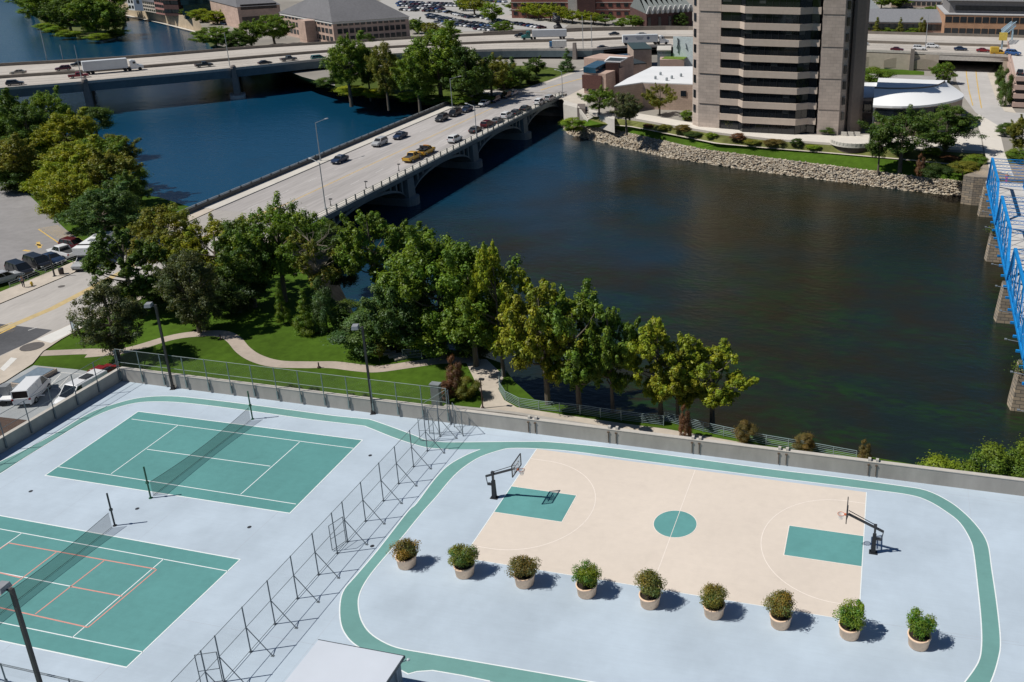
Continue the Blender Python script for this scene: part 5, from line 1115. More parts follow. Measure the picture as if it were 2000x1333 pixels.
# bridge end walls and stairs
t = thing('river_stairs', 'pale concrete stair walls stepping down to the rocks at the far bridge end', 'stairs', at(1125, 215, ZF))
q = ats([(1100, 204), (1127, 211), (1128, 204), (1102, 196)], ZF+.4); MB().prism([(p.x, p.y) for p in q], ZW, ZF+.4).build('wall', CONC_L, t)
q = ats([(1127, 211), (1143, 213), (1143, 203), (1128, 203)], ZF+.8); MB().prism([(p.x, p.y) for p in q], ZW, ZF+.8).build('wall', M('stair_wall_dark', (.14, .12, .11), rough=.9), t)
a, b_ = at(1140, 216, ZF), at(1160, 243, -7.5)
for k in range(8): p = a.lerp(b_, k/7); MB().box((p.x, p.y, (p.z+ZW)/2), (2.6, 1.6, p.z-ZW)).build('step', CONC_L, t)
for s in (-1.6, 1.6): MB().beam(a+Vector((s, 0, .5)), b_+Vector((s, 0, .5)), .35, 1.2).build('side_wall', CONC_L, t)
q = ats([(1150, 222), (1200, 238), (1201, 232), (1152, 217)], ZF); MB().prism([(p.x, p.y) for p in q], -8, ZF+.5).build('wall', CONC_L, t)
# ---- quay wall upstream
t = thing('quay_wall', 'long tan stone quay wall along the river upstream of the motorway', 'wall', quayT[1])
QW = M('quay_stone', (.46, .37, .26), rough=.95, var=.16, sc=.35, big=.12, bsc=.05, coord='World', detail=7)
Q = [at(420, 72, ZW)]+quayT; b = MB(); b.strip([Vector((p.x, p.y, ZW-.5)) for p in Q], [Vector((p.x, p.y, ZF+.6)) for p in Q]); b.strip([Vector((p.x, p.y, ZF+.6)) for p in Q], [Vector((p.x+1.2, p.y+1.2, ZF+.6)) for p in Q]); b.build('wall_body', QW, t)
b = MB(); ribbon(b, [p+Vector((-.8, -.8, .5)) for p in Q], 1.8); b.build('footing_ledge', CONC_L, t)
# ---- buildings along the top of the picture
def hip(t, P, z0, h, mat, inset=.32):
    """hip roof over four corners"""
    c = (P[0]+P[1]+P[2]+P[3])/4; e = [p+(p-c).normalized()*.9 for p in P]
    a = (e[0]+e[3])/2; b = (e[1]+e[2])/2; r0_, r1_ = a.lerp(b, inset), a.lerp(b, 1-inset)
    v = [(p.x, p.y, z0) for p in e]+[(r0_.x, r0_.y, z0+h), (r1_.x, r1_.y, z0+h)]
    MB().add(v, [(0, 1, 5, 4), (1, 2, 5), (2, 3, 4, 5), (3, 0, 4), (3, 2, 1, 0)]).build('roof', mat, t)
t = thing('brick_office', 'three storey tan brick office with a large grey hipped roof beyond the motorway', 'building', at(655, 82, ZF))
Cn, Lf, Rr = at(655, 90, ZF), at(553, 68, ZF), at(802, 78, ZF); Bk = Lf+(Rr-Cn); H_ = hz(Cn, 655, 43)
MB().prism([(p.x, p.y) for p in (Lf, Cn, Rr, Bk)], ZF, ZF+H_).build('wall', PINK, t)
hip(t, [Cn, Rr, Bk, Lf], ZF+H_, 10.5, ROOFG, .33)
OW = glassmat('office_window', (.03, .035, .04), .15)
for a, b_, n in ((Cn, Rr, 12), (Lf, Cn, 14)):
    d = (b_-a).normalized(); nr_ = Vector((-d.y, d.x, 0)); L_ = (b_-a).length
    for f_ in range(3): windows(t, a, d, nr_, L_, ZF+1.5+f_*H_/3.1, 1.9, n, 1.8 if n == 12 else L_/n*.7, OW, 2.5)
    m = (a+b_)/2; MB().box((m.x-nr_.x*.06, m.y-nr_.y*.06, ZF+H_-.5), (L_+.2, .3, .8), rz=math.atan2(d.y, d.x)).build('eave_band', WHITE_W, t)
m = Lf.lerp(Cn, .62); d = (Cn-Lf).normalized(); nr_ = Vector((-d.y, d.x, 0)); MB().box((m.x-nr_.x*2, m.y-nr_.y*2, ZF+4.4), (7, 5, 8.8), rz=math.atan2(d.y, d.x)).build('porch_block', PINK, t)
for u in (.25, .5): p = Lf.lerp(Bk, .5)+(Cn-Lf)*u; MB().box((p.x, p.y, ZF+H_+10), (3, 3, 5)).build('chimney', PINK, t)
t = thing('brick_office', 'brick office with a grey roof left of the large hipped office at the top edge', 'building', at(510, 60, ZF))
A, B = at(470, 58, ZF), at(552, 52, ZF); d = (B-A).normalized(); nr_ = Vector((-d.y, d.x, 0)); h = hz(A, 470, 14); P4 = [A, B, B+nr_*45, A+nr_*45]
MB().prism([(p.x, p.y) for p in P4], ZF, ZF+h).build('wall', PINK, t); hip(t, P4, ZF+h, 7, ROOFG)
for f_ in range(2): windows(t, A, d, nr_, (B-A).length, ZF+3+f_*5.5, 2.4, 8, 2.2, OW, 2.5)
def simple(label, a, b, ytop, depth, wm, rm, rows, n, cat='building', ww=2.0, wh=1.8, mat=None, name='town_building'):
    t = thing(name, label, cat, at(a[0], a[1], ZF)); A, B, z, d, nr_ = block(t, a, b, ytop, depth, wm, roof=rm); L_ = (B-A).length; h = z-ZF
    for r_ in range(rows): windows(t, A, d, nr_, L_, ZF+h*(r_+.35)/rows, min(wh, h/rows*.55), n, ww, mat or OW, max(1.5, L_/n*.5))
    return t, A, B, z, d, nr_
simple('narrow white townhouse at the left end of the row above the quay wall', (252, 20), (264, 21), -12, 30, M('white_render', (.68, .70, .72)), ROOFG, 3, 2, ww=1.6)
simple('plain blue grey building beside the narrow white townhouse', (264, 21), (281, 22), -20, 30, M('blue_grey_render', (.15, .19, .26), rough=.7), ROOFG, 1, 1)
simple('cream building with rows of small windows above the quay wall', (281, 22), (305, 26), 2, 30, M('cream_render', (.55, .49, .42)), ROOFG, 3, 6, ww=1.8)
simple('pink brick building with four columns of dark windows above the quay wall', (305, 27), (323, 30), -14, 30, brick('pink_brick', (.40, .20, .17), (.35, .17, .15), (.3, .17, .15), bw=1.5, bh=.7), ROOFG, 4, 4, ww=2.4, wh=2.6)
simple('dark red brick block between the pink building and the green glass block', (323, 31), (352, 32), -20, 34, DRED, ROOFG, 3, 4, ww=3)
simple('dark green glass block behind the yellow green trees at the top left', (362, 38), (474, 33), -45, 40, glassmat('green_glass_wall', (.02, .06, .065), .15), ROOFG, 4, 12, ww=4.5, wh=2.4, mat=M('green_panel', (.03, .09, .10), rough=.3))
t, A, B, z, d, nr_ = simple('long red brick building behind the row of yellow green trees', (1000, 36), (1262, 36), -14, 24, RED, ROOFG, 3, 17, ww=2.0, wh=1.7)
for f_ in (.33, .62, .9): m = (A+B)/2; MB().box((m.x-nr_.x*.06, m.y-nr_.y*.06, ZF+(z-ZF)*f_), ((B-A).length, .2, .3), rz=math.atan2(d.y, d.x)).build('stone_band', CONC_L, t)
p = A.lerp(B, .49); MB().box((p.x-nr_.x*.7, p.y-nr_.y*.7, ZF+(z-ZF)/2), (9, 1.2, z-ZF-.1), rz=math.atan2(d.y, d.x)).build('portal', CONC_L, t)
p = A.lerp(B, .56); MB().box((p.x-nr_.x*1.5, p.y-nr_.y*1.5, ZF+(z-ZF)/2), (9, 3, z-ZF+.5), rz=math.atan2(d.y, d.x)).build('stair_bay', DRED, t)
# dark hall with zigzag gables
t = thing('zigzag_hall', 'dark brick hall with a grey roof and a row of pale zigzag gables', 'building', at(1290, 60, ZF))
A, B = at(1263, 62, ZF), at(1352, 56, ZF); d = (B-A).normalized(); nr_ = Vector((-d.y, d.x, 0)); h = hz(A, 1268, 24)*.9; D0 = at(1231, 45, ZF)-A
P4 = [A, B, B+D0*1.2, A+D0]
MB().prism([(p.x, p.y) for p in P4], ZF, ZF+h).build('wall', DRED, t)
top = ZF+h; L_ = (B-A).length; ng = 9; g_ = MB(); v = MB()
rg_ = [A+D0*.55+Vector((0, 0, h+7)), B+D0*.55+Vector((0, 0, h+7))]
for k in range(ng):
    p0, p1 = A+d*(L_*k/ng), A+d*(L_*(k+1)/ng); pm = (p0+p1)/2
    v.add([(p0.x, p0.y, top), (p1.x, p1.y, top), (pm.x-nr_.x*.6, pm.y-nr_.y*.6, top+3.2)], [(0, 1, 2)])
    u = (k+.5)/ng; r_ = rg_[0].lerp(rg_[1], u); v.add([(p0.x, p0.y, top), (pm.x, pm.y, top+3.2), (r_.x, r_.y, r_.z-.1), (p1.x, p1.y, top)], [(0, 1, 2), (1, 3, 2)])
    for e in (p0, p1): g_.beam(Vector((e.x, e.y, top))-nr_*.4, Vector((pm.x, pm.y, top+3.2))-nr_*.7, .7, .7)
    if k % 2 == 0 and k < 8: MB().box((pm.x-nr_.x*.1, pm.y-nr_.y*.1, ZF+h*.45), (1.4, .3, h*.7), rz=math.atan2(d.y, d.x)).build('window', OW, t)
v.build('folded_roof', M('roof_grey_green', (.17, .19, .19), rough=.8, var=.1, sc=.5), t); g_.build('gable_edge', WHITE_W, t)
a2, b2_ = A+D0, B+D0*1.2
MB().add([(A.x, A.y, top), (a2.x, a2.y, top), tuple(rg_[0]), (b2_.x, b2_.y, top), tuple(rg_[1]), (B.x, B.y, top)], [(1, 0, 2), (3, 1, 2, 4), (5, 3, 4)]).build('roof', M('roof_grey_green', (.17, .19, .19)), t)
# right-hand buildings beyond the motorway
t, A, B, z, d, nr_ = simple('long orange brick building with two rows of square windows at the top right', (1842, 74), (2120, 80), 29, 40, ORB, M('roof_grey_white', (.40, .40, .41), rough=.8), 2, 19, ww=2.6, wh=2.4)
Q0 = A+nr_*5; MB().prism([tuple((Q0+d*s+nr_*q))[:2] for s, q in ((2, 0), ((B-A).length, 0), ((B-A).length, 30), (2, 30))], z+.36, z+5.5).build('upper_storey', M('grey_upper_wall', (.20, .19, .19)), t)
for k in range(16): p = Q0+d*(6+k*((B-A).length-10)/16)-nr_*.05; MB().box((p.x, p.y, z+2.4), (3.2, .2, 2.0), rz=math.atan2(d.y, d.x)).build('upper_window', OW, t)
m = (Q0+Q0+d*(B-A).length)/2; MB().box((m.x, m.y+10, z+5.9), ((B-A).length-1, 24, .7), rz=math.atan2(d.y, d.x)).build('upper_roof', M('roof_grey_white', (.40, .40, .41)), t)
t, A, B, z, d, nr_ = simple('low brick building with a long grey roof behind the slender trees', (1676, 66), (1842, 68), 44, 20, PINK, M('roof_mid_grey', (.21, .215, .23), rough=.8), 1, 14, ww=3.2, wh=2.6)
P4 = [A, B, B+nr_*20, A+nr_*20]; MB().add([(P4[0].x, P4[0].y, z+.36), (P4[1].x, P4[1].y, z+.36), (P4[2].x, P4[2].y, z+4), (P4[3].x, P4[3].y, z+4)], [(0, 1, 2, 3)]).build('roof_slope', M('roof_mid_grey', (.21, .215, .23)), t)
t = thing('gabled_house', 'grey roofed brick house at the top edge right of the tower', 'building', at(1700, 34, ZF)); A, B, z, d, nr_ = block(t, (1672, 38), (1722, 36), 26, 30, RED); P4 = [A, B, B+nr_*30, A+nr_*30]
hip(t, P4, z, 9, M('roof_pale_grey', (.28, .30, .31), rough=.8), .2)
simple('long flat tan warehouse at the top edge between the houses and the brick offices', (1740, 14), (1838, 16), 2, 30, TANB, M('roof_mid_grey', (.21, .215, .23)), 1, 10)
for i, (a, b, yt, lab) in enumerate((((1752, 4), (1782, 4), -9, 'small pale house at the top edge right of the tower'), ((1790, 3), (1830, 3), -8, 'small blue grey house at the top edge beside the pale house'))):
    simple(lab, a, b, yt, 14, M('house_pale', (.55, .58, .60)) if i == 0 else M('house_blue', (.22, .28, .34)), ROOFG, 2, 4, name='small_house')
# parking structure at the right edge
t = thing('parking_deck', 'multi level tan parking structure cut off by the right edge of the picture', 'car park', at(1985, 205, ZF))
A, B = at(1976, 212, ZF), at(1962, 128, ZF); A.z = B.z = ZF
for k in range(4):
    z = ZF+.4+k*2.35
    MB().prism([(A.x, A.y), (A.x+40, A.y), (B.x+40, B.y), (B.x, B.y)], z, z+1.25).build('floor_band', M('deck_band_tan', (.48, .35, .30) if k % 2 else (.48, .35, .30), rough=.85, var=.05), t)
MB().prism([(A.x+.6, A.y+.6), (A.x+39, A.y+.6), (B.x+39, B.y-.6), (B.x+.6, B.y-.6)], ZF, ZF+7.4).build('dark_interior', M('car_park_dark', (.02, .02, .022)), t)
MB().prism([(A.x+.2, A.y+.2), (A.x+39, A.y+.2), (B.x+39, B.y-.2), (B.x+.2, B.y-.2)], ZF+8.705, ZF+8.76).build('top_deck', M('top_deck_pale', (.58, .55, .52), rough=.9), t)
# sign gantry
t = thing('sign_gantry', 'pale blue lattice sign gantry with a yellow board over the motorway at the right', 'gantry', at(1955, 105, .5)); b = at(1950, 106, .5); p0, p1 = b+Vector((0, 0, 6.5)), b+Vector((6, 26, 6.5))
m = MB()
for o in (Vector((0, 0, 0)), Vector((0, 0, 1.6)), Vector((1.6, 0, 0)), Vector((1.6, 0, 1.6))): m.beam(p0+o, p1+o, .22, .22)
for k in range(9):
    a, c = p0.lerp(p1, k/9), p0.lerp(p1, (k+1)/9); m.beam(a, c+Vector((0, 0, 1.6)), .14, .14); m.beam(a+Vector((1.6, 0, 1.6)), c+Vector((1.6, 0, 0)), .14, .14); m.beam(a, a+Vector((1.6, 0, 0)), .14, .14); m.beam(a+Vector((0, 0, 1.6)), a+Vector((1.6, 0, 1.6)), .14, .14)
GB = M('gantry_blue', (.36, .50, .60), rough=.5)
m.build('truss', GB, t)
MB().box(b+Vector((.8, 0, 3.4)), (.5, .5, 6.8)).box(p1+Vector((.8, 0, -3.2)), (.5, .5, 6.8)).build('leg', GB, t)
MB().box(b+Vector((.8, -.6, 5.9)), (2.6, .2, 2.6)).build('sign_board', M('sign_yellow', (.62, .48, .10)), t)
# tall dark sculpture
t = thing('dark_sculpture', 'tall dark twisted sculpture standing by the motorway in front of the yellow green trees', 'sculpture', at(1088, 58, ZF)); b = at(1088, 59, ZF); h = hz(b, 1087, 26)
P = [b+Vector((math.sin(u*5)*.8, 0, h*u)) for u in np.linspace(0, 1, 12)]; m = MB()
for i, (a, c) in enumerate(zip(P, P[1:])): m.tube(a, c, 1.5+.7*math.sin(i*1.1), 1.5+.7*math.sin((i+1)*1.1), 9)
m.build('figure', DARKM, t, smooth=True); MB().box(b+Vector((0, 0, .3)), (5, 5, .6)).build('plinth', CONC, t)
# ---- riprap rocks: one mass
rg = np.random.default_rng(5); rk = MB()
base = [Vector(v) for v in ((1, 0, 0), (.3, .95, 0), (-.8, .6, 0), (-.8, -.6, 0), (.3, -.95, 0), (.1, .1, .9), (0, 0, -.8))]
tri = [(0, 1, 5), (1, 2, 5), (2, 3, 5), (3, 4, 5), (4, 0, 5), (1, 0, 6), (2, 1, 6), (3, 2, 6), (4, 3, 6), (0, 4, 6)]
for i in range(8000):
    u = rg.uniform(0, .93)*(NS-1); k = int(u); f = u-k; vv = rg.uniform(-.02, 1.0)**.9 if rg.uniform() > .02 else 0
    if isinstance(vv, complex): vv = 0
    p = r0[k].lerp(r0[k+1], f).lerp(r1[k].lerp(r1[k+1], f), float(np.clip(vv, 0, 1)))
    if p.x > 100: continue
    s = rg.uniform(.13, .40)*(1.2 if vv < .12 else 1); a = rg.uniform(0, 6.28); ca, sa = math.cos(a), math.sin(a); st_ = rg.uniform(.6, 1.3, 3); rk.mi = int(rg.integers(0, 4))
    rk.add([(p.x+s*(b_.x*ca*st_[0]-b_.y*sa*st_[1]), p.y+s*(b_.x*sa*st_[0]+b_.y*ca*st_[1]), p.z+s*b_.z*st_[2]*.8) for b_ in base], tri)
o = rk.build('riprap_rocks', [M('rock_tan', (.42, .355, .27), rough=.95, var=.2, sc=2), M('rock_grey', (.33, .295, .245), rough=.95, var=.2, sc=2), M('rock_pale', (.50, .44, .35), rough=.95, var=.2, sc=2), M('rock_brown', (.27, .215, .155), rough=.95, var=.2, sc=2)]); o['kind'] = 'stuff'
o['label'] = 'pale broken riprap rocks along the far river bank'
# ================================================================ vehicles
def paint_mat():
    mt = bpy.data.materials.new('car_paint'); mt.use_nodes = True; t = mt.node_tree; b = t.nodes['Principled BSDF']
    oi = t.nodes.new('ShaderNodeObjectInfo'); t.links.new(oi.outputs['Color'], b.inputs['Base Color'])
    b.inputs['Roughness'].default_value = .32; b.inputs['Specular IOR Level'].default_value = .5; b.inputs['Coat Weight'].default_value = .4; b.inputs['Coat Roughness'].default_value = .1
    return mt
PAINT = paint_mat(); CGL = M('car_glass', (.012, .015, .018), rough=.1, spec=.7); TYRE = M('tyre', (.022, .022, .024), rough=.9); RIMM = M('wheel_rim', (.35, .36, .37), rough=.35, metal=.6)
HEADL = M('headlight_lens', (.70, .72, .72), rough=.15); TAILL = M('taillight_lens', (.30, .012, .012), rough=.25); BEDM = M('truck_bed', (.045, .047, .05), rough=.8)
TRAILM = M('trailer_side', (.60, .63, .66), rough=.5, var=.05, sc=.6)
def loft(mb, secs):
    """secs: (x, half width, z low, z belt, half width at belt)"""
    n0 = len(secs); vs = []
    for x, w_, z0_, z1_, wb in secs:
        vs += [(x, -w_*.93, z0_), (x, -w_, z0_+(z1_-z0_)*.45), (x, -wb, z1_), (x, wb, z1_), (x, w_, z0_+(z1_-z0_)*.45), (x, w_*.93, z0_)]
    fs = []
    for k in range(n0-1):
        for i in range(6): j = (i+1) % 6; fs.append((k*6+i, k*6+j, (k+1)*6+j, (k+1)*6+i)[::-1])
    fs += [tuple(range(6)), tuple(range((n0-1)*6, n0*6))[::-1]]
    return mb.add(vs, fs)
ST = {  # length, width, body sections, cabin (x0,x1,x2,x3 low rear, top rear, top front, low front), belt, roof
 'sedan': (4.7, 1.82, [(-2.35, .74, .38, .86, .70), (-2.15, .86, .28, 1.0, .80), (-1.2, .91, .24, 1.02, .82), (.9, .91, .24, .98, .82), (1.9, .88, .26, .86, .78), (2.35, .70, .36, .66, .64)], (-1.75, -.95, .25, 1.05), .98, 1.46),
 'suv': (4.75, 1.9, [(-2.36, .80, .42, 1.12, .76), (-2.2, .92, .32, 1.16, .84), (1.0, .95, .30, 1.12, .86), (1.95, .93, .32, 1.02, .84), (2.38, .76, .42, .84, .70)], (-2.2, -1.9, .35, 1.1), 1.12, 1.76),
 'minivan': (5.1, 1.98, [(-2.55, .84, .40, 1.08, .80), (-2.4, .96, .28, 1.12, .88), (1.3, .98, .26, 1.08, .88), (2.1, .95, .28, .96, .84), (2.55, .76, .38, .78, .70)], (-2.42, -2.15, .75, 1.7), 1.1, 1.78),
 'van': (5.6, 2.02, [(-2.8, .96, .45, 1.25, .94), (-2.7, 1.0, .34, 1.3, .96), (1.7, 1.0, .32, 1.25, .94), (2.4, .96, .34, 1.08, .88), (2.8, .82, .42, .88, .76)], (-2.76, -2.7, 1.0, 1.95), 1.25, 2.25),
 'pickup': (5.7, 1.98, [(-2.85, .90, .5, 1.12, .88), (-2.7, .97, .42, 1.14, .92), (.95, .98, .40, 1.14, .9), (2.3, .96, .42, 1.08, .88), (2.85, .82, .5, .92, .78)], (-.75, -.55, .75, 1.35), 1.12, 1.84)}
CARM = {}
def car_parts(style):
    if style in CARM: return CARM[style]
    Ln, Wd_, secs, (a, b, c, d), belt, roof = ST[style]; parts = []
    def keep(nm, mb, mat, par=None, smooth=False):
        o = mb.build(nm, mat); 
        if smooth: o.data.polygons.foreach_set('use_smooth', [True]*len(o.data.polygons))
        parts.append((nm, o.data, par)); bpy.data.objects.remove(o); return len(parts)-1
    hw = Wd_/2
    body = loft(MB(), secs)
    if style == 'pickup': pass
    ib = keep('body', body, PAINT)
    # greenhouse: glass shell and painted roof with pillars
    wl, wt = hw*.88, hw*.70 if style != 'van' else hw*.84
    gb = MB().add([(a, -wl, belt-.03), (d, -wl, belt-.06), (d, wl, belt-.06), (a, wl, belt-.03), (b, -wt, roof-.05), (c, -wt, roof-.05), (c, wt, roof-.05), (b, wt, roof-.05)], [(0, 1, 5, 4), (1, 2, 6, 5), (2, 3, 7, 6), (3, 0, 4, 7), (4, 5, 6, 7)])
    keep('window_glass', gb, CGL)
    rb_ = MB(); e = .03
    rb_.add([(b-.06, -wt-e, roof-.08), (c+.05, -wt-e, roof-.08), (c+.05, wt+e, roof-.08), (b-.06, wt+e, roof-.08), (b, -wt*.92, roof), (c-.05, -wt*.92, roof), (c-.05, wt*.92, roof), (b, wt*.92, roof)], [(0, 1, 5, 4), (1, 2, 6, 5), (2, 3, 7, 6), (3, 0, 4, 7), (4, 5, 6, 7), (3, 2, 1, 0)])
    for s in (-1, 1):
        rb_.beam((d, s*wl, belt-.05), (c, s*(wt+.01), roof-.06), .09, .07); rb_.beam((a, s*wl, belt-.03), (b, s*(wt+.01), roof-.06), .12, .08)
        n = {'sedan': 1, 'suv': 2, 'minivan': 2, 'van': 1, 'pickup': 1}[style]
        for q in range(n): u = (q+1)/(n+1); rb_.beam((a+(d-a)*u, s*(wl+.005), belt-.04), (b+(c-b)*u, s*(wt+.015), roof-.06), .10, .05)
        if style == 'van': rb_.quad((a+.05, s*(wl+.02), belt-.05), (c-.5, s*(wl+.02), belt-.05), (c-.5, s*(wt+.03), roof-.06), (b+.02, s*(wt+.03), roof-.06))
    keep('roof', rb_, PAINT)
    if style == 'pickup': keep('truck_bed', MB().box((-1.75, 0, 1.15), (1.9, 1.5, .03)), BEDM)
    wx = (Ln*.295, -Ln*.30); rr = .34 if style in ('sedan',) else .38
    for x in wx:
        for s in (-1, 1):
            iw = keep('wheel', MB().tube((x, s*(hw-.20), rr), (x, s*(hw+.015), rr), rr, rr, 16), TYRE); keep('rim', MB().tube((x, s*(hw-.02), rr), (x, s*(hw+.03), rr), rr*.6, rr*.55, 12), RIMM, iw)
    xf, xr = secs[-1][0], secs[0][0]; zf = secs[-1][3]-.10; zr = secs[0][3]-.12
    for s in (-1, 1):
        keep('headlight', MB().box((xf-.09, s*(secs[-1][1]-.10), zf), (.22, .30, .14)), HEADL); keep('taillight', MB().box((xr+.03, s*(secs[0][1]-.06), zr), (.14, .20, .22)), TAILL)
    keep('bumper', MB().box((xf-.05, 0, .40), (.16, Wd_*.72, .12)), BLACK); keep('bumper', MB().box((xr+.05, 0, .46), (.16, Wd_*.8, .12)), BLACK)
    CARM[style] = parts; return parts
CC = dict(black=(.012, .013, .016), navy=(.015, .03, .07), dark=(.03, .033, .04), grey=(.10, .105, .11), silver=(.42, .43, .44), white=(.76, .77, .78), red=(.22, .015, .02), maroon=(.09, .012, .02), yellow=(.62, .36, .03), teal=(.03, .16, .15), blue=(.03, .09, .25), tan=(.35, .31, .25))
def car(style, p, ang, col, label, name='parked_car', cat='car', group=None, s=1.0):
    parts = car_parts(style); t = thing(name, label, cat, p, ang, group); t.scale = (s, s, s); objs = []
    for nm, me, par in parts:
        o = put(bpy.data.objects.new(nm, me), t if par is None else objs[par]); objs.append(o)
        o.color = (*(CC[col] if isinstance(col, str) else col), 1)
    return t
def pcar(style, px, hd, col, label, z=ZN, **k):
    """px: photo point under the middle of the car; hd: photo point its nose heads for"""
    p = at(px[0], px[1], z); q = at(hd[0], hd[1], z); return car(style, p, math.atan2(q.y-p.y, q.x-p.x), col, label, **k)
ZR = ZB+.03
# cars on the road bridge: the far lanes come towards us, the near lanes drive away
up, dn = math.pi/2+.0, -math.pi/2
BG = 'cars on the road bridge'
for style, px, ang, col, lab in (('sedan', (664, 317), dn, 'navy', 'dark blue car alone in the far lane just past the tall bent-arm lamp'), ('suv', (742, 284), dn, 'silver', 'silver car leading the dark blue hatchback along the far kerb of the bridge'), ('sedan', (782, 270), dn, 'navy', 'dark blue car following close behind the silver car on the bridge'),
      ('suv', (863, 236), dn, 'dark', 'dark sport utility at the head of the far lane queue on the bridge'), ('minivan', (889, 226), dn, 'black', 'long black car second in the far lane queue on the bridge'), ('sedan', (912, 218), dn, 'navy', 'dark blue car third in the far lane queue on the bridge'), ('sedan', (946, 206), dn, 'white', 'white car in the middle of the far lane queue on the bridge'),
      ('suv', (966, 199), dn, 'navy', 'dark blue car just behind the white car in the far lane queue'), ('suv', (988, 191), dn, 'black', 'black car near the far end of the bridge queue'), ('sedan', (1002, 186), dn, 'silver', 'pale silver car last in the far lane queue on the bridge'),
      ('pickup', (806, 313), up, 'yellow', 'yellow pickup with a white rear in the near lane of the bridge'), ('suv', (889, 277), up, 'white', 'white estate car alone in the near lane ahead of the yellow trucks'), ('sedan', (929, 258), up, 'dark', 'dark grey car by the near bridge railing behind the dark red one'),
      ('suv', (952, 248), up, 'maroon', 'boxy dark red sport utility in the near lane queue of the bridge'), ('sedan', (972, 240), up, 'grey', 'dark grey saloon between the dark red and white cars on the bridge'), ('suv', (990, 231), up, 'white', 'white sport utility third from the front of the near lane queue'),
      ('sedan', (1008, 224), up, 'black', 'black car in the near lane just behind another black car'), ('sedan', (1026, 216), up, 'black', 'front black car of the pair in the near lane queue'), ('suv', (1054, 204), up, 'white', 'white van-like car near the far end of the near lane'), ('suv', (1074, 197), up, 'silver', 'silver car leading the near lane off the bridge')):
    p = at(px[0], px[1], ZR); car(style, p, ang, col, lab, name='driving_car', group=BG)
p = at(833, 301, ZR); t = car('pickup', p, up, 'yellow', 'yellow tow truck with an open dark bed ahead of the yellow pickup', name='tow_truck', cat='truck', group=BG)
MB().box((-1.6, 0, 1.5), (2.0, 1.9, .12)).beam((-.8, 0, 1.3), (-2.6, 0, 2.1), .2, .2).box((-.9, 0, 1.75), (.2, 1.9, .7)).build('tow_boom', DARKM, t, world=False)
MB().box((.1, 0, 1.95), (.3, 1.2, .14)).build('light_bar', M('amber_lens', (.6, .25, .02), rough=.3), t, world=False)
# motorway
ZMR = ZM+.06
def mcar(style, px, rt, col, lab, z=ZMR, s=.94, **k):
    pm = at(px[0], px[1], z); kx = min(range(len(NM)-1), key=lambda i: (NM[i].lerp(FM[i], .3)-pm).length); d = NM[kx+1]-NM[kx]
    ang = math.atan2(d.y, d.x)+(0 if rt else math.pi); return car(style, pm, ang, col, lab, name=k.pop('name', 'motorway_car'), s=s, **k)
MG = 'traffic on the motorway'
for style, px, rt, col, lab in (('suv', (30, 167), 1, 'dark', 'dark sport utility nearest the left edge in the near carriageway of the motorway'), ('sedan', (36, 145), 0, 'tan', 'pale car in the far carriageway at the left end of the motorway'), ('suv', (124, 138), 0, 'maroon', 'dark maroon sport utility in the far carriageway left of the long white trailer'), ('sedan', (153, 129), 0, 'black', 'small black car in the far carriageway above the long white trailer'),
      ('pickup', (154, 152), 1, 'red', 'dark red pickup behind the long white trailer on the motorway'), ('pickup', (399, 131), 1, 'black', 'black pickup in the near carriageway above the motorway pier'), ('sedan', (518, 126), 1, 'black', 'black car in the near carriageway left of the grey pickup'), ('pickup', (564, 119), 1, 'grey', 'grey pickup in the near carriageway between the black car and the green van'), ('minivan', (622, 117), 1, 'teal', 'green van in the near carriageway beside the riverside trees'),
      ('pickup', (1018, 73), 0, 'black', 'black pickup in front of the green tractor unit on the far carriageway'), ('sedan', (1178, 96), 1, 'dark', 'low dark car half hidden by the motorway parapet above the museum'), ('sedan', (1199, 69), 0, 'dark', 'small dark vehicle alone in the far carriageway above the museum'), ('sedan', (1252, 70), 0, 'silver', 'silver car in the far carriageway above the parked white trailer')):
    mcar(style, px, rt, col, lab, group=MG)
for style, px, rt, col, lab in (('sedan', (1684, 88), 1, 'silver', 'silver car emerging from behind the tower on the motorway'), ('sedan', (1752, 100), 1, 'maroon', 'maroon car close to the parapet above the arched retaining wall'), ('suv', (1795, 98), 1, 'white', 'white car just left of the tall motorway mast'), ('suv', (1821, 94), 1, 'white', 'white car just right of the tall motorway mast'),
      ('sedan', (1876, 99), 1, 'navy', 'dark blue car on the motorway above the underpass'), ('sedan', (1920, 102), 1, 'red', 'red car on the motorway right of the dark blue one')):
    mcar(style, px, rt, col, lab, z=.56, s=.96, group=MG)
car('suv', at(1978, 108, ZF+8.8), -.5, 'blue', 'bright blue car parked on the top level of the parking structure')
car('sedan', at(1992, 146, ZF+8.8), 1.4, 'dark', 'dark car parked at the near edge of the top parking level')
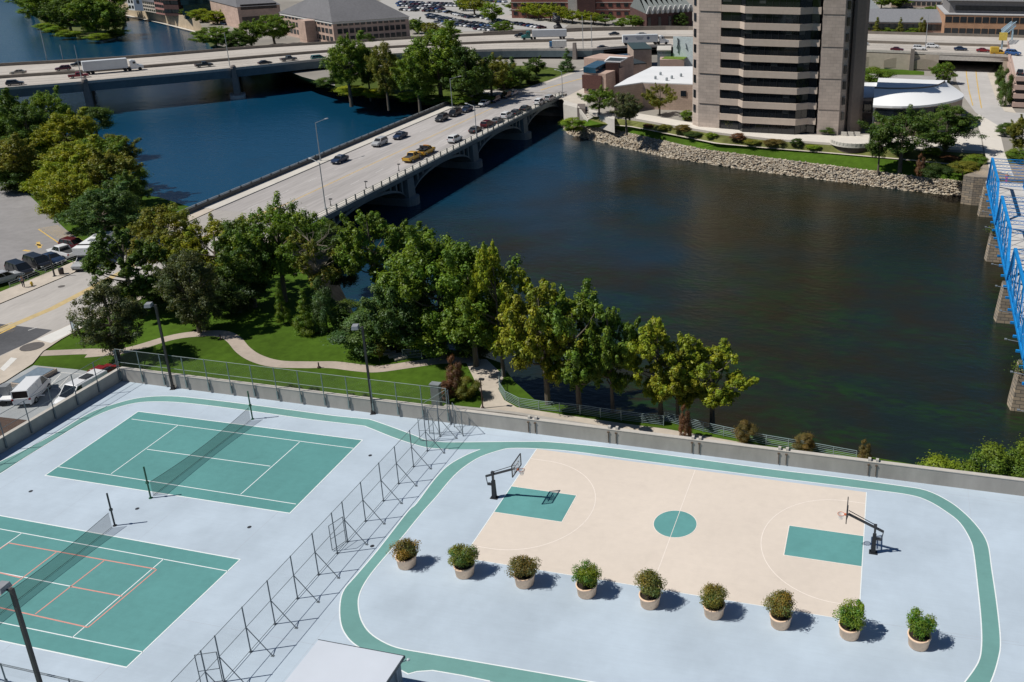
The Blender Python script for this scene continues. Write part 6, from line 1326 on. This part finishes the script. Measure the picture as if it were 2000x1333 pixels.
def lorry(px0, px1, rt, cabcol, lab, z=ZMR, tlen=None, h=2.75, mark=False, cabname='cab'):
    a, b = at(*px0, z), at(*px1, z); L_ = (b-a).length; c = (a+b)/2; ang = math.atan2(b.y-a.y, b.x-a.x)+(0 if rt else math.pi)
    t = thing('articulated_lorry', lab, 'lorry', c, ang); W_ = 2.4; f = L_/2
    MB().box((0, 0, 1.1+h/2), (L_, W_, h)).build('trailer', TRAILM, t, world=False)
    MB().box((-.3, 0, .98), (L_-1.2, 1.1, .2)).build('chassis', DARKM, t, world=False)
    cb = loft(MB(), [(f+.7, 1.1, .5, 3.1, 1.0), (f+1.2, 1.15, .5, 3.35, 1.05), (f+2.2, 1.15, .5, 3.2, 1.02), (f+2.6, 1.15, .5, 1.9, 1.08), (f+4.1, 1.05, .5, 1.6, .95), (f+4.3, .9, .55, 1.4, .85)]); o = cb.build(cabname, PAINT, t, world=False); o.color = (*CC[cabcol], 1)
    MB().add([(f+2.22, -.98, 3.05), (f+2.22, .98, 3.05), (f+2.62, 1.02, 2.0), (f+2.62, -1.02, 2.0)], [(0, 1, 2, 3)]).box((f+1.8, 0, 2.5), (.7, 2.36, .6)).build('window_glass', CGL, t, world=False)
    for x in (-f+1.2, -f+2.4, f-.9, f+.3, f+3.2):
        for s in (-1, 1): MB().tube((x, s*.85, .5), (x, s*1.15, .5), .5, .5, 14).build('wheel', TYRE, t, world=False)
    for s in (-1, 1): MB().box((f+4.25, s*.7, .95), (.2, .3, .2)).build('headlight', HEADL, t, world=False)
    if mark:
        m = MB()
        for s in (-1, 1):
            y = s*(W_/2+.012)
            for x in ((-.40, .12), (.22, .0)): m.tube((L_*x[0], y-.01*s, 2.6), (L_*x[0], y+.01*s, 2.6), .55, .55, 18)
            for r_ in range(3): m.box((-.02*L_, y, 3.0-r_*.38), (L_*.24-r_*.6, .02, .14))
        m.build('side_marking', M('marking_dark_blue', (.09, .12, .20), rough=.5), t, world=False)
    return t
lorry((164, 146), (251, 138.5), 1, 'white', 'long white articulated lorry with a white cab on the left part of the motorway', h=2.9)
lorry((1040, 77.5), (1107, 76), 0, 'teal', 'pale trailer pulled by a green cab on the far carriageway', h=2.6)
lorry((1216, 89), (1284, 87), 1, 'white', 'pale trailer with round dark emblems and a white cab above the museum', h=2.7, mark=True)
b = at(1088, 96, ZMR); t = car('van', b, math.atan2(NM[30].y-NM[29].y, NM[30].x-NM[29].x)+math.pi, 'silver', 'white and blue box truck in the near carriageway below the green lorry', name='box_truck', cat='truck', group=MG)
MB().box((-.9, 0, 2.0), (5.2, 2.2, 2.3)).build('box_body', WHITE_W, t, world=False); MB().box((2.1, 0, 1.9), (1.2, 2.1, 1.6)).build('front_box', M('truck_blue', (.05, .16, .32), rough=.4), t, world=False)
b = at(1951, 108, .56); t = car('pickup', b, 0.1, 'yellow', 'yellow truck under the lattice sign gantry', name='yellow_truck', cat='truck'); MB().box((-1.6, 0, 1.9), (2.6, 2.0, 1.5)).build('box_body', M('truck_box_yellow', (.62, .42, .06), rough=.5), t, world=False)
# parked vehicles by the street and in the yard
PG = 'vehicles parked behind the guardrail'
for style, px, hd, col, lab, nm in (('suv', (10, 552), (50, 540), 'silver', 'silver sport utility at the left edge behind the low guardrail', 'parked_car'), ('minivan', (41, 535), (80, 550), 'black', 'black minivan parked next to the silver sport utility', 'parked_car'), ('minivan', (76, 521), (115, 534), 'black', 'black minivan parked between another black minivan and the dark blue car', 'parked_car'),
      ('sedan', (103, 513), (138, 522), 'navy', 'dark blue car with a pale hood parked beside the white pickup', 'parked_car'), ('pickup', (125, 501), (88, 491), 'white', 'white pickup with an open dark bed parked behind the guardrail', 'parked_pickup'), ('suv', (147, 487), (180, 492), 'maroon', 'maroon car parked behind the white pickup', 'parked_car')):
    pcar(style, px, hd, col, lab, name=nm, group=PG, cat='pickup' if nm == 'parked_pickup' else 'car')
a, b = at(172, 519, ZN), at(214, 490, ZN); ang = math.atan2(a.y-b.y, a.x-b.x)
t = car('pickup', a+Vector((0, 0, .02)), ang, 'silver', 'silver pickup carrying a white camper on the street beside the big dark tree', name='camper_truck', cat='camper')
MB().box((-3.4, 0, 1.9), (6.4, 2.25, 2.5)).box((.2, 0, 2.6), (1.9, 2.2, 1.1)).build('camper_body', M('camper_white', (.80, .81, .82), rough=.4, var=.03), t, world=False)
MB().box((-2.4, 0, 3.2), (.9, .8, .14)).box((-4.6, .2, 3.22), (.7, .7, .2)).box((-5.6, -.2, 3.2), (.6, .5, .14)).build('roof_vent', GREYP, t, world=False)
MB().box((-3.2, 0, 2.1), (2.2, 2.27, .6)).build('camper_window', CGL, t, world=False)
for x in (-3.6, -4.5):
    for s in (-1, 1): MB().tube((x, s*.9, .36), (x, s*1.13, .36), .36, .36, 14).build('wheel', TYRE, t, world=False)
v0, v1 = at(66, 795, ZN), at(96, 763, ZN); d = (v1-v0).normalized(); sd = Vector((-d.y, d.x, 0))
car('van', v0+d*2.45+sd*.98, math.atan2(d.y, d.x), 'white', 'white passenger van with dark rear windows in the yard below the deck', name='passenger_van', cat='van', s=.92)
p, q = at(192, 744, -3.4), at(124, 781, -3.4); VANG = math.atan2(q.y-p.y, q.x-p.x); c = (p+q)/2; VAN2 = Vector((c.x, c.y, ZN)); c = at(190, 733, -3.8); VAN3 = Vector((c.x, c.y, ZN)); t = car('van', VAN2, VANG, 'white', 'white cargo van with a roof vent right beside the deck parapet', name='cargo_van', cat='van')
MB().box((-.9, 0, 2.3), (1.1, .9, .1)).build('roof_vent', DARKM, t, world=False)
car('sedan', VAN3, VANG, 'red', 'dark red car parked between the cargo van and the lawn')
p = at(8, 785, ZN); t = thing('flatbed_trailer', 'white flatbed trailer carrying two grey boxes at the left edge of the yard', 'trailer', p, .35)
MB().box((0, 0, .7), (5.5, 2.1, .16)).beam((2.7, 0, .6), (4.2, 0, .5), .12, .12).build('bed', WHITE, t, world=False); MB().box((.3, .3, 1.3), (.8, .9, 1.1)).build('grey_box', GREYP, t, world=False); MB().box((1.9, 0, 1.25), (.9, .9, 1.0)).build('grey_box', STEEL, t, world=False); MB().box((-1.4, 0, 1.35), (1.2, 1.8, 1.2)).build('dark_box', DARKM, t, world=False)
for x in (-.5, .5):
    for s in (-1, 1): MB().tube((x, s*.9, .34), (x, s*1.15, .34), .34, .34, 12).build('wheel', TYRE, t, world=False)
# cars in the far car parks: one simple mesh each, too small to show parts
FLOT = M('far_lot_asphalt', (.40, .39, .37), rough=.9, var=.06, coord='World', sc=.1)
fpoly('car_park', [(740, 2), (810, -12), (1010, -16), (1060, 20), (1000, 46), (960, 62), (870, 62), (800, 40)], FLOT, .04)
fpoly('car_park', [(985, 44), (1030, 34), (1110, 50), (1100, 58), (1000, 58)], FLOT, .05)
fm = loft(MB(), ST['sedan'][2]); a, b, c, d = ST['sedan'][3]; fm.mi = 1; fm.add([(a, -.8, .96), (d, -.8, .93), (d, .8, .93), (a, .8, .96), (b, -.64, 1.4), (c, -.64, 1.4), (c, .64, 1.4), (b, .64, 1.4)], [(0, 1, 5, 4), (1, 2, 6, 5), (2, 3, 7, 6), (3, 0, 4, 7)]); fm.mi = 0; fm.add([(b-.05, -.66, 1.4), (c+.05, -.66, 1.4), (c+.05, .66, 1.4), (b-.05, .66, 1.4)], [(0, 1, 2, 3)])
for x in (1.4, -1.4):
    for s in (-.85, .85): fm.mi = 2; fm.tube((x, s-.1, .33), (x, s+.1, .33), .33, .33, 8)
fo = fm.build('far_car', [PAINT, CGL, TYRE]); fme = fo.data; bpy.data.objects.remove(fo)
rr_ = random.Random(3); names = {'black': 'black', 'dark': 'dark grey', 'grey': 'grey', 'silver': 'silver', 'white': 'white', 'navy': 'dark blue', 'blue': 'blue', 'maroon': 'dark red'}
nf = 0
for (a, b) in (((780, 6), (885, 10)), ((775, 9), (905, 14)), ((778, 13), (872, 17)), ((800, 17), (868, 20)), ((782, 21), (862, 25)), ((836, 31), (888, 42)), ((872, 25), (922, 37)), ((838, 36), (985, 56)), ((858, 44), (968, 54)), ((850, 46), (958, 58)), ((930, 34), (990, 46)), ((928, 58), (975, 63)), ((1000, 47), (1062, 57)), ((905, 3), (990, 6))):
    A, B = at(*a, ZF), at(*b, ZF); L_ = (B-A).length; n = int(L_/2.75); ang = math.atan2(B.y-A.y, B.x-A.x)+math.pi/2
    for k in range(n):
        if rr_.random() < .12: continue
        cn = rr_.choice(['black', 'dark', 'grey', 'silver', 'silver', 'white', 'white', 'navy', 'blue', 'maroon', 'dark', 'navy']); p = A.lerp(B, (k+.5)/n); o = put(bpy.data.objects.new('parked_car', fme)); o.location = (p.x, p.y, ZF+.06); o.rotation_euler = (0, 0, ang+rr_.uniform(-.04, .04)+(math.pi if rr_.random() < .4 else 0)); o.color = (*CC[cn], 1)
        tag(o, names[cn]+' car parked in the crowded car park beyond the motorway', 'car', names[cn]+' cars in the crowded far car park'); nf += 1
for px, hd, col, lab in (((437, 49), (470, 54), 'navy', 'dark blue car parked under the yellow green trees by the quay wall'), ((455, 51), (485, 56), 'black', 'black car parked at the right end of the quay wall'), ((466, 40), (490, 42), 'navy', 'dark blue car parked in front of the brick office at the top left'), ((1205, 50), (1230, 51), 'navy', 'dark blue car behind the far motorway wall below the red brick building')):
    pcar('sedan', px, hd, col, lab, z=ZF+.06)
# ================================================================ trees and shrubs
GA, GB_, GC, GD, GE = 'trees along the left river bank', 'trees of the riverside park', 'trees between the two bridges', 'trees in front of the far bank buildings', 'trees beyond the motorway'
A_ = [  # kind, seed, base px, top y, width px, colour, label
 ('bank', 1, (25, 300), 176, 130, 'dark', 'dark green tree at the left edge just below the motorway'),
 ('bank', 2, (112, 280), 174, 92, 'green', 'green tree with a sunlit yellow side by the first motorway pier'),
 ('bank', 6, (70, 318), 205, 110, 'dark', 'dark tree in the second row near the left edge'),
 ('bank', 3, (140, 320), 216, 125, 'yellow', 'yellow green tree in the second row below the motorway pier'),
 ('bank', 1, (40, 372), 262, 125, 'olive', 'olive tree at the left edge beside the empty car park'),
 ('bank', 5, (200, 345), 258, 120, 'green', 'green tree leaning over the water right of the second row'),
 ('bank', 2, (170, 380), 272, 150, 'yellow', 'yellow green tree reaching over the river on the left bank'),
 ('bank', 3, (125, 412), 310, 120, 'lime', 'bright yellow green tree at the car park corner'),
 ('bank', 4, (235, 405), 290, 120, 'olive', 'broad olive tree at the river edge left of the bridge'),
 ('bank', 1, (250, 430), 335, 100, 'dark', 'dark tree in the shade at the river edge nearest the bridge'),
 ('bank', 2, (160, 448), 330, 130, 'yellow', 'yellow green tree over the striped parking bays'),
 ('bank', 3, (210, 478), 362, 150, 'blue', 'dark blue green tree beside the maroon car'),
 ('bush', 3, (190, 262), 205, 70, 'dark', 'dark bush at the water edge beside the first motorway pier'), ('bank', 6, (232, 330), 262, 90, 'olive', 'olive tree overhanging the water on the left bank'), ('bush', 1, (262, 372), 312, 70, 'green', 'green bush at the water edge of the left bank'),
 ('bush', 1, (38, 375), 322, 90, 'dark', 'dark bush at the edge of the empty car park'), ('bush', 2, (250, 455), 390, 90, 'deep', 'dark leafy bush at the river edge near the bridge end'), ('bush', 3, (105, 395), 350, 60, 'deep', 'dark bush under the yellow green trees by the car park'),
]
for kind, sd, bp_, ty, wp, col, lab in A_: ptree('tree' if kind != 'bush' else 'bush', kind, sd, bp_, ty, wp, col, lab, cat='tree' if kind != 'bush' else 'bush', group=GA)
B_ = [
 ('tall', 4, (272, 616), 436, 140, 'dark', 'dark feathery tree between the street and the round dark tree'),
 ('broad', 5, (345, 560), 400, 150, 'olive', 'olive tree with rusty tips beside the street at the bridge end'),
 ('broad', 6, (430, 580), 424, 150, 'yellow', 'yellow olive tree in front of the bridge roadway'),
 ('oval', 1, (390, 650), 478, 128, 'grey', 'dense dark round tree on the lawn above the path bend'),
 ('oval', 2, (232, 702), 538, 138, 'grey', 'dense dark round tree in the lawn corner beside the notice board'),
 ('broad', 4, (556, 590), 386, 160, 'green', 'large green tree in front of the bridge entrance'),
 ('broad', 5, (500, 600), 425, 130, 'dark', 'dark shaded tree behind the two slender conifers'),
 ('bare', 1, (632, 610), 430, 120, 'olive', 'thin half bare tree with pale branches over the water'),
 ('tall', 5, (742, 592), 396, 135, 'green', 'tall green tree with a bare trunk standing over the water gap'),
 ('tall', 6, (815, 560), 440, 120, 'green', 'light green tree behind the tall one at the water gap'),
 ('conifer', 1, (555, 634), 545, 36, 'green', 'slender conifer on the left of the pair on the lawn edge'),
 ('conifer', 2, (600, 652), 562, 56, 'green', 'broader conifer on the right of the pair on the lawn edge'),
 ('column', 1, (640, 648), 535, 60, 'blue', 'vine covered dark green column of foliage beside the conifers'),
 ('bank', 4, (868, 700), 448, 190, 'green', 'huge green tree in the middle of the riverside grove'),
 ('bank', 5, (800, 690), 520, 140, 'blue', 'dark green tree in front of the huge one in the grove'),
 ('bank', 6, (930, 715), 475, 175, 'green', 'broad green tree on the river side of the grove'),
 ('tall', 4, (985, 735), 468, 120, 'lime', 'yellow tinged tree standing behind the riverwalk entrance'),
 ('tall', 5, (1072, 790), 528, 175, 'yellow', 'tall yellow green tree behind the riverwalk railing'),
 ('tall', 6, (1133, 800), 562, 170, 'green', 'tall tree with drooping branches near the railing bend'),
 ('tall', 5, (1198, 806), 582, 120, 'green', 'loose green tree in the middle of the straight run of railing'),
 ('tall', 4, (1292, 812), 618, 150, 'lime', 'yellow green tree leaning over the river near the railing joint'),
 ('tall', 5, (1325, 818), 668, 120, 'yellow', 'small yellow green tree at the railing joint'),
 ('tall', 6, (1392, 815), 672, 145, 'lime', 'bright yellow green tree reaching furthest out over the river'),
 ('bush', 3, (715, 690), 600, 110, 'blue', 'dark shrub thicket behind the floodlight pole'), ('bush', 1, (775, 680), 580, 120, 'green', 'leafy green thicket above the stone steps'), ('bush', 2, (690, 640), 585, 80, 'dark', 'dark thicket at the water edge beside the vine covered column'), ('bush', 3, (845, 690), 600, 120, 'green', 'green thicket above the short railing'), ('bush', 1, (925, 700), 620, 90, 'deep', 'dark thicket beside the riverwalk entrance'),
 ('bush', 2, (655, 500), 430, 80, 'dark', 'dark bushes at the foot of the near bridge arch'), ('bush', 1, (672, 560), 490, 70, 'deep', 'dark bushes on the bank behind the half bare tree'),
 ('bush', 2, (470, 610), 530, 110, 'deep', 'dark thicket in the shade left of the slender conifers'), ('bush', 3, (330, 590), 520, 120, 'deep', 'dark shaded thicket behind the feathery tree'),
]
for kind, sd, bp_, ty, wp, col, lab in B_: wp *= 1.12 if kind in ('tall', 'bank') else 1.0 if kind in ('broad', 'oval') else 1.1; ptree({'bush': 'bush', 'conifer': 'conifer'}.get(kind, 'tree'), kind, sd, bp_, ty, wp, col, lab, cat='bush' if kind == 'bush' else 'tree', group=GB_)
for i, (bp_, ty, wp, col, kind, lab) in enumerate((((893, 772), 690, 52, 'rust', 'column', 'withered reddish brown shrub where the path meets the riverwalk'), ((918, 778), 735, 50, 'olive', 'bush', 'olive low shrub at the foot of the withered one'), ((868, 782), 742, 40, 'rust', 'bush', 'small brown shrub beside the grey utility column'), ((1338, 856), 788, 34, 'rust', 'column', 'dark red slender shrub in front of the railing joint'), ((1457, 866), 820, 46, 'brown', 'bush', 'brown shrub behind the straight railing, nearest the dark red one'),
      ((1569, 884), 846, 46, 'brown', 'bush', 'brown shrub in front of the middle of the straight railing'), ((1688, 905), 856, 34, 'brown', 'column', 'slender brown shrub at the far end of the straight railing'))):
    ptree('dry_shrub', kind, 1+i % 3, bp_, ty, wp, col, lab, cat='shrub', group='dry shrubs along the riverwalk')
for i, (px, py, w_, lab) in enumerate(((413, 748, 28, 'low dark shrub peeping over the parapet near the left floodlight'), (570, 764, 44, 'low dark shrub peeping over the parapet in the middle of the lawn fence'), (606, 769, 40, 'low dark shrub next to the largest one behind the parapet'), (686, 780, 34, 'low dark shrub peeping over the parapet left of the floodlight by the bend'), (716, 782, 34, 'low dark shrub just left of the floodlight pole behind the parapet'))):
    p = at(px, py, ZN+1.2); tree('low_shrub', 'bush', 1+i % 3, Vector((p.x, p.y, ZN)), 2.0, w_*mpp(p), 'deep', lab, cat='shrub', group='low shrubs behind the parapet')
for bp_, h_, w_, lab in (((1842, 912), 5.2, 6.4, 'green bush at the left of the pair behind the parapet at the right'), ((1945, 912), 6.6, 6.4, 'large green bush at the right edge behind the parapet'), ((2010, 900), 6.4, 5.5, 'green bush cut off by the right edge behind the parapet')):
    p = at(bp_[0], bp_[1], ZN+2); tree('bush', 'bush', 2, Vector((p.x, p.y-1, ZN-1.5)), h_, w_, 'bright' if bp_[0] < 1900 else 'green', lab, cat='bush', group='bushes behind the right end of the parapet')
ptree('sapling', 'broad', 5, (742, 706), 668, 26, 'olive', 'thin young tree on the lawn above the path', group=GB_)
C_ = [('bank', 2, (938, 190), 118, 60, 'dark', 'dark green tree just left of the olive one at the far bridge end'), ('bank', 3, (1015, 168), 132, 50, 'dark', 'dark tree behind the kerb halfway up the far road'), ('conifer', 2, (980, 172), 112, 40, 'blue', 'blue green conifer behind the low green kerb tree'), ('bank', 1, (890, 176), 100, 70, 'green', 'green tree behind the tallest tree of the wooded point'), ('bank', 4, (785, 180), 112, 60, 'dark', 'dark tree behind the gap beside the isolated oval tree'), ('bank', 3, (684, 184), 68, 84, 'green', 'tree in front of the motorway at the tip of the far wooded point'), ('bank', 4, (722, 178), 84, 50, 'dark', 'shaded tree tucked behind the isolated oval one'), ('oval', 1, (757, 192), 78, 58, 'olive', 'isolated oval tree at the river edge between the bridges'), ('bank', 5, (820, 206), 98, 86, 'green', 'green tree leaning to the water right of the oval tree'), ('bank', 1, (862, 200), 48, 132, 'green', 'tallest tree of the wooded point between the bridges'), ('bank', 6, (915, 206), 92, 92, 'dark', 'dark green tree left of the street lamp at the far bridge end'),
      ('broad', 4, (960, 192), 108, 70, 'olive', 'olive tree behind the dark cars at the far bridge end'), ('conifer', 1, (1003, 172), 108, 40, 'blue', 'blue green conifer beside the far road'), ('conifer', 2, (1108, 140), 92, 38, 'blue', 'dark blue conifer standing in front of the motorway wall'), ('bank', 1, (985, 178), 140, 60, 'green', 'low green tree at the kerb of the far road'), ('bank', 2, (1048, 148), 112, 40, 'dark', 'dark tree under the motorway left of the far road')]
for kind, sd, bp_, ty, wp, col, lab in C_: ptree('conifer' if kind == 'conifer' else 'tree', kind, sd, bp_, ty, wp*1.15, col, lab, z=ZF, group=GC)
for bp_, ty, w_, col, lab in (((690, 188), 166, 70, 'lime', 'bright green reed clump at the tip of the wooded point'), ((738, 192), 172, 60, 'lime', 'bright green reed clump beside the isolated oval tree'), ((800, 200), 178, 50, 'bright', 'grassy clump at the water edge right of the oval tree'), ((850, 206), 184, 60, 'dark', 'dark bush at the waterline under the tallest tree of the wooded point'), ((900, 208), 184, 60, 'green', 'green bush at the waterline right of the tallest tree'), ((945, 206), 182, 50, 'dark', 'dark bush at the waterline by the far bridge end'), ((640, 172), 150, 50, 'dark', 'dark bush under the motorway at the wooded point'), ((1120, 258), 228, 52, 'bright', 'bright green bush on the rocks beside the far bridge abutment'), ((1040, 163), 146, 40, 'deep', 'dark low bush beside the far pavement')):
    ptree('bush', 'bush', 1, bp_, ty, w_, col, lab, z=-9 if bp_[1] > 240 else ZF-1.5 if bp_[0] < 820 else ZF, cat='bush', group='bushes at the far waterline')
D_ = [('broad', 4, (1170, 228), 170, 64, 'green', 'first small tree right of the river stairs'), ('broad', 5, (1224, 250), 182, 64, 'grey', 'small grey green tree on the lawn in front of the low hall'), ('broad', 6, (1288, 226), 163, 58, 'olive', 'small round olive tree against the low hall wall'), ('bush', 1, (1342, 236), 214, 28, 'green', 'bush at the foot of the left tower wing'), ('bush', 2, (1431, 250), 226, 34, 'olive', 'bush in front of the dark tower entrance glass'), ('bush', 3, (1617, 262), 246, 36, 'dark', 'low bush at the foot of the right tower wing'),
      ('broad', 4, (1758, 324), 212, 128, 'dark', 'large dark green tree on the lawn beside the overlook terrace'), ('oval', 2, (1846, 296), 202, 138, 'dark', 'large dense dark tree beside the promenade at the footbridge end'), ('bank', 3, (1716, 322), 240, 58, 'dark', 'dark narrow tree at the right edge of the overlook terrace'), ('column', 1, (1797, 345), 298, 26, 'rust', 'reddish grey shrub on the rocks under the large dark trees'), ('bush', 2, (1830, 350), 318, 60, 'deep', 'dark bush on the rocks in the shade of the large trees'), ('bush', 3, (1880, 342), 314, 66, 'olive', 'pale green hedge bush above the stone abutment'), ('bush', 1, (1905, 330), 300, 50, 'green', 'green bush beside the promenade ramp'),
      ('bush', 2, (1712, 166), 130, 72, 'green', 'wide bush behind the hall roofs in the tower shadow'), ('oval', 1, (1842, 164), 120, 54, 'green', 'round green tree at the corner of the underpass'), ('column', 1, (1962, 208), 130, 40, 'dark', 'dark green tree row beside the parking structure'), ('column', 2, (1950, 178), 128, 34, 'dark', 'dark green tree at the top of the row beside the parking structure'), ('bush', 3, (1962, 266), 238, 40, 'dark', 'dark round bush on the right of the promenade'), ('bank', 4, (1992, 300), 226, 60, 'olive', 'olive tree cut off by the right edge above the footbridge'), ('bush', 1, (1985, 318), 288, 46, 'green', 'green hedge right of the promenade steps')]
for kind, sd, bp_, ty, wp, col, lab in D_: ptree('bush' if kind == 'bush' else 'tree', kind, sd, bp_, ty, wp, col, lab, z=-6.3 if bp_[1] > 318 else ZF, cat='bush' if kind == 'bush' else 'tree', group=GD)
# shrubs of the planting bed on the far bank
for i, u in enumerate(np.linspace(.14, .70, 17)):
    k = int(u*(NS-1)); p = r2[k].lerp(r3[k], .35+.3*(i % 3)/2)
    if 54 < p.x < 70: continue
    tree('bed_shrub', 'bush', 1+i % 3, p, .9+.4*((i*7) % 3), 3.2+(i % 4)*.7, ['rust', 'olive', 'brown', 'deep', 'bright'][i % 5], 'low '+['reddish', 'olive', 'brown', 'dark', 'bright green'][i % 5]+' shrub in the planting bed below the tower promenade', cat='shrub', group=['reddish', 'olive', 'brown', 'dark', 'bright green'][i % 5]+' shrubs of the planting bed')
for i, (x, ty, wp, kind, col, lab) in enumerate(((1712, 32, 26, 'conifer', 'olive', 'first slender autumn tree from the tower behind the motorway'), (1757, 32, 24, 'conifer', 'olive', 'second slender autumn tree from the tower behind the motorway'), (1800, 32, 22, 'column', 'olive', 'third slender autumn tree from the tower behind the motorway'), (1847, 30, 24, 'column', 'grey', 'fourth slender tree from the tower at the corner of the orange brick building'))):
    ptree('slender_tree', kind, 1+i % 2, (x, 68), ty, wp, col, lab, z=ZF, group='slender trees beyond the motorway')
for i, (x, y, ty, wp, col, lab) in enumerate(((1688, 66, 51, 22, 'green', 'bush beyond the motorway next to the tower'), (1735, 68, 54, 30, 'green', 'bush between the first and second slender trees'), (1780, 68, 54, 34, 'green', 'bush between the second and third slender trees'), (1992, 74, 60, 24, 'dark', 'dark bush at the right edge in front of the orange brick building'))):
    ptree('bush', 'bush', 1+i % 3, (x, y), ty, wp, col, lab, z=ZF, cat='bush', group='bushes beyond the motorway')
# trees along the top of the picture
E_ = [((1010, 30), 4, 34, 'green', 'green'), ((1032, 36), 6, 34, 'lime', 'yellow green'), ((1052, 40), 8, 34, 'lime', 'yellow green'), ((1075, 42), 10, 34, 'lime', 'yellow green'), ((1098, 44), 16, 32, 'yellow', 'yellow green'), ((1118, 46), 22, 30, 'lime', 'yellow green'), ((1140, 47), 25, 30, 'lime', 'yellow green'), ((1160, 48), 28, 30, 'yellow', 'yellow green'), ((1182, 50), 30, 28, 'green', 'green')]
ords = ['first', 'second', 'third', 'fourth', 'fifth', 'sixth', 'seventh', 'eighth', 'ninth']
for i, (bp_, ty, wp, col, cn) in enumerate(E_): ptree('street_tree', 'broad', 4+i % 3, bp_, ty-3, wp*1.35, col, cn+' tree, '+ords[i]+' from the left in the row before the red brick building', z=ZF, group='row of trees before the red brick building')
F_ = [((962, 44), 6, 40, 'bright', 'bright green tree in the middle of the crowded car park'), ((928, 30), -6, 46, 'yellow', 'yellow green tree at the top edge above the crowded car park'), ((905, 22), -4, 26, 'green', 'green tree at the top edge left of the yellow green one'), ((815, 66), 38, 34, 'dark', 'dark green tree at the right end of the hipped office'), ((842, 72), 46, 40, 'olive', 'olive tree in front of the crowded car park'), ((985, 66), 42, 40, 'green', 'round green tree between the car park and the motorway'), ((880, 70), 56, 40, 'green', 'low green tree in front of the left car park rows'), ((1237, 58), 32, 40, 'green', 'green tree left of the zigzag hall'), ((1328, 58), 26, 34, 'dark', 'dark green tree in front of the zigzag hall beside the tower'), ((1215, 54), 42, 26, 'green', 'small green tree behind the far motorway wall'),
      ((425, 98), 54, 74, 'green', 'round green tree at the end of the quay wall behind the motorway'), ((462, 100), 62, 60, 'dark', 'dark green tree beside the motorway left of the brick office'), ((492, 94), 42, 44, 'green', 'green tree left of the brick office porch'), ((538, 90), 30, 64, 'green', 'large green tree against the left wall of the hipped office'), ((396, 44), 18, 46, 'lime', 'yellow green tree above the quay wall, left of its pair'), ((425, 48), 22, 42, 'lime', 'yellow green tree above the quay wall, right of its pair'), ((372, 34), 16, 30, 'dark', 'dark green tree beside the dark red brick block'),
      ((720, 96), 66, 30, 'dark', 'dark bush behind the motorway below the hipped office'), ((1755, 16), -10, 40, 'green', 'green tree among the houses at the top edge'), ((1722, 18), -8, 36, 'green', 'green tree next to the gabled house'), ((1795, 34), 18, 36, 'dark', 'dark tree on the flat roofs behind the slender trees'), ((1820, 34), 14, 34, 'green', 'green tree beside the upper storey of the orange brick building')]
for i, (bp_, ty, wp, col, lab) in enumerate(F_): ptree('tree', ['bank', 'broad', 'oval'][i % 3], [2, 5, 1][i % 3], bp_, ty-2, wp*1.25, col, lab, z=ZF, group=GE)
I_ = [((60, 20), -30, 60, 'green', 'tree at the left tip of the wooded island'), ((95, 52), -20, 66, 'green', 'dark green tree in the front left of the wooded island'), ((140, 66), -14, 66, 'dark', 'dark tree in the middle front of the wooded island'), ((190, 74), -10, 74, 'green', 'broad green tree at the right front of the wooded island'), ((226, 66), 4, 50, 'dark', 'dark tree at the right tip of the wooded island'), ((165, 40), -34, 70, 'green', 'tall tree in the middle of the wooded island'), ((120, 30), -40, 66, 'dark', 'tree at the back of the wooded island, cut by the top edge'), ((215, 36), -30, 56, 'green', 'tree at the back right of the wooded island')]
for i, (bp_, ty, wp, col, lab) in enumerate(I_): ptree('tree', 'bank', 1+i % 6, bp_, ty, wp*1.4, col, lab, z=ZW+1.0, group='trees of the wooded island')
for i, (x, y, lab) in enumerate(((92, 60, 'low shrub at the left shore of the island'), (135, 74, 'low shrub at the front shore of the island'), (190, 80, 'low pale shrub at the right shore of the island'), (232, 72, 'low pale shrub at the right tip of the island'), (112, 66, 'low shrub between the two front shore shrubs of the island'))): ptree('bush', 'bush', 1+i, (x, y), y-16, 46, 'bright', lab, z=ZW+.8, cat='bush', group='shore shrubs of the island')
